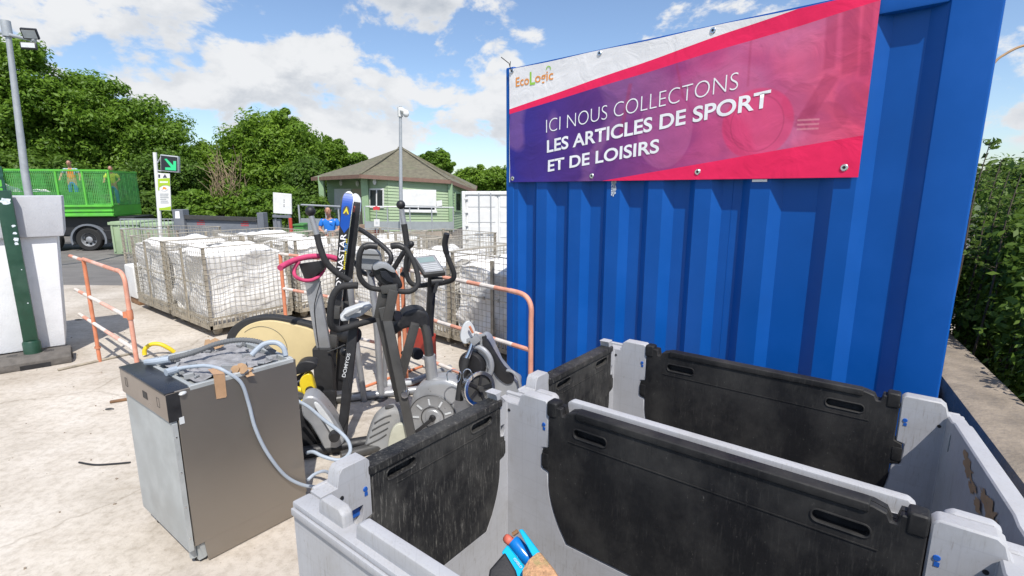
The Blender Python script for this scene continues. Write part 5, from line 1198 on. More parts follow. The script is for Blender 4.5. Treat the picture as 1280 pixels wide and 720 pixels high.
mb = MB(); mb.bar(P(477, 362, Y6-.02), P(497, 360, Y6-.02), .05, .04, (0, 0, 1)); mb.bevel(.006, 2); mb.build('frame_head', 'dark_metal', b6)
mb = MB(); mb.bar(P(478, 384, Y6-.03), P(482, 400, Y6-.03), .05, .02, (1, .2, 0)); mb.bevel(.004, 1); mb.build('frame_bracket', 'dark_metal', b6)
mb = MB(); mb.lathe([(0, -.03), (.028, -.03), (.034, -.01), (.034, .03), (0, .035)], P(493, 395, Y6+.02), (.9, -.5, .1), 14); mb.build('tension_knob', 'black', b6)
mb = MB(); mb.bar(P(519, 404, Y6+.12), P(497, 485, Y6+.12), .06, .045, (1, .2, 0)); mb.bevel(.01, 2); mb.build('seat_tube', 'dark_metal', b6)
mb = MB(); mb.lathe([(0, -.05), (.022, -.05), (.026, 0), (.022, .05), (0, .05)], P(506, 490, Y6-.03), (.2, -1, 0), 14); mb.build('pivot_bolt', 'chrome', b6)
hs = [(449, 600), (456, 560), (467, 528), (480, 516), (494, 512), (506, 518), (513, 535), (515, 560), (512, 600)]
hb, o_, u_, n_v = plate(b6, 'flywheel_cover', 'grey_body', smooth2(hs, 4), Y6-.02, .12, .25, .035, 4)
hs = [(485, 560), (489, 540), (497, 531), (506, 532), (510, 545), (509, 566), (500, 580), (490, 578)]
plate(b6, 'cover_disc', 'cream_pale', smooth2(hs, 4), Y6-.035, .03, .25, .008) if 'cream_pale' in M else None
mb = MB()
for k in range(4): mb.tube([onplane(x, y, o_-n_v*.002, u_) for x, y in ((463+3*k-4, 552-9*k+4), (474+2*k, 549-9*k), (483+2*k, 543-8*k))], .004, 6, smooth=4)
mb.build('cover_rib', 'dark_metal', hb)
g_ = P(490, 590, Y6+.05); mb = MB(); mb.tube([Vector((g_.x-.28, g_.y-.15, .035)), Vector((g_.x+.2, g_.y+.15, .035))], .034, 12); mb.tube([Vector((g_.x, g_.y, .05)), Vector((g_.x+.35, g_.y+.55, .05))], .032, 12); mb.tube([Vector((g_.x+.1, g_.y+.65, .035)), Vector((g_.x+.6, g_.y+.45, .035))], .034, 12); mb.build('base_frame', 'dark_metal', b6)
mb = MB(); mb.tube([Vector((g_.x, g_.y, .05)), Vector((g_.x, g_.y+.02, .3))], .03, 12); mb.build('front_upright', 'dark_metal', b6)
# 7 upright bike with a flat lcd console and a round silver flywheel housing
Y7 = 3.20
base = P(550, 545, Y7); base.z = 0
b7 = thing('exercise_bike', 'upright exercise bike with a flat lcd console, black saddle and round silver flywheel housing', 'exercise bike', base, GE)
ca, cb, cd_ = P(516, 321, Y7+.32), P(543, 318, Y7+.36), P(557, 340, Y7+.22); ce = P(530, 343, Y7+.18)
nv = (cb-ca).cross(ce-ca).normalized(); nv = nv if nv.y < 0 else -nv
mb = MB(); mb.prism([ca, cb, cd_, ce], -nv*.04); mb.bevel(.008, 3); con = mb.build('console', 'dark_metal', b7)
def cp(a, b, off=.003): return ca.lerp(cb, a).lerp(ce.lerp(cd_, a), b)+nv*off
mb = MB(); mb.poly([cp(.08, .06), cp(.95, .06), cp(.95, .92), cp(.10, .92)]); mb.build('console_face', 'silver', con)
mb = MB(); mb.poly([cp(.12, .12, .004), cp(.86, .12, .004), cp(.86, .40, .004), cp(.14, .40, .004)]); mb.build('screen', 'screen', con)
mb = MB()
for b in (.50, .60, .70, .80): mb.poly([cp(.16, b, .004), cp(.86, b, .004), cp(.86, b+.03, .004), cp(.16, b+.03, .004)])
mb.build('key_row', 'pale_grey', con)
YB = Y7+.28
T_(b7, 'handlebar', 'foam', PD([(558, 293, YB-.12), (556, 305, YB-.10), (560, 322, YB-.08), (567, 340, YB-.06), (566, 349, YB-.04), (556, 353, YB), (540, 355, YB+.02), (522, 357, YB+.04), (512, 352, YB+.03), (508, 340, YB+.02), (508, 325, YB), (511, 314, YB-.02)]), .0175, 12)
T_(b7, 'grip', 'black', PD([(558.5, 292, YB-.12), (556, 305, YB-.10), (558, 316, YB-.09)]), .020, 12, 4)
mb = MB(); mb.lathe([(0, -.04), (.03, -.04), (.034, 0), (.03, .04), (0, .04)], P(546, 352, YB-.02), (1, .3, 0), 14); mb.bar(P(547, 353, YB-.05), P(543, 366, YB-.06), .022, .02); mb.build('clamp', 'black', b7)
mb = MB(); mb.tube(PD([(540, 344, YB), (539, 370, YB+.02), (537, 400, YB+.03), (537, 420, YB+.03)]), .030, 14, smooth=4); mb.build('mast', 'black', b7)
st = [(488, 416), (490, 409), (499, 401), (504, 393), (511, 389), (522, 387), (532, 390), (537, 398), (536, 408), (529, 411), (521, 408), (511, 410), (502, 413), (494, 419)]
plate(b7, 'saddle', 'black', smooth2(st, 4), Y7-.05, .17, .3, .030, 4)
T_(b7, 'seat_post', 'dark_metal', PD([(530, 405, Y7+.04), (534, 420, Y7+.04), (537, 447, Y7+.05)]), .030, 14, 4)
T_(b7, 'seat_tube', 'silver', PD([(537, 444, Y7+.05), (539, 462, Y7+.05), (542, 490, Y7+.05)]), .040, 16, 2)
hs = [(508, 560), (510, 520), (514, 496), (524, 482), (542, 475), (560, 475), (575, 482), (587, 496), (591, 508), (588, 530), (580, 560), (545, 575)]
hb, o_, u_, n_v = plate(b7, 'flywheel_housing', 'silver', smooth2(hs, 4), Y7-.02, .17, -.12, .05, 5, 545)
c_ = onplane(541, 522, o_-n_v*.003, u_)
mb = MB(); mb.lathe([(0, .004), (.05, .005), (.055, .0), (.15, .003), (.158, .008), (.163, 0)], c_, -n_v, 40); fd_ = mb.build('flywheel_disc', 'silver', hb)
mb = MB()
for k in range(9):
    a = R(20+40*k); d_ = u_*math.cos(a)+Z*math.sin(a); s_ = u_*-math.sin(a)+Z*math.cos(a); p = c_+d_*.115-n_v*.006
    mb.obox(p-d_*.022-s_*.006, d_*.044, s_*.012, -n_v*.003)
mb.build('vent_slot', 'pale_grey', hb)
mb = MB(); mb.tube(arcpts(c_-n_v*.004, u_, Z, .078, 0, 360, 40)[:-1], .0035, 6, closed=True); mb.tube(arcpts(c_-n_v*.006, u_, Z, .162, 0, 360, 48)[:-1], .003, 6, closed=True); mb.build('ring_groove', 'dark_metal', hb)
mb = MB(); mb.lathe([(0, .03), (.02, .03), (.024, 0)], c_, -n_v, 14); mb.bar(c_-n_v*.03, c_-n_v*.03+Vector((-.12, 0, -.10)), .03, .02, n_v); mb.build('crank', 'black', b7)
mb = MB(); pp = c_-n_v*.06+Vector((-.13, 0, -.11)); mb.box(pp, (.10, .10, .025)); mb.bevel(.008, 2); mb.build('pedal', 'black', b7)
mb = MB(); g_ = P(548, 545, Y7+.08); mb.tube([Vector((g_.x-.32, g_.y+.1, .035)), Vector((g_.x+.2, g_.y-.05, .035))], .034, 12); mb.tube([Vector((g_.x-.05, g_.y, .05)), Vector((g_.x+.1, g_.y+.75, .05))], .032, 12); mb.tube([Vector((g_.x-.15, g_.y+.78, .035)), Vector((g_.x+.33, g_.y+.70, .035))], .034, 12); mb.tube([Vector((g_.x, g_.y, .05)), Vector((g_.x, g_.y, .30))], .05, 12); mb.build('base_frame', 'dark_metal', b7)
mb = MB(); hp_ = P(521, 442, Y7+.35); mb.lathe([(0, -.03), (.04, -.03), (.045, 0), (.04, .03), (0, .03)], hp_, (.6, -.8, 0), 16); mb.tube([hp_, hp_+Vector((-.12, .05, -.01))], .015, 8); mb.build('lever_knob', 'black', b7)
# 8 spin bike by the container
Y8 = 3.10
base = P(610, 500, Y8); base.z = 0
b8 = thing('spin_bike', 'silver and black spin bike with an open flywheel, beside the hooped barrier', 'exercise bike', base, GE)
fr = [(596, 425), (603, 420), (610, 424), (616, 438), (624, 456), (636, 470), (649, 478), (650, 560), (628, 560), (622, 500), (612, 488), (604, 472), (601, 450), (596, 440)]
plate(b8, 'body_cover', 'silver', fr, Y8+.02, .14, -.15, .02, 3, 610)
fr = [(603, 424), (609, 425), (619, 442), (630, 459), (641, 469), (641, 478), (632, 480), (620, 470), (611, 452), (604, 434)]
plate(b8, 'cover_inlay', 'black', smooth2(fr, 3), Y8+.008, .03, -.15, .008, 2, 610)
T_(b8, 'cover_edge', 'silver', PD([(633, 463, Y8), (641, 465, Y8-.02), (648, 474, Y8-.03), (651, 486, Y8-.03)]), .010, 8, 4)
mb = MB(); wc = P(598, 485, Y8-.08); ax = Vector((.55, -.8, .12)).normalized()
mb.lathe([(.088, -.022), (.108, -.026), (.112, -.02), (.112, .02), (.108, .026), (.088, .022), (.088, -.022)], wc, ax, 40); fw = mb.build('flywheel_rim', 'chrome', b8)
mb = MB(); mb.lathe([(0, .004), (.085, .004), (.090, 0), (.085, -.004), (0, -.004)], wc, ax, 32); mb.lathe([(0, .04), (.018, .04), (.02, -.04), (0, -.04)], wc, ax, 14); mb.build('flywheel_web', 'dark_metal', fw)
mb = MB(); x_ = ax.orthogonal().normalized(); y_ = ax.cross(x_)
for k in range(5):
    a = 2*math.pi*k/5; d_ = x_*math.cos(a)+y_*math.sin(a); mb.bar(wc+d_*.02+ax*.008, wc+d_*.088+ax*.008, .018, .012, ax.cross(d_))
mb.build('flywheel_spoke', 'black', fw)
T_(b8, 'stem', 'chrome', PD([(593, 420, Y8+.02), (588, 438, Y8), (583, 449, Y8-.01)]), [.013, .018, .022], 12, 3)
T_(b8, 'stem_sleeve', 'foam', PD([(583, 447, Y8-.01), (578, 470, Y8-.03), (574, 500, Y8-.05)]), .026, 12, 3)
mb = MB(); mb.bar(P(578, 426, Y8), P(606, 420, Y8+.05), .035, .03, (0, 0, 1)); mb.bar(P(591, 421, Y8+.01), P(597, 428, Y8+.01), .06, .05); mb.bevel(.006, 2); mb.build('cross_clamp', 'grey_body', b8)
mb = MB(); mb.bar(P(602, 424, Y8+.04), P(608, 423, Y8+.05), .045, .04, (0, 0, 1)); mb.bevel(.006, 2); mb.build('clamp_end', 'black', b8)
gs = [(576, 424), (578, 410), (584, 402), (590, 404), (594, 414), (590, 424), (582, 430)]
plate(b8, 'splash_guard', 'pale_grey', smooth2(gs, 3), Y8-.02, .02, .4, .006)
T_(b8, 'guard_reflector', 'orange', PD([(587, 408, Y8-.03), (591, 416, Y8-.02)]), .008, 8, 0)
mb = MB(); mb.lathe([(0, -.05), (.085, -.05), (.095, -.03), (.095, .03), (.085, .05), (0, .05)], P(592, 455, Y8+.06), (-.4, -.9, 0), 28); mb.build('crank_housing', 'black', b8)
mb = MB(); mb.tube(arcpts(P(594, 455, Y8+.02), Vector((.9, -.3, 0)), Z, .12, -80, 100, 20), .018, 10); mb.build('housing_rim', 'silver', b8)
T_(b8, 'toe_clip', 'chrome', PD([(560, 476, Y8-.06), (559, 466, Y8-.05), (567, 462, Y8-.04), (576, 466, Y8-.05), (574, 476, Y8-.06), (566, 480, Y8-.07)]), .004, 6, 4)
T_(b8, 'toe_clip', 'chrome', PD([(584, 490, Y8-.12), (579, 470, Y8-.11), (582, 462, Y8-.10), (588, 463, Y8-.11), (592, 474, Y8-.12)]), .004, 6, 4)
g_ = P(608, 510, Y8); mb = MB(); mb.tube([Vector((g_.x-.05, g_.y, .3)), Vector((g_.x-.05, g_.y, .04))], .03, 12); mb.tube([Vector((g_.x-.3, g_.y-.02, .035)), Vector((g_.x+.05, g_.y+.02, .035))], .032, 12); mb.build('base_frame', 'black', b8)
# bits on the ground
yh = onz(192, 446, 0)
mb = MB(); mb.tube([yh+Vector((-.09, .0, .02)), yh+Vector((-.085, .01, .08)), yh+Vector((-.03, .03, .125)), yh+Vector((.05, .05, .12)), yh+Vector((.12, .07, .07)), yh+Vector((.16, .09, .02))], .021, 12, smooth=6)
solo(mb, 'yellow_hose', 'yellow', yh, 'short bent length of yellow hose lying behind the dishwasher', 'hose')
w0 = onz(140, 503, .0)
mb = MB(); mb.bar(w0+Vector((-.0, -.02, .012)), w0+Vector((.16, .07, .014)), .025, .02); mb.bevel(.004, 1)
solo(mb, 'wood_offcut', 'wood', w0, 'small brown wood offcut lying on the concrete left of the dishwasher', 'wood')
mb = MB(); k0 = onz(99, 579, 0); mb.tube([k0+Z*.006, onz(118, 581, .006), onz(140, 580, .007), onz(163, 578, .006)], .006, 8, smooth=4)
solo(mb, 'rubber_strip', 'black', k0, 'thin black rubber strip lying on the concrete left of the dishwasher', 'strip')
for i, (x, y, sx, lab) in enumerate([(137, 512, .035, 'dark flat pebble by the wood offcut'), (98, 400, .05, 'dark leaf shaped scrap on the concrete by the white pillar'), (455, 622, .03, 'brown chip on the concrete by the corner of the grey bin')]):
    p = onz(x, y, 0); mb = MB(); mb.ball(p+Z*.005, (sx, sx*.5, .008), 10, 6); solo(mb, 'litter', 'dark_metal', p, lab, 'litter')
rng = random.Random(9); mb = MB()
for k in range(240):
    x, y = rng.uniform(-5.5, -.6), rng.uniform(1.2, 6.0); r = rng.uniform(.002, .007)*(1.6 if rng.random() < .08 else 1); mb.box((x, y, r*.4), (r*2, r*1.4, r), u=(rng.uniform(-1, 1), rng.uniform(-1, 1), 0))
o = mb.build('grit', 'wall_conc', None, None, False); o['label'] = 'scattered grit and small stones on the concrete'; o['category'] = 'grit'; o['kind'] = 'stuff'
# ------------------------------------------------------------------ people
def skin_mesh(joints, edges):
    """joints: list of ((x,y,z), radius) -> smooth continuous body surface"""
    me = bpy.data.meshes.new('body'); me.from_pydata([j[0] for j in joints], edges, []); o = bpy.data.objects.new('body', me); COL.objects.link(o)
    m = o.modifiers.new('skin', 'SKIN'); m.branch_smoothing = .6; sv = me.skin_vertices[0].data
    for i, j in enumerate(joints):
        r = j[1]; sv[i].radius = r if hasattr(r, '__len__') else (r, r); sv[i].use_root = (i == 0)
    s_ = o.modifiers.new('sub', 'SUBSURF'); s_.levels = 2; s_.render_levels = 2
    bpy.context.view_layer.update()
    r_ = bpy.data.meshes.new_from_object(o.evaluated_get(bpy.context.evaluated_depsgraph_get()))
    bpy.data.objects.remove(o); bpy.data.meshes.remove(me); return r_
def person(base, yaw, label, group, shirt, legs, elbow, wrist, head_f=.06, vest=None, H=1.0, cap_=None):
    t = thing('person', label, 'person', base, group)
    Mx = Matrix.Translation(Vector(base)) @ Matrix.Rotation(yaw, 4, 'Z') @ Matrix.Scale(H, 4)
    eL, wL = Vector((elbow[0], elbow[1], elbow[2])), Vector((wrist[0], wrist[1], wrist[2]))
    mir = lambda v: Vector((-v.x, v.y, v.z))
    J = [((0, 0, .96), (.15, .11)), ((0, 0, 1.12), (.145, .11)), ((0, -.005, 1.32), (.165, .115)), ((0, -.01, 1.45), (.08, .07)), ((0, -.03, 1.53), .055), ((0, -head_f, 1.60), (.075, .088)), ((0, -head_f-.012, 1.70), (.078, .095)), ((0, -head_f+.005, 1.765), (.05, .06))]
    E_ = [(0, 1), (1, 2), (2, 3), (3, 4), (4, 5), (5, 6), (6, 7)]
    for sgn in (1, -1):
        f = (lambda v: Vector(v)) if sgn > 0 else mir
        k = len(J)
        hand = wL+(wL-eL).normalized()*.06
        J += [(f(Vector((.185, 0, 1.42))), .062), (f(eL), .046), (f(wL), .030), (f(hand), (.040, .022))]
        E_ += [(2, k), (k, k+1), (k+1, k+2), (k+2, k+3)]
        fd = (wL-eL).normalized(); sd = Vector((0, 0, 1)).cross(fd).normalized() if abs(fd.z) < .9 else Vector((1, 0, 0))
        for q_ in range(4):
            kk = len(J); off = sd*(-.026+.017*q_)
            J += [(f(hand+off+fd*.045), .0095), (f(hand+off*1.1+fd*(.075 if q_ in (1, 2) else .065)+Vector((0, 0, -.012))), .0085)]; E_ += [(k+3, kk), (kk, kk+1)]
        kk = len(J); J += [(f(hand-sd*.05+fd*.01+Vector((0, 0, .005))), .010), (f(hand-sd*.06+fd*.04), .009)]; E_ += [(k+3, kk), (kk, kk+1)]
        k = len(J)
        J += [(f(Vector((.095, 0, .88))), .098), (f(Vector((.105, -.015, .50))), .062), (f(Vector((.11, .01, .09))), .045), (f(Vector((.12, -.12, .045))), (.045, .04))]
        E_ += [(0, k), (k, k+1), (k+1, k+2), (k+2, k+3)]
    me = skin_mesh(J, E_)
    bm = bmesh.new(); bm.from_mesh(me)
    for s_ in (1, -1):
        bmesh.ops.create_uvsphere(bm, u_segments=8, v_segments=6, radius=1, matrix=Matrix.Translation((s_*.079, -head_f+.01, 1.675)) @ Matrix.Diagonal((.012, .022, .033, 1)))
    bmesh.ops.create_cone(bm, cap_ends=True, segments=8, radius1=.018, radius2=.006, depth=.05, matrix=Matrix.Translation((0, -head_f-.108, 1.672)) @ Matrix.Rotation(R(-18), 4, 'X'))
    bm.to_mesh(me); bm.free(); me.transform(Mx); body = link('body', me, 'skin', t)
    me = skin_mesh([((0, 0, .93), (.165, .125)), ((0, 0, 1.12), (.16, .125)), ((0, -.005, 1.32), (.182, .130)), ((0, -.01, 1.445), (.085, .08)), (Vector((.19, 0, 1.42)), .078), (Vector((.19, 0, 1.42)).lerp(eL, .75), .068), (Vector((-.19, 0, 1.42)), .078), (mir(Vector((.19, 0, 1.42)).lerp(eL, .75)), .068)], [(0, 1), (1, 2), (2, 3), (2, 4), (4, 5), (2, 6), (6, 7)])
    me.transform(Mx); sh = link('shirt', me, shirt, t)
    me = skin_mesh([((0, 0, .99), (.168, .128)), ((0, 0, .90), (.16, .125))]+[(Vector((s_*x, y, z)), r) for s_ in (1, -1) for x, y, z, r in ((.098, 0, .84, .108), (.108, -.015, .50, .078), (.112, .01, .10, .066))], [(0, 1), (1, 2), (2, 3), (3, 4), (1, 5), (5, 6), (6, 7)])
    me.transform(Mx); link('trousers', me, legs, t)
    mb = MB()
    for s_ in (1, -1): mb.ball((s_*.118, -.06, .045), (.052, .135, .045), 12, 8)
    mb.bm.transform(Mx); mb.build('shoe', 'black', t)
    mb = MB(); mb.ball((0, -head_f+.022, 1.70), (.086, .088, .09), 14, 10)
    bmesh.ops.delete(mb.bm, geom=[v for v in mb.bm.verts if v.co.z < 1.655 or (v.co.y < -head_f-.035 and v.co.z < 1.75) or (cap_ == 'bald' and v.co.z > 1.745)], context='VERTS'); mb.bm.transform(Mx); mb.build('hair', 'hair', t)
    mb = MB()
    for s_ in (1, -1): mb.ball((s_*.030, -head_f-.098, 1.69), (.011, .008, .007), 8, 6)
    mb.bm.transform(Mx); mb.build('eye', 'hair', t)
    mb = MB(); mb.ball((0, -head_f-.099, 1.632), (.024, .006, .006), 8, 6); mb.bm.transform(Mx); mb.build('mouth', 'coral', t)
    if vest:
        me = skin_mesh([((0, 0, .95), (.172, .135)), ((0, 0, 1.14), (.168, .135)), ((0, -.005, 1.30), (.187, .138)), ((0, -.01, 1.42), (.13, .10)), (Vector((.15, 0, 1.43)), .072), (Vector((-.15, 0, 1.43)), .072)], [(0, 1), (1, 2), (2, 3), (2, 4), (2, 5)])
        me.transform(Mx); vs_ = link('safety_vest', me, vest, t)
    return t
mp = P(412, 280, 13.0); mp.z = gz(13.0)
man = person(mp, R(8), 'man in a bright blue polo shirt and blue trousers, looking down at what he holds', None, 'polo', 'trousers', (.265, -.03, 1.16), (.085, -.27, 1.08), .10, None, .93, 'bald')
mb = MB(); hb_ = Vector(mp)+Vector((.02, -.36, 1.0)); mb.tube([hb_, hb_+Vector((.01, -.02, .06)), hb_+Vector((.03, -.03, .10))], [.03, .038, .02], 10, smooth=3)
solo(mb, 'work_gloves', 'pale_grey', hb_, 'pale work gloves held in the hands of the man in blue', 'gloves')
mb = MB(); lg = Vector(mp)+Vector((.05, -.135, 1.27)); mb.obox(lg, (.07, -.005, 0), (0, -.004, 0), (0, 0, .022)); mb.build('chest_print', 'ink_white', man, None, False)

# ------------------------------------------------------------------ green skip lorry with two workers in its load
YT = 20.0
def px_on(x, y, o, u): return onplane(x, y, o, u)
TO = P(143, 270, 20.5); TU = Vector((-.97, -.24, 0)).normalized(); TB = Vector((.51, .86, 0)) ; TBk = Vector((TU.y, -TU.x, 0)); 
if TBk.y < 0: TBk = -TBk
zb = TO.z; zt = P(143, 213, 20.5).z; g0_ = gz(20.5)
def TP(a, b, z): v = TO+TU*a+TBk*b; v.z = z; return v
lor = thing('skip_lorry', 'bright green skip lorry with mesh sides parked on the asphalt under the trees', 'lorry', TP(2, 1, g0_))
LN = 6.2; WDT = 2.35
mb = MB(); mb.prism([TP(a, -.0, z) for a, z in ((0, zb), (0, zb+.42), (LN, zb+.42), (LN, zb))], TBk*.06)
mb.obox(TP(0, -.07, zb), TU*LN, TBk*.1, Z*.10); mb.obox(TP(0, -.07, zb+.36), TU*LN, TBk*.1, Z*.09); mb.obox(TP(0, -.05, zb+.18), TU*LN, TBk*.08, Z*.03); mb.bevel(.012, 1); sk = mb.build('skip_body', 'green_paint', lor)
mb = MB(); mb.obox(TP(0, WDT, zb), TU*LN, TBk*.06, Z*.45); mb.obox(TP(0, 0, zb), TU*.06, TBk*WDT, Z*.45); mb.obox(TP(LN, 0, zb), TU*.06, TBk*WDT, Z*(zt-zb)); mb.obox(TP(0, 0, zb-.02), TU*LN, TBk*WDT, Z*.05); mb.build('skip_shell', 'green_paint', lor)
# mesh side: fine bars
mb = MB()
nb_ = 95
for k in range(nb_): mb.bar(TP(LN*k/nb_, .02, zb+.42), TP(LN*k/nb_, .02, zt), .013)
for k in range(24): mb.bar(TP(0, .03, zb+.45+(zt-zb-.45)*k/24), TP(LN, .03, zb+.45+(zt-zb-.45)*k/24), .012)
for k in range(38): mb.bar(TP(-.02, WDT*k/38, zb+.42), TP(-.02, WDT*k/38, zt-.05), .012)
for k in range(24): mb.bar(TP(-.03, 0, zb+.45+(zt-zb-.5)*k/24), TP(-.03, WDT, zb+.45+(zt-zb-.5)*k/24), .012)
for k in range(nb_): mb.bar(TP(LN*k/nb_, WDT, zb+.42), TP(LN*k/nb_, WDT, zt), .02)
mb.bar(TP(0, WDT, zt), TP(LN, WDT, zt), .06)
mb.build('side_mesh', 'green_net', lor, None, False)
mb = MB(); mb.obox(TP(.7, .10, zb+.42), TU*(LN-1.2), TBk*.02, Z*(zt-zb)*.30); mb.build('load_board', 'green_net', lor, None, False)
for k in range(8):
    mb = MB(); a = LN*k/7; mb.obox(TP(a-.03, -.03, zb+.40), TU*.06, TBk*.07, Z*(zt-zb-.38)); mb.build('upright', 'green_paint', lor)
mb = MB(); mb.obox(TP(-.04, -.04, zt-.04), TU*(LN+.06), TBk*.07, Z*.07); mb.obox(TP(-.045, 0, zt-.05), TU*.06, TBk*WDT, Z*.06); mb.build('top_rail', 'green_paint', lor)
mb = MB(); mb.obox(TP(-.6, .25, g0_+.62), TU*8.6, TBk*1.8, Z*(zb-g0_-.66)); mb.obox(TP(.2, .12, g0_+.42), TU*1.0, TBk*.5, Z*.4); mb.obox(TP(4.2, .12, g0_+.3), TU*1.4, TBk*.5, Z*.6); mb.bevel(.02, 1); mb.build('chassis', 'black', lor)
def wheel_at(a, r):
    c = TP(a, .22, g0_+r); mb = MB(); mb.lathe([(r*.62, -.14), (r*.93, -.15), (r, -.11), (r, .11), (r*.93, .15), (r*.62, .14), (r*.60, 0), (r*.62, -.14)], c, TBk, 40); w = mb.build('wheel', 'tyre', lor)
    mb = MB(); mb.lathe([(r*.61, -.13), (r*.56, -.10), (r*.52, -.03), (r*.30, -.02), (r*.26, -.10), (r*.14, -.12), (0, -.12)], c, TBk, 36); mb.build('rim', 'silver', w)
    mb = MB()
    for k in range(8):
        an = 2*math.pi*k/8; mb.lathe([(0, -.035), (.045, -.034), (.05, -.02)], c+TU*(r*.42*math.cos(an))+Z*(r*.42*math.sin(an)), TBk, 10)
    mb.build('rim_hole', 'black', w)
wr = .45
for a in (1.05, 2.45, 6.6): wheel_at(a, wr)
mb = MB(); c = TP(1.05, .08, g0_+wr)
for r0, r1 in ((.56, .63),):
    pts = [c+TU*(r1*math.cos(R(t)))+Z*(r1*math.sin(R(t))) for t in range(-20, 201, 12)]+[c+TU*(r0*math.cos(R(t)))+Z*(r0*math.sin(R(t))) for t in range(200, -21, -12)]
    mb.prism(pts, TBk*.42)
mb.build('mudguard', 'grey_steel', lor)
mb = MB(); mb.obox(TP(6.6, .1, g0_+.6), TU*2.0, TBk*2.1, Z*2.2); mb.bevel(.15, 3); mb.build('cab', 'white', lor)
mb = MB(); mb.obox(TP(7.0, .09, g0_+1.8), TU*1.0, TBk*.02, Z*.75); mb.build('cab_window', 'glass', lor)
mb = MB(); mb.bar(TP(3.6, -.06, zb+.3), TP(3.55, -.06, zt+.15), .14, .06, TU); mb.build('door_post', 'green_paint', lor)
# netting bunched over the side and sacks inside
bm = bmesh.new(); bmesh.ops.create_grid(bm, x_segments=30, y_segments=20, size=.5); rng = random.Random(2)
for v in bm.verts:
    a, b = v.co.x+.5, v.co.y+.5; sag = (a-.1)**2*.9
    n_ = mnoise.noise((a*6, b*6, 1)); v.co = TP(3.4+2.4*a, -.10-.05*n_, zt+.12-sag*.5-b*(.95-.55*a)+.06*n_)
me = bpy.data.meshes.new('cargo_net'); bm.to_mesh(me); bm.free(); cn = link('cargo_net', me, mat('dark_teal_net', (.015, .075, .055), .9, var=.4, scale=20)); recentre(cn, TP(3.5, 0, zt)); tag(cn, 'dark green cargo net bunched over the side of the lorry', 'net')
for i, (a, b, z, rx, lab) in enumerate([(3.9, .5, zb+.85, .62, 'large white sack of waste in the lorry, nearest the lamp post'), (2.8, .7, zb+.65, .5, 'smaller white sack of waste in the middle of the lorry')]):
    bm = bmesh.new(); bmesh.ops.create_icosphere(bm, subdivisions=4, radius=1)
    for v in bm.verts:
        n_ = mnoise.noise(v.co*2+Vector((i*7, 0, 0))); v.co = v.co*(1+.18*n_); v.co = TP(a, b, z)+TU*v.co.x*rx+TBk*v.co.y*.4+Z*v.co.z*.42
    me = bpy.data.meshes.new('waste_sack'); bm.to_mesh(me); bm.free(); o = link('waste_sack', me, 'bag'); recentre(o, TP(a, b, z-.4)); tag(o, lab, 'sack')
wa = TP(1.75, 1.0, 0); wz = P(110, 200, wa.y).z-1.79*.97
pa = person((wa.x, wa.y, wz), R(25), 'worker in an orange safety vest over a pale blue shirt, standing in the lorry', None, 'shirt_pale', 'trousers', (.31, -.06, 1.18), (.33, -.20, 1.05), .09, 'vest_orange', .97)
wb = TP(.55, 1.5, 0); wz2 = P(145, 207, wb.y).z-1.79*.95
person((wb.x, wb.y, wz2), R(20), 'worker in a yellow safety vest standing behind the mesh at the end of the lorry', None, 'vest_yellow', 'trousers', (.29, -.05, 1.16), (.25, -.22, 1.10), .06, 'vest_yellow', .95)
def low_box(px0, px1, y0, y1, Y, name, m, label, cat, depth=1.2, lip=True):
    a, b = P(px0, y1, Y), P(px1, y1, Y); z1 = P(px0, y0, Y).z; g = gz(Y)
    t = thing(name, label, cat, (a.x, Y, g))
    mb = MB(); mb.obox((a.x, Y, g), (b.x-a.x, 0, 0), (0, depth, 0), (0, 0, z1-g)); mb.bevel(.03, 2); mb.build('body', m, t)
    mb = MB(); mb.obox((a.x-.04, Y-.05, z1-.12), (b.x-a.x+.08, 0, 0), (0, depth+.1, 0), (0, 0, .10)); 
    for k in range(4): mb.obox((a.x+(b.x-a.x)*(k+.2)/4, Y-.04, g+.1), (.06, 0, 0), (0, .05, 0), (0, 0, z1-g-.25))
    mb.build('rib', m, t); return t
low_box(140, 176, 277, 300, 19.2, 'green_skip', 'pale_green', 'pale green low skip standing behind the lorry', 'skip')
t = low_box(180, 214, 279, 300, 19.0, 'green_skip', 'pale_green', 'pale green skip with a small notice, behind the arrow sign pole', 'skip')
mb = MB()
for x in range(150, 216, 5): p = P(x, 275, 18.2); mb.tube([(p.x, 18.2, gz(18.2)), (p.x, 18.2, P(x, 274, 18.2).z)], .012, 6)
for y in (274, 286): mb.tube([P(150, y, 18.2), P(216, y, 18.2)], .02, 6)
solo(mb, 'metal_fence', 'pole', Vector((P(180, 280, 18.2).x, 18.2, gz(18.2))), 'grey metal railing running in front of the pale green skips', 'fence')

# ------------------------------------------------------------------ grey steel hopper with red notices
YS = 15.5; g = gz(YS)
sk_ = thing('steel_hopper', 'long dark grey steel hopper wall with two red notices, behind the white sacks', 'hopper', (P(270, 290, YS).x, YS, g))
a, b = P(229, 271, YS), P(321, 274, YS+.8)
mb = MB(); mb.prism([a, b, Vector((b.x, b.y, g)), Vector((a.x, a.y, g))], (0, .12, 0)); mb.bevel(.01, 1); sh = mb.build('front_plate', 'grey_steel', sk_)
mb = MB(); mb.bar(a+Vector((0, -.03, 0)), b+Vector((0, -.03, 0)), .10, .12, (0, 1, 0)); mb.build('top_edge', 'dark_metal', sk_)
mb = MB(); c, d = P(214.5, 262, YS-.1), P(228, 262, YS-.1); mb.obox((c.x, YS-.1, g), (d.x-c.x, 0, 0), (0, .3, 0), (0, 0, c.z-g)); mb.bevel(.01, 1); pw = mb.build('end_post', 'grey_steel', sk_)
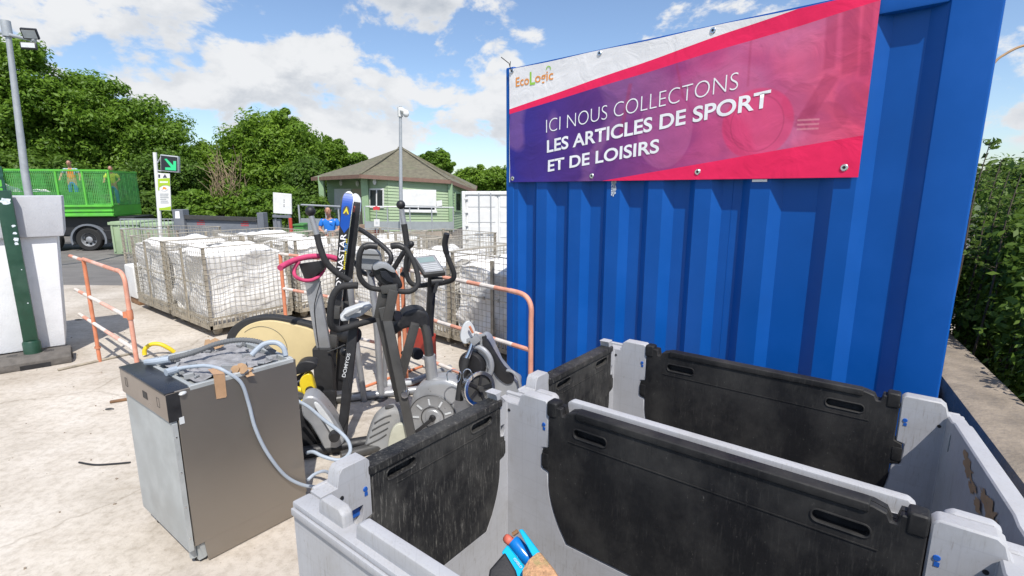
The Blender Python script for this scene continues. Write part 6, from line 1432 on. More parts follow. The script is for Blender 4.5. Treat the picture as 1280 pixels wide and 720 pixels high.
mb = MB(); c, d = P(320.5, 266, YS+.7), P(328.5, 266, YS+.7); mb.obox((c.x, YS+.7, g), (d.x-c.x, 0, 0), (0, .3, 0), (0, 0, c.z-g)); mb.bevel(.01, 1); mb.build('end_post', 'grey_steel', sk_)
mb = MB(); mb.poly([P(x, y, YS-.104) for x, y in ((219, 264), (224, 264), (225, 273), (219, 273))]); mb.build('notice', 'ink_white', pw, None, False)
for cx_, cy_, Yq in ((251, 277.5, YS+.22), (306, 279, YS+.68)):
    mb = MB()
    for r_, (dx0, dx1) in enumerate(((-2, 4), (-5, 5), (-5, 5))):
        y = cy_-2.6+r_*2.4
        for k in range(6):
            x0 = cx_+dx0+(dx1-dx0)*k/6; Yp = YS+(x0-229)/92*.8-.012; mb.poly([P(x0, y, Yp), P(x0+(dx1-dx0)/6*.75, y, Yp), P(x0+(dx1-dx0)/6*.75, y+1.5, Yp), P(x0, y+1.5, Yp)])
    mb.build('red_notice', 'ink_red', sh, None, False)

# ------------------------------------------------------------------ arrow sign on its pole
YP = 13.2; g = gz(YP); sp_ = P(197, 292, YP)
sg = thing('arrow_sign', 'white pole carrying a black box with a lit green arrow and a lime information panel', 'sign', (sp_.x, YP, g))
tp_ = P(193.5, 190.5, YP); mb = MB(); mb.tube([(sp_.x+.02, YP, g), tp_], .045, 12); mb.build('pole', 'white', sg)
bu_ = Vector((.93, .36, 0)).normalized(); bo = P(199, 216, YP-.02)
q = lambda x, y, off=0: onplane(x, y, bo, bu_)+Vector((bu_.y, -bu_.x, 0))*off
n_v = Vector((-bu_.y, bu_.x, 0))
mb = MB(); mb.prism([q(x, y, .06) for x, y in ((201, 193), (223.5, 195.5), (224, 216), (201.5, 214))], n_v*.22); mb.bevel(.015, 2); bx = mb.build('sign_box', 'pole', sg)
mb = MB(); mb.prism([q(x, y, .067) for x, y in ((202, 194.5), (222.5, 196.8), (222.8, 214.4), (202.3, 212.6))], n_v*.004); mb.build('sign_face', 'panel_dark', bx)
mb = MB(); mb.prism([q(x, y, .074) for x, y in ((206.5, 199), (209, 198.5), (217.5, 207), (217.5, 201.5), (221, 201.5), (221, 213.3), (207.5, 212.4), (207.5, 209.3), (214.8, 209.5))], n_v*.004); mb.build('arrow', 'led', bx, None, False)
mb = MB(); mb.tube([tp_+Vector((0, 0, -.3)), q(201.5, 196)], .015, 6); mb.tube([P(196, 213, YP), q(202, 214)], .02, 6); mb.build('sign_bracket', 'pole', sg)
bo = P(197.5, 240, YP-.03); bu_ = Vector((1, .1, 0)).normalized(); n_v = Vector((-bu_.y, bu_.x, 0))
mb = MB(); mb.prism([q(x, y) for x, y in ((197, 216), (212, 217), (214, 263.5), (199, 263))], n_v*.02); pn = mb.build('info_panel', 'white', sg)
def pm(name, m, pts, off=.006): mb = MB(); mb.poly([q(x, y, off) for x, y in pts]); return mb.build(name, m, pn, None, False)
pm('panel_band', 'lime', ((197.6, 223.5), (212.3, 222.5), (212.8, 233), (209, 231.6), (204, 231.6), (198, 235)))
pm('panel_foot', 'lime', ((199, 260), (206, 259.4), (213.9, 257.8), (214, 263), (199.1, 262.6)))
pm('panel_badge', 'ink_dark', ((203.6, 222), (206.3, 217.6), (209, 222)), .007); pm('panel_badge', 'ink_dark', ((198, 218), (200.2, 218), (200.2, 222), (198, 222)), .007)
pm('panel_badge', 'lime', ((197.7, 235), (199, 234), (199.4, 238), (198, 238)), .007)
mb = MB(); mb.poly([q(205.5+4.6*math.cos(a), 235.6+3.0*math.sin(a), .008) for a in [2*math.pi*i/20 for i in range(20)]]); mb.build('panel_picture', 'ink_white', pn, None, False)
mb = MB(); mb.poly([q(x, y, .010) for x, y in ((203, 237.5), (204, 233.4), (206.5, 233.6), (209, 236), (208, 237.2), (205, 236.4))]); mb.build('panel_picture', 'ink_orange', pn, None, False)
mb = MB()
for r_, (x0, x1) in enumerate(((200, 211), (200, 210.5), (200.4, 211), (200.4, 208), (201, 210), (201, 211))):
    y = 242+2.2*r_
    for k in range(7): xx = x0+(x1-x0)*k/7; mb.poly([q(xx, y, .007), q(xx+(x1-x0)/7*.8, y, .007), q(xx+(x1-x0)/7*.8, y+.8, .007), q(xx, y+.8, .007)])
mb.build('panel_print', 'pole', pn, None, False)
mb = MB()
for k in range(6): xx = 200+k*1.7; mb.poly([q(xx, 226.6, .008), q(xx+1.3, 226.5, .008), q(xx+1.3, 228.6, .008), q(xx, 228.7, .008)])
mb.build('panel_title', 'ink_white', pn, None, False)
# ------------------------------------------------------------------ lamp post with floodlights
YL = 14.5; g = gz(YL); lp0 = P(31, 215, YL); lp1 = P(9, 33, YL)
lx = (P(9, 33, YL).x+P(30, 205, YL).x)/2
lam = thing('lamp_post', 'tall grey lamp post with a cross arm and two floodlights, behind the lorry net', 'lamp post', (lp1.x, YL, g))
mb = MB(); mb.tube([(lp0.x-.02, YL, g), lp0, lp1], [.11, .09, .06], 14); mb.build('column', 'pole', lam)
mb = MB(); mb.tube([P(-14, 37, YL+.15), P(9, 43, YL), P(44, 51, YL-.2)], .045, 10); mb.lathe([(.11, 0), (.11, .4)], P(10, 46, YL), Z, 12); mb.build('cross_arm', 'pole', lam)
for (x, y, tilt) in ((37.5, 42, .55), (36, 57.5, -.75)):
    c = P(x, y, YL-.25); f = Vector((.35, -.75, -tilt*.5-.25)).normalized(); up_ = Vector((.05, -.2, 1)); u_ = f.cross(up_).normalized()
    mb = MB(); mb.box(c, (.34, .10, .26) if tilt > 0 else (.34, .10, .18), u=u_, w=f.cross(u_)*-1); mb.bevel(.02, 2); fl = mb.build('floodlight', 'black', lam)
    mb = MB(); mb.box(c+f*.053, (.28, .01, .20) if tilt > 0 else (.28, .01, .12), u=u_, w=f.cross(u_)*-1); mb.build('lens', 'pale_grey', fl)
    mb = MB(); mb.tube([c-f*.05, P(40, 50, YL-.2)], .02, 6); mb.build('bracket', 'pole', fl)
# ------------------------------------------------------------------ white board, red post, bin
YB = 15.8; g = gz(YB)
bd = thing('notice_board', 'white notice board on a grey stand in front of the trees', 'board', (P(353, 290, YB).x, YB, g))
mb = MB(); mb.prism([P(x, y, YB) for x, y in ((341, 240.5), (364, 242.5), (364.5, 268), (341.5, 266.5))], (0, .05, 0)); mb.bevel(.008, 1); fc = mb.build('panel', 'white', bd)
mb = MB()
for y in (249.5, 252, 255.5, 257.5): mb.poly([P(354.5, y, YB-.006), P(355.6, y, YB-.006), P(355.6, y+1.1, YB-.006), P(354.5, y+1.1, YB-.006)])
mb.build('print', 'ink_dark', fc, None, False)
mb = MB()
for x in (344, 361): p = P(x, 268, YB+.05); mb.tube([(p.x, YB+.05, g), p], .035, 8)
mb.bar(P(341, 270, YB), P(364, 271, YB), .08, .05, (0, 0, 1)); mb.obox(P(343, 297, YB+.05), (P(352, 297, YB).x-P(343, 297, YB).x, 0, 0), (0, .1, 0), (0, 0, P(343, 274, YB).z-P(343, 297, YB).z)); mb.build('stand', 'grey_steel', bd)
p = P(364, 290, YB-.2); t = P(362.8, 272.5, YB-.2); mb = MB(); mb.bar((p.x, p.y, gz(p.y)), t, .09, .06, (1, 0, 0)); mb.bevel(.008, 1)
solo(mb, 'red_post', 'red', Vector((p.x, p.y, gz(p.y))), 'short red steel post beside the notice board', 'post')
a, b = P(369, 299, 15.2), P(381.5, 299, 15.2); zt_ = P(375, 280, 15.2).z; g = gz(15.2)
wb_ = thing('wheelie_bin', 'green wheelie bin standing beside the red post', 'bin', ((a.x+b.x)/2, 15.2, g))
cx_, w = (a.x+b.x)/2, (b.x-a.x)
mb = MB(); mb.hexa([(cx_-w*.40, 15.2, g+.06), (cx_+w*.40, 15.2, g+.06), (cx_+w*.40, 15.2+w*.9, g+.06), (cx_-w*.40, 15.2+w*.9, g+.06), (cx_-w*.5, 15.15, zt_-.05), (cx_+w*.5, 15.15, zt_-.05), (cx_+w*.5, 15.2+w, zt_-.05), (cx_-w*.5, 15.2+w, zt_-.05)]); mb.bevel(.02, 2); mb.build('body', 'green_bin', wb_)
mb = MB(); mb.obox((cx_-w*.54, 15.12, zt_-.05), (w*1.08, 0, 0), (0, w*1.1, 0), (0, .0, .05)); mb.tube([(cx_-w*.4, 15.2+w*1.15, zt_), (cx_+w*.4, 15.2+w*1.15, zt_)], .02, 8); mb.bevel(.012, 2); mb.build('lid', 'green_bin', wb_)
mb = MB()
for s_ in (-.42, .42): mb.lathe([(0, -.025), (.1, -.025), (.1, .025), (0, .025)], (cx_+w*s_, 15.2+w*.9, g+.1), (1, 0, 0), 16)
mb.build('wheel', 'tyre', wb_)

# ------------------------------------------------------------------ railings round the hut
def railing(label, pts, Y0, Y1, infill, nposts, m='pole'):
    (x0, y0), (x1, y1), hpx = pts
    a, b = P(x0, y0, Y0), P(x1, y1, Y1); at_, bt_ = P(x0, y0-hpx, Y0), P(x1, y1-hpx*Y0/Y1, Y1)
    t = thing('railing', label, 'railing', a, 'railings of the green hut')
    for k in range(nposts):
        f = k/(nposts-1); p, q_ = a.lerp(b, f), at_.lerp(bt_, f); gg = gz(p.y); mb = MB(); mb.tube([(p.x, p.y, min(p.z, p.z)), (p.x, p.y, q_.z)], .028, 8); mb.build('post', m, t)
    mb = MB(); mb.tube([at_, bt_], .028, 8); mb.build('top_rail', m, t)
    if infill:
        mb = MB(); z0, z1 = .12, infill
        mb.prism([a.lerp(at_, .08), b.lerp(bt_, .08), b.lerp(bt_, infill), a.lerp(at_, infill)], (0, .015, 0)); mb.build('infill_panel', 'grey_net', t)
    else:
        for k in (1, 2, 3):
            mb = MB(); mb.tube([a.lerp(at_, k/4), b.lerp(bt_, k/4)], .012, 6); mb.build('rail', m, t)
    return t
M['grey_net'] = mat('grey_perforated_panel', (.30, .33, .34), .6, var=.1, scale=5)
railing('grey railing with panels in front of the hut porch, behind the man in blue', ((376, 293), (425, 293), 37), 16.5, 17.5, .55, 4)
railing('thin grey railing with a low panel along the front of the green hut', ((457, 290), (567, 290), 32), 22.8, 23.8, .42, 5)
# ------------------------------------------------------------------ green hut with a shingle roof
hut = thing('site_hut', 'pale green boarded hut with a pointed shingle roof, white shutter and concrete base', 'hut', P(500, 300, 25)*1)
ev = [P(390, 221.5, 27), P(450.5, 218, 24), P(562, 225, 25), P(594, 237.5, 28.5), Vector((P(594, 237, 28.5).x-.3, 34, 2.0)), Vector((P(440, 230, 33).x, 35, 2.4)), Vector((P(390, 221, 27).x-.2, 31.5, 2.5))]
ap = P(500.5, 184.5, 29)
mid = [e.lerp(ap, .5)+Z*-.07 for e in ev]
vs = ev+mid+[ap]; n = len(ev)
fs = [[i, (i+1) % n, n+(i+1) % n, n+i] for i in range(n)]+[[n+i, n+(i+1) % n, 2*n] for i in range(n)]
rf = pysurf('roof', vs, fs, 'roof', hut)
mb = MB()
for i in range(n): a, b = ev[i], ev[(i+1) % n]; mb.bar(a-Z*.09+(b-a).normalized()*-.04, b-Z*.09+(b-a).normalized()*.04, .18, .07, (0, 0, 1))
mb.build('fascia', 'fascia', rf)
cen_ = sum(ev, Vector())/n
mb = MB(); mb.poly([e.lerp(Vector((cen_.x, cen_.y, e.z)), .012)-Z*.15 for e in ev]); mb.build('soffit', 'green_trim', rf, None, False)
mb = MB()
for i in (1, 2, 3): mb.bar(ev[i]+Z*.02, ap+Z*.02, .10, .04, (1, 0, 0))
mb.lathe([(.14, -.1), (.14, .03), (0, .10)], ap, Z, 12); mb.build('ridge_cap', 'roof', rf)
FZ = P(485, 288.5, 24.8).z
Wp = {k: Vector((P(x, 250, Y).x, Y, 0)) for k, (x, Y) in dict(a=(410, 28.4), b=(457, 27.2), b2=(458, 24.85), c=(485, 24.45), d=(564, 25.30), e=(583, 28.6), f=(566, 33), g_=(440, 33.5)).items()}
def top_at(p):
    best = 9
    # height of the roof plane above p, minus a little
    for i in range(n):
        a, b = ev[i], ev[(i+1) % n]; nn = (b-a).cross(ap-a); 
        if abs(nn.z) > 1e-6: best = min(best, a.z-((p.x-a.x)*nn.x+(p.y-a.y)*nn.y)/nn.z)
    return best-.16
def boards(p, q_, name='wall'):
    d = (q_-p); u = d.normalized(); nn = Vector((u.y, -u.x, 0)); 
    if nn.y > 0 and abs(nn.y) > abs(nn.x): nn = -nn
    vs, fs = [], []; z = FZ; zt0, zt1 = top_at(p), top_at(q_)
    kz = 0
    N_ = 17
    for k in range(N_):
        za0, za1 = FZ+(zt0-FZ)*k/N_, FZ+(zt1-FZ)*k/N_; zb0, zb1 = FZ+(zt0-FZ)*(k+1)/N_, FZ+(zt1-FZ)*(k+1)/N_
        i = len(vs); vs += [p+nn*.03+Z*za0, q_+nn*.03+Z*za1, q_+Z*zb1, p+Z*zb0]; fs.append([i, i+1, i+2, i+3])
        if k: fs.append([i-1, i-2, i+1, i])
    return pysurf(name, vs, fs, 'pale_green', hut)
for p, q_ in (('a', 'b'), ('b2', 'c'), ('c', 'd'), ('d', 'e'), ('b', 'b2'), ('e', 'f'), ('f', 'g_'), ('g_', 'a')): boards(Wp[p], Wp[q_])
def on_wall(p, q_, off):
    p, q_ = Wp[p], Wp[q_]; u = (q_-p).normalized(); nn = Vector((u.y, -u.x, 0))
    if nn.y > 0: nn = -nn
    return lambda x, y, o=0: onplane(x, y, p, u)+nn*(off+o), nn
def panel(w, name, m, pts, t=.03, parent=None, o=0):
    f, nn = w; mb = MB(); mb.prism([f(x, y, o) for x, y in pts], nn*-t); return mb.build(name, m, parent or hut, None, False)
R4 = lambda x0, y0, x1, y1, dy=0: ((x0, y0), (x1, y0+dy), (x1, y1+dy), (x0, y1))
wB = on_wall('c', 'd', .07); wA = on_wall('b2', 'c', .07); wP = on_wall('a', 'b', .07); wC = on_wall('d', 'e', .07)
fw_ = panel(wB, 'window', 'white', R4(502, 236.5, 545, 264, .8), .05); panel(wB, 'shutter', 'white', R4(503, 237, 544, 256.8, .6), .02, fw_, .03); panel(wB, 'pane', 'glass', R4(504, 257.8, 543, 261.4, .6), .02, fw_, .012)
panel(wB, 'sill', 'white', R4(501, 262.8, 546, 265, .8), .05, fw_, .06); panel(wB, 'mullion', 'white', R4(522, 256, 523.3, 263), .02, fw_, .025)
panel(wB, 'wall_sign', 'white', ((545, 251), (552, 250), (552.5, 257), (545.5, 258)), .02, None, .02)
fw_ = panel(wA, 'window', 'white', R4(462.5, 235.5, 480.5, 260), .05); panel(wA, 'pane', 'glass', R4(464, 237.5, 471, 258.2), .02, fw_, .012); panel(wA, 'pane', 'glass', R4(472.6, 237.5, 479.2, 258.2), .02, fw_, .012)
fw_ = panel(wC, 'window', 'green_trim', R4(567.5, 240, 575, 264.5, .5), .05); panel(wC, 'pane', 'glass', R4(568.6, 242, 574, 262.4, .4), .02, fw_, .012)
panel(wP, 'notice_panel', 'white', R4(419, 236, 440, 262), .03)
panel(wP, 'door', 'tan_door', R4(441.5, 236, 456, 289), .04) if 'tan_door' in M else None
for x, y in ((428, 228.5), (448.5, 229.5)):
    f, nn = wP; mb = MB(); mb.ball(f(x, y, .05), (.09, .06, .16), 12, 8); mb.build('wall_lamp', 'white', hut)
f, nn = wA; mb = MB(); mb.ball(f(470, 227, .05), (.09, .06, .16), 12, 8); mb.build('wall_lamp', 'white', hut)
for x, Y, w_ in ((403.5, 26.6, .13), (457.5, 24.7, .16), (563.5, 25.25, .10)):
    p = P(x, 250, Y); mb = MB(); mb.obox((p.x-w_, Y-w_, FZ if x != 403.5 else -.1), (2*w_, 0, 0), (0, 2*w_, 0), (0, 0, top_at(p)-FZ+.0)); mb.build('post', 'green_trim', hut)
mb = MB(); bpts = [Wp[k] for k in ('a', 'b', 'b2', 'c', 'd', 'e', 'f', 'g_')]
mb.prism([p+Z*(FZ-.003) for p in bpts], Z*-(FZ+1.0)); mb.build('base', 'wall_conc_pale', hut)
mb = MB(); p = P(480, 291, 23.4); q_ = P(523, 291, 23.9); mb.obox((p.x, p.y, gz(24)), q_-p-Z*(q_.z-p.z), (0, .12, 0), (0, 0, FZ-.14-gz(24))); mb.build('vent_panel', 'grey_net', hut)
mb = MB(); p = P(441, 290, 22.8)
for k in range(4): mb.obox((p.x, 22.8+.3*k, gz(23)), (1.1, 0, 0), (0, .3, 0), (0, 0, .22*(k+1)-.05))
mb.build('step', 'wood_step', hut)
f, nn = wA
ex = P(470.5, 292, 23.2); mb = MB(); mb.lathe([(0, 0), (.09, .0), (.10, .03), (.10, .42), (.06, .50), (.03, .52), (.03, .58), (0, .58)], ex-Z*.25, Z, 14); mb.tube([ex+Z*.30, ex+Vector((.1, 0, .28)), ex+Vector((.12, 0, .05))], .015, 6)
solo(mb, 'fire_extinguisher', 'red', ex-Z*.25, 'red fire extinguisher by the steps of the green hut', 'extinguisher')
ns = thing('safety_sign', 'small white notice with a red and white mark on the hut railing', 'sign', P(471, 284, 22.6))
mb = MB(); mb.prism([P(x, y, 22.6) for x, y in R4(467.5, 274, 474.5, 283)], (0, .02, 0)); mb.build('notice', 'white', ns)
mb = MB(); mb.prism([P(x, y, 22.6) for x, y in R4(469.5, 277, 472.5, 280)], (0, -.006, 0)); mb.build('pictogram', 'pale_grey', ns, None, False)
mb = MB(); mb.prism([P(x, y, 22.6) for x, y in ((466, 259), (470, 257.5), (475, 259), (474, 263), (470.5, 262), (467, 263))], (0, .02, 0)); mb.build('red_mark', 'ink_red', ns)
mb = MB(); mb.tube([P(470.5, 257, 22.62), P(471, 291, 22.62)], .02, 6); mb.build('stake', 'pole', ns)
# ------------------------------------------------------------------ camera mast
YM = 20.5; b_ = P(502, 300, YM); t_ = P(500.5, 133, YM)
cm = thing('camera_mast', 'slim grey mast with a white dome camera standing in front of the green hut', 'mast', (b_.x, YM, gz(YM)))
mb = MB(); mb.tube([(b_.x, YM, gz(YM)), P(501, 240, YM), t_], [.085, .075, .055], 12); mb.build('column', 'pole', cm)
mb = MB(); mb.lathe([(.10, 0), (.10, .35)], P(500.5, 146, YM), Z, 12); mb.tube([P(500.5, 140, YM), P(507, 139, YM-.1)], .05, 8); mb.build('bracket', 'white', cm)
mb = MB(); mb.ball(P(507.5, 142, YM-.1), (.12, .12, .14), 14, 10); mb.ball(P(503, 138, YM-.12), (.10, .10, .10), 12, 8); mb.build('dome_camera', 'white', cm)
# ------------------------------------------------------------------ white shipping container
YC = 17.4; ctl = P(577, 239, YC); g = gz(YC)
wc_ = thing('shipping_container', 'white steel shipping container seen door end on, beside the green hut', 'container', (ctl.x, YC, g))
zt_ = ctl.z; w_ = 2.44
mb = MB(); mb.obox((ctl.x, YC+.08, g+.1), (w_, 0, 0), (0, 6.0, 0), (0, 0, zt_-g-.12)); mb.build('body', 'white', wc_)
mb = MB()
for x in (0, w_-.12): mb.obox((ctl.x+x, YC, g), (.12, 0, 0), (0, .12, 0), (0, 0, zt_-g))
mb.obox((ctl.x+.12, YC, zt_-.12), (w_-.24, 0, 0), (0, .10, 0), (0, 0, .12)); mb.obox((ctl.x+.12, YC, g+.02), (w_-.24, 0, 0), (0, .10, 0), (0, 0, .14)); mb.bevel(.012, 1); mb.build('frame', 'white', wc_)
for k in range(2):
    x0 = ctl.x+.14+k*(w_/2-.12); ww = w_/2-.16
    mb = MB(); mb.obox((x0, YC+.05, g+.18), (ww, 0, 0), (0, .03, 0), (0, 0, zt_-g-.32))
    for j in range(4): mb.obox((x0+.06, YC+.035, g+.28+j*.52), (ww-.12, 0, 0), (0, .02, 0), (0, 0, .40))
    mb.bevel(.01, 1); dr_ = mb.build('door', 'white', wc_)
    mb = MB()
    for xx in (x0+ww*.42, x0+ww*.80): mb.tube([(xx, YC+.01, g+.1), (xx, YC+.01, zt_-.06)], .022, 8); mb.bar((xx-.14, YC-.01, g+.95), (xx+.14, YC-.01, g+.95), .03, .02, (0, 0, 1))
    mb.build('lock_bar', 'pole', dr_)
    mb = MB()
    for j in range(5): mb.obox((x0-.05 if k == 0 else x0+ww-.07, YC-.012, g+.3+j*.45), (.12, 0, 0), (0, .03, 0), (0, 0, .07))
    mb.build('hinge', 'white', dr_)
me = text_mesh('PJU', (ctl.x+.52, YC+.03, g+.28), (1, 0, 0), (0, 0, 1), .24, .10, weight=.03); link('lettering', me, 'ink_dark', wc_, None, False)

# ------------------------------------------------------------------ vegetation
def leaf_cloud(name, clumps, per, size, m, parent, rng, squash=.72, drop=0):
    """clumps: array of (x,y,z,r) -> one mesh of leaf quads scattered round every clump centre"""
    n = len(clumps)*per; c = np.repeat(np.asarray(clumps), per, axis=0)
    g = rng.normal(size=(n, 3)); g /= np.linalg.norm(g, axis=1, keepdims=True); rad = rng.random(n)**.55
    pos = c[:, :3]+g*(rad*c[:, 3])[:, None]*np.array([1, 1, squash])
    nrm = g*.8+rng.normal(size=(n, 3))*.45+np.array([0, 0, .5]); nrm /= np.linalg.norm(nrm, axis=1, keepdims=True)
    t = np.cross(nrm, rng.normal(size=(n, 3))); t /= np.linalg.norm(t, axis=1, keepdims=True); b = np.cross(nrm, t)
    s = size*(.45+1.0*rng.random(n))[:, None]
    v = np.stack([pos-t*s, pos-b*s*.46+nrm*s*.10, pos+t*s, pos+b*s*.46+nrm*s*.10], axis=1).reshape(-1, 3).astype(np.float32)
    me = bpy.data.meshes.new(name); me.vertices.add(4*n); me.vertices.foreach_set('co', v.ravel())
    me.loops.add(4*n); me.loops.foreach_set('vertex_index', np.arange(4*n, dtype=np.int32))
    me.polygons.add(n); me.polygons.foreach_set('loop_start', np.arange(0, 4*n, 4, dtype=np.int32)); me.polygons.foreach_set('loop_total', np.full(n, 4, dtype=np.int32)); me.update(calc_edges=True)
    return link(name, me, m, parent, None, False)
def tree(label, blobs, Y, m, seed, per=120, nclump=110, size=.2, name='broadleaf_tree', trunk_px=None, group='trees beyond the yard', clump_r=1.0, cat='tree'):
    """blobs: (x, y, rx, ry) in photo pixels at distance Y -> real blobs of foliage with depth"""
    rng = np.random.default_rng(seed); g = gz(Y)
    W_ = []
    for x, y, rx, ry in blobs: c = P(x, y, Y); W_.append((c, rx*Y/630, ry*Y/630))
    tx = P(trunk_px, 240, Y).x if trunk_px is not None else sum(c.x for c, _, _ in W_)/len(W_)
    t = thing(name, label, cat, (tx, Y, g), group)
    vol = np.array([a*a*b for _, a, b in W_]); cl = []
    for k, (c, a, b) in enumerate(W_):
        m_ = max(5, int(nclump*vol[k]/vol.sum()))
        for _ in range(int(m_*1.25)):
            d = rng.normal(size=3); d /= np.linalg.norm(d); r_ = (.45+.66*rng.random())
            if d[1] > .3 and rng.random() < .5: d[1] *= -1
            p = np.array(c)+d*np.array([a, a*.8, b])*r_*.92
            cr_ = clump_r*(.55+.6*rng.random())*min(1.0, b*.5)
            if p[2]-cr_*.5 > g+.1: cl.append((*p, cr_))
    leaf_cloud('crown', cl, int(per*1.5), size*.78, m, t, rng)
    low = min(c.z-b for c, a, b in W_); ctr = sum((c for c, _, _ in W_), Vector())/len(W_)
    mb = MB(); h = max(g+1.0, low+.6); base = Vector((tx, Y, g)); top = Vector((tx*.7+ctr.x*.3, Y, h))
    r0 = .028*max(3, (ctr.z-g))+.05
    mb.tube([base-Z*.1, base.lerp(top, .5)+Vector((.06, 0, 0)), top, top.lerp(ctr, .6), ctr], [r0*1.2, r0*.9, r0*.75, r0*.5, r0*.25], 9, smooth=3)
    idx = rng.permutation(len(cl))[:22]
    for i in idx:
        p = Vector(cl[i][:3]); f = .3+.6*rng.random(); s_ = top.lerp(ctr, f*.8); md = s_.lerp(p, .5)+Vector((0, 0, .3*(p-s_).length*.3)); mb.tube([s_, md, p], [r0*.38, r0*.22, r0*.06], 6, smooth=3)
    mb.build('trunk', 'bark', t)
    return t
trees = [
 ('largest spreading tree at the left edge, above the lorry', [(-10, 122, 75, 66), (45, 110, 60, 58), (70, 150, 60, 50), (-30, 190, 60, 40), (40, 185, 60, 45)], 33, 'leaf1', 1, 200, 260, .16, 30),
 ('broad tree right of the lamp post, sloping down to the gap', [(110, 140, 48, 42), (150, 155, 46, 40), (190, 175, 48, 42), (215, 190, 30, 38), (140, 205, 60, 36)], 35, 'leaf1', 2, 200, 235, .16, 150),
 ('dark tree low behind the arrow sign', [(205, 225, 42, 30), (170, 235, 40, 26), (232, 232, 22, 26)], 31, 'leaf3', 3, 150, 150, .14, 205),
 ('dense dark tree low behind the lorry cab', [(20, 225, 60, 34), (85, 230, 50, 32)], 30, 'leaf3', 4, 150, 170, .14, 50),
 ('bushy bright green tree in the middle, above the notice board', [(335, 178, 44, 36), (300, 205, 34, 34), (365, 195, 34, 38), (340, 215, 52, 34), (352, 160, 26, 20)], 36, 'leaf2', 5, 200, 225, .16, 340),
 ('slim tree with thin top left of the middle tree', [(255, 200, 17, 22), (268, 215, 22, 28), (250, 235, 22, 22)], 37, 'leaf2', 6, 170, 110, .14, 262),
 ('rounded tree just left of the hut roof', [(410, 188, 28, 18), (435, 197, 24, 14), (395, 205, 26, 26), (420, 205, 28, 16)], 40, 'leaf1', 7, 170, 130, .15, 405),
 ('dark tree filling the gap beside the hut porch', [(385, 228, 24, 30), (408, 238, 16, 26), (375, 250, 20, 20)], 33, 'leaf3', 8, 160, 110, .14, 388),
 ('small tree rising behind the hut roof, right of the peak', [(540, 203, 22, 14), (552, 208, 18, 12), (520, 208, 20, 12)], 46, 'leaf1', 9, 150, 90, .17, 545),
 ('rounded tree above the white container', [(600, 226, 30, 19), (585, 232, 22, 16), (625, 228, 24, 20)], 44, 'leaf2', 10, 160, 120, .17, 600),
]
for lab, bl_, Y, m, seed, per, nc, size, tx in trees: tree(lab, bl_, Y, m, seed, per, nc, size, trunk_px=tx, clump_r=1.0)
bushes = [
 ('leafy bush behind the left part of the grey hopper', [(245, 262, 26, 22), (225, 266, 18, 18)], 27, 'leaf1', 21),
 ('leafy bush behind the middle of the grey hopper', [(285, 262, 26, 24), (300, 250, 18, 20)], 28, 'leaf2', 22),
 ('leafy bush behind the notice board', [(330, 260, 28, 24), (352, 256, 22, 26)], 27.5, 'leaf1', 23),
 ('dark bush behind the pale green skips', [(195, 262, 24, 22), (170, 268, 24, 18)], 27, 'leaf3', 24),
 ('dark bush low behind the skip lorry', [(120, 262, 50, 24), (60, 262, 50, 26), (10, 262, 40, 26)], 28, 'leaf3', 25),
 ('dark bush between the wheelie bin and the hut', [(390, 268, 22, 22), (375, 262, 18, 20)], 26, 'leaf3', 26),
]
for lab, bl_, Y, m, seed in bushes: tree(lab, bl_, Y, m, seed, 110, 90, .15, name='bush', group='bushes at the edge of the yard', clump_r=.9, cat='bush')
dt = thing('dead_tree', 'bare brown leafless scrub standing among the green trees', 'tree', Vector((P(285, 250, 28).x, 28, gz(28))))
rng = random.Random(12); mb = MB()
for k in range(26):
    p = Vector((P(285+rng.uniform(-14, 14), 250, 28).x, 28+rng.uniform(-.6, .4), gz(28))); q_ = P(285+rng.uniform(-26, 22), rng.uniform(186, 235), 28+rng.uniform(-1.2, .3))
    mid_ = p.lerp(q_, .5)+Vector((rng.uniform(-.3, .3), 0, .3)); mb.tube([p, mid_, q_], [.05, .03, .008], 5, smooth=3)
    for j in range(4):
        s_ = p.lerp(q_, rng.uniform(.5, .95)); mb.tube([s_, s_+Vector((rng.uniform(-.7, .7), rng.uniform(-.4, .2), rng.uniform(.2, .9)))], [.016, .006], 4)
mb.build('twig', 'dead', dt)
# distant woods so that nothing opens behind the trees
rng = np.random.default_rng(77); cl = []
for k in range(420):
    x = rng.uniform(-60, 30); y = rng.uniform(52, 62); cl.append((x, y, rng.uniform(-.2, 3.2 if x < -8 else 2.4), 1.9))
o = leaf_cloud('distant_woods', cl, 60, .42, 'leaf3', None, rng); tag(o, 'continuous dark green woods behind the trees and the hut', 'woods', None, 'stuff')
# hedge on the right, behind the low wall
HD = WD
def shrub(label, c, rx, ry, h, seed, m='leaf_near', per=70, ncl=120, size=.034, z0=.0):
    rng = np.random.default_rng(seed); t = thing('hedge_shrub', label, 'shrub', c, 'shrubs behind the concrete wall')
    cl = []; c = Vector(c)
    for _ in range(ncl):
        a = rng.uniform(0, 2*math.pi); q_ = rng.random()**.5; f = rng.random(); hh = h*(.06+.94*f)
        k = (1-.45*max(0, f-.6)/.4)
        p = c+HD*(rx*q_*math.cos(a)*k)+Vector((HD.y, -HD.x, 0))*(ry*q_*math.sin(a)*k); cl.append((p.x, p.y, hh, .13+.10*rng.random()))
    leaf_cloud('foliage', cl, per, size, m, t, rng, .9)
    mb = MB()
    for k in range(26):
        i = rng.integers(len(cl)); p = Vector(cl[i][:3]); b = c+HD*rng.uniform(-rx*.5, rx*.5)+Vector((HD.y, -HD.x, 0))*rng.uniform(-ry*.4, ry*.4); b.z = 0
        mb.tube([b, b.lerp(p, .55)+Vector((rng.uniform(-.08, .08), rng.uniform(-.08, .08), .08)), p], [.012, .008, .003], 5, smooth=3)
    mb.build('stem', 'bark', t); return t
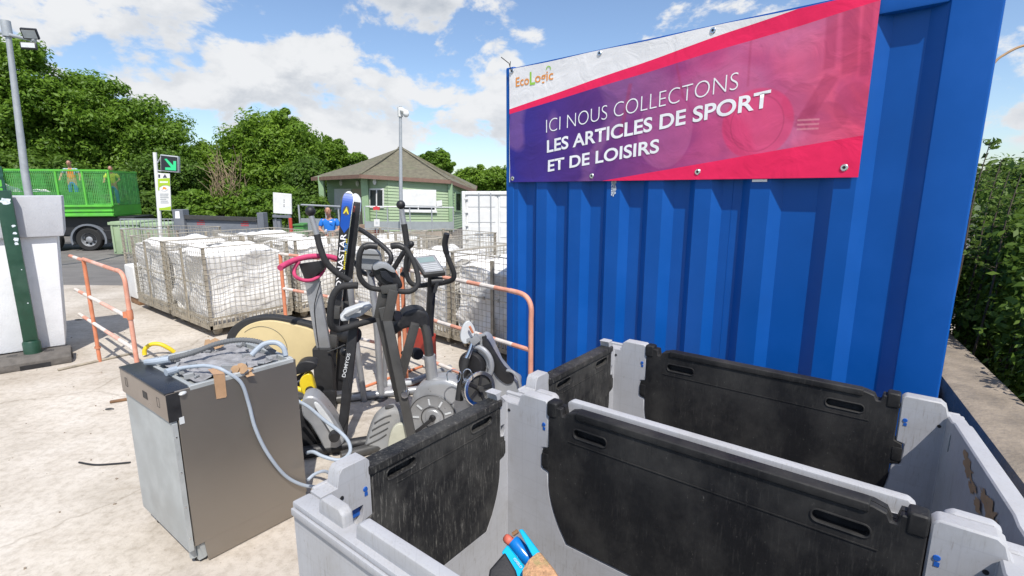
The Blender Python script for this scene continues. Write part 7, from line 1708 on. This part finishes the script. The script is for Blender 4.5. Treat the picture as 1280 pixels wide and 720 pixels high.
HN = Vector((HD.y, -HD.x, 0))
w0 = Vector(wo); w0.z = 0
for i, (s_, off, rx, ry, h, ncl, m, lab) in enumerate([
 (-.9, .55, .7, .36, 1.05, 110, 'leaf_near', 'dark leafy shrub at the right edge, nearest the grey bin'),
 (.30, .46, .7, .34, 1.25, 130, 'leaf_near', 'dense green shrub behind the wall at the right edge'),
 (1.35, .40, .62, .32, 1.50, 140, 'leaf_near', 'leafy shrub over the wall, halfway to where it meets the container'),
 (2.25, .48, .62, .33, 1.68, 140, 'leaf_near', 'leafy shrub where the wall meets the container flank'),
 (3.1, .95, .7, .34, 1.82, 140, 'leaf_near', 'tall leafy shrub pressed against the container flank below the sprigs')]):
    p = w0+HD*s_+HN*off; shrub(lab, (p.x, p.y, 0), rx, ry, h, 40+i, m, 75, ncl, .030)
for i, (t_k, off, r1, h, lab) in enumerate([(4.4, .42, .38, 1.9, 'paler bramble shrub beside the middle of the container flank'), (6.9, .35, .75, 2.05, 'pale green shrub just past the far end of the container'), (8.6, 1.0, 1.1, 2.2, 'pale green shrub farthest back on the right')]):
    p = K(KW+off, t_k, 0); shrub(lab, (p.x, p.y, 0), r1, r1*.8, h, 60+i, 'leaf_bright', 75, 150, .034)
def sprig(label, bx, x, y, Y, seed, top_only=True, g='tall sprigs above the hedge'):
    top = P(x, y, Y); b = Vector((top.x-.12, Y+.05, 0)); rng = random.Random(seed); t = thing('bramble_sprig', label, 'plant', b, g)
    mb = MB(); pts = [b, b.lerp(top, .5)+Vector((.02, 0, 0)), b.lerp(top, .8)+Vector((-.015, 0, 0)), top]; mb.tube(pts, [.010, .007, .005, .002], 6, smooth=5)
    lv = []
    for k in range(26):
        f = rng.uniform(.62, 1.0); p = b.lerp(top, f); a = rng.uniform(0, 6.28); ln = .05+.11*(1-f)*2; q_ = p+Vector((math.cos(a)*ln, math.sin(a)*ln*.7, rng.uniform(.0, .06))); mb.tube([p, q_], [.002, .001], 4)
        for j in range(4): w = p.lerp(q_, .4+.2*j); lv.append((w.x, w.y, w.z, .012))
    mb.build('stem', 'bark', t); leaf_cloud('foliage', lv, 2, .020, 'leaf_bright', t, np.random.default_rng(seed), .8)
sprig('tallest bramble sprig standing above the hedge beside the container', 0, 1238, 177, 3.55, 5)
sprig('shorter bramble sprig at the right edge above the hedge', 0, 1277, 216, 3.5, 6)
sprig('leaning bramble sprig at the container edge above the hedge', 0, 1222, 214, 4.4, 8)
sprig('thin bramble sprig between the tallest one and the right edge', 0, 1252, 200, 3.9, 9)
sprig('low bramble sprig between the two taller ones', 0, 1262, 214, 3.7, 7)
mb = MB(); mb.tube([P(1215, 120, 5.2), P(1240, 82, 5.2), P(1256, 68, 5.2), P(1284, 56, 5.2), P(1340, 50, 5.2)], .012, 8, smooth=6); mb.tube([P(1215, 120, 5.2), Vector((P(1213, 200, 5.2).x, 5.2, 0))], .014, 8)
solo(mb, 'curved_rod', 'card', Vector((P(1213, 200, 5.2).x, 5.2, 0)), 'thin curved beige rod arching against the sky right of the container', 'rod')
fe = thing('wire_fence', 'green wire mesh fence showing through the hedge on the right', 'fence', w0+HD*1.5+HN*1.35)
mb = MB(); f0 = w0+HD*-1.0+HN*1.3; 
for k in range(90): p = f0+HD*(.06*k); mb.tube([p+Z*.1, p+Z*1.78], .0028, 4, cap=False)
for k in range(14): mb.tube([f0+Z*(.15+.125*k), f0+HD*5.4+Z*(.15+.125*k)], .0032, 4, cap=False)
mb.build('mesh_panel', 'post_green', fe, None, False)
mb = MB()
for k in range(3): p = f0+HD*(2.6*k); mb.tube([p, p+Z*1.85], .025, 8)
mb.build('post', 'post_green', fe)
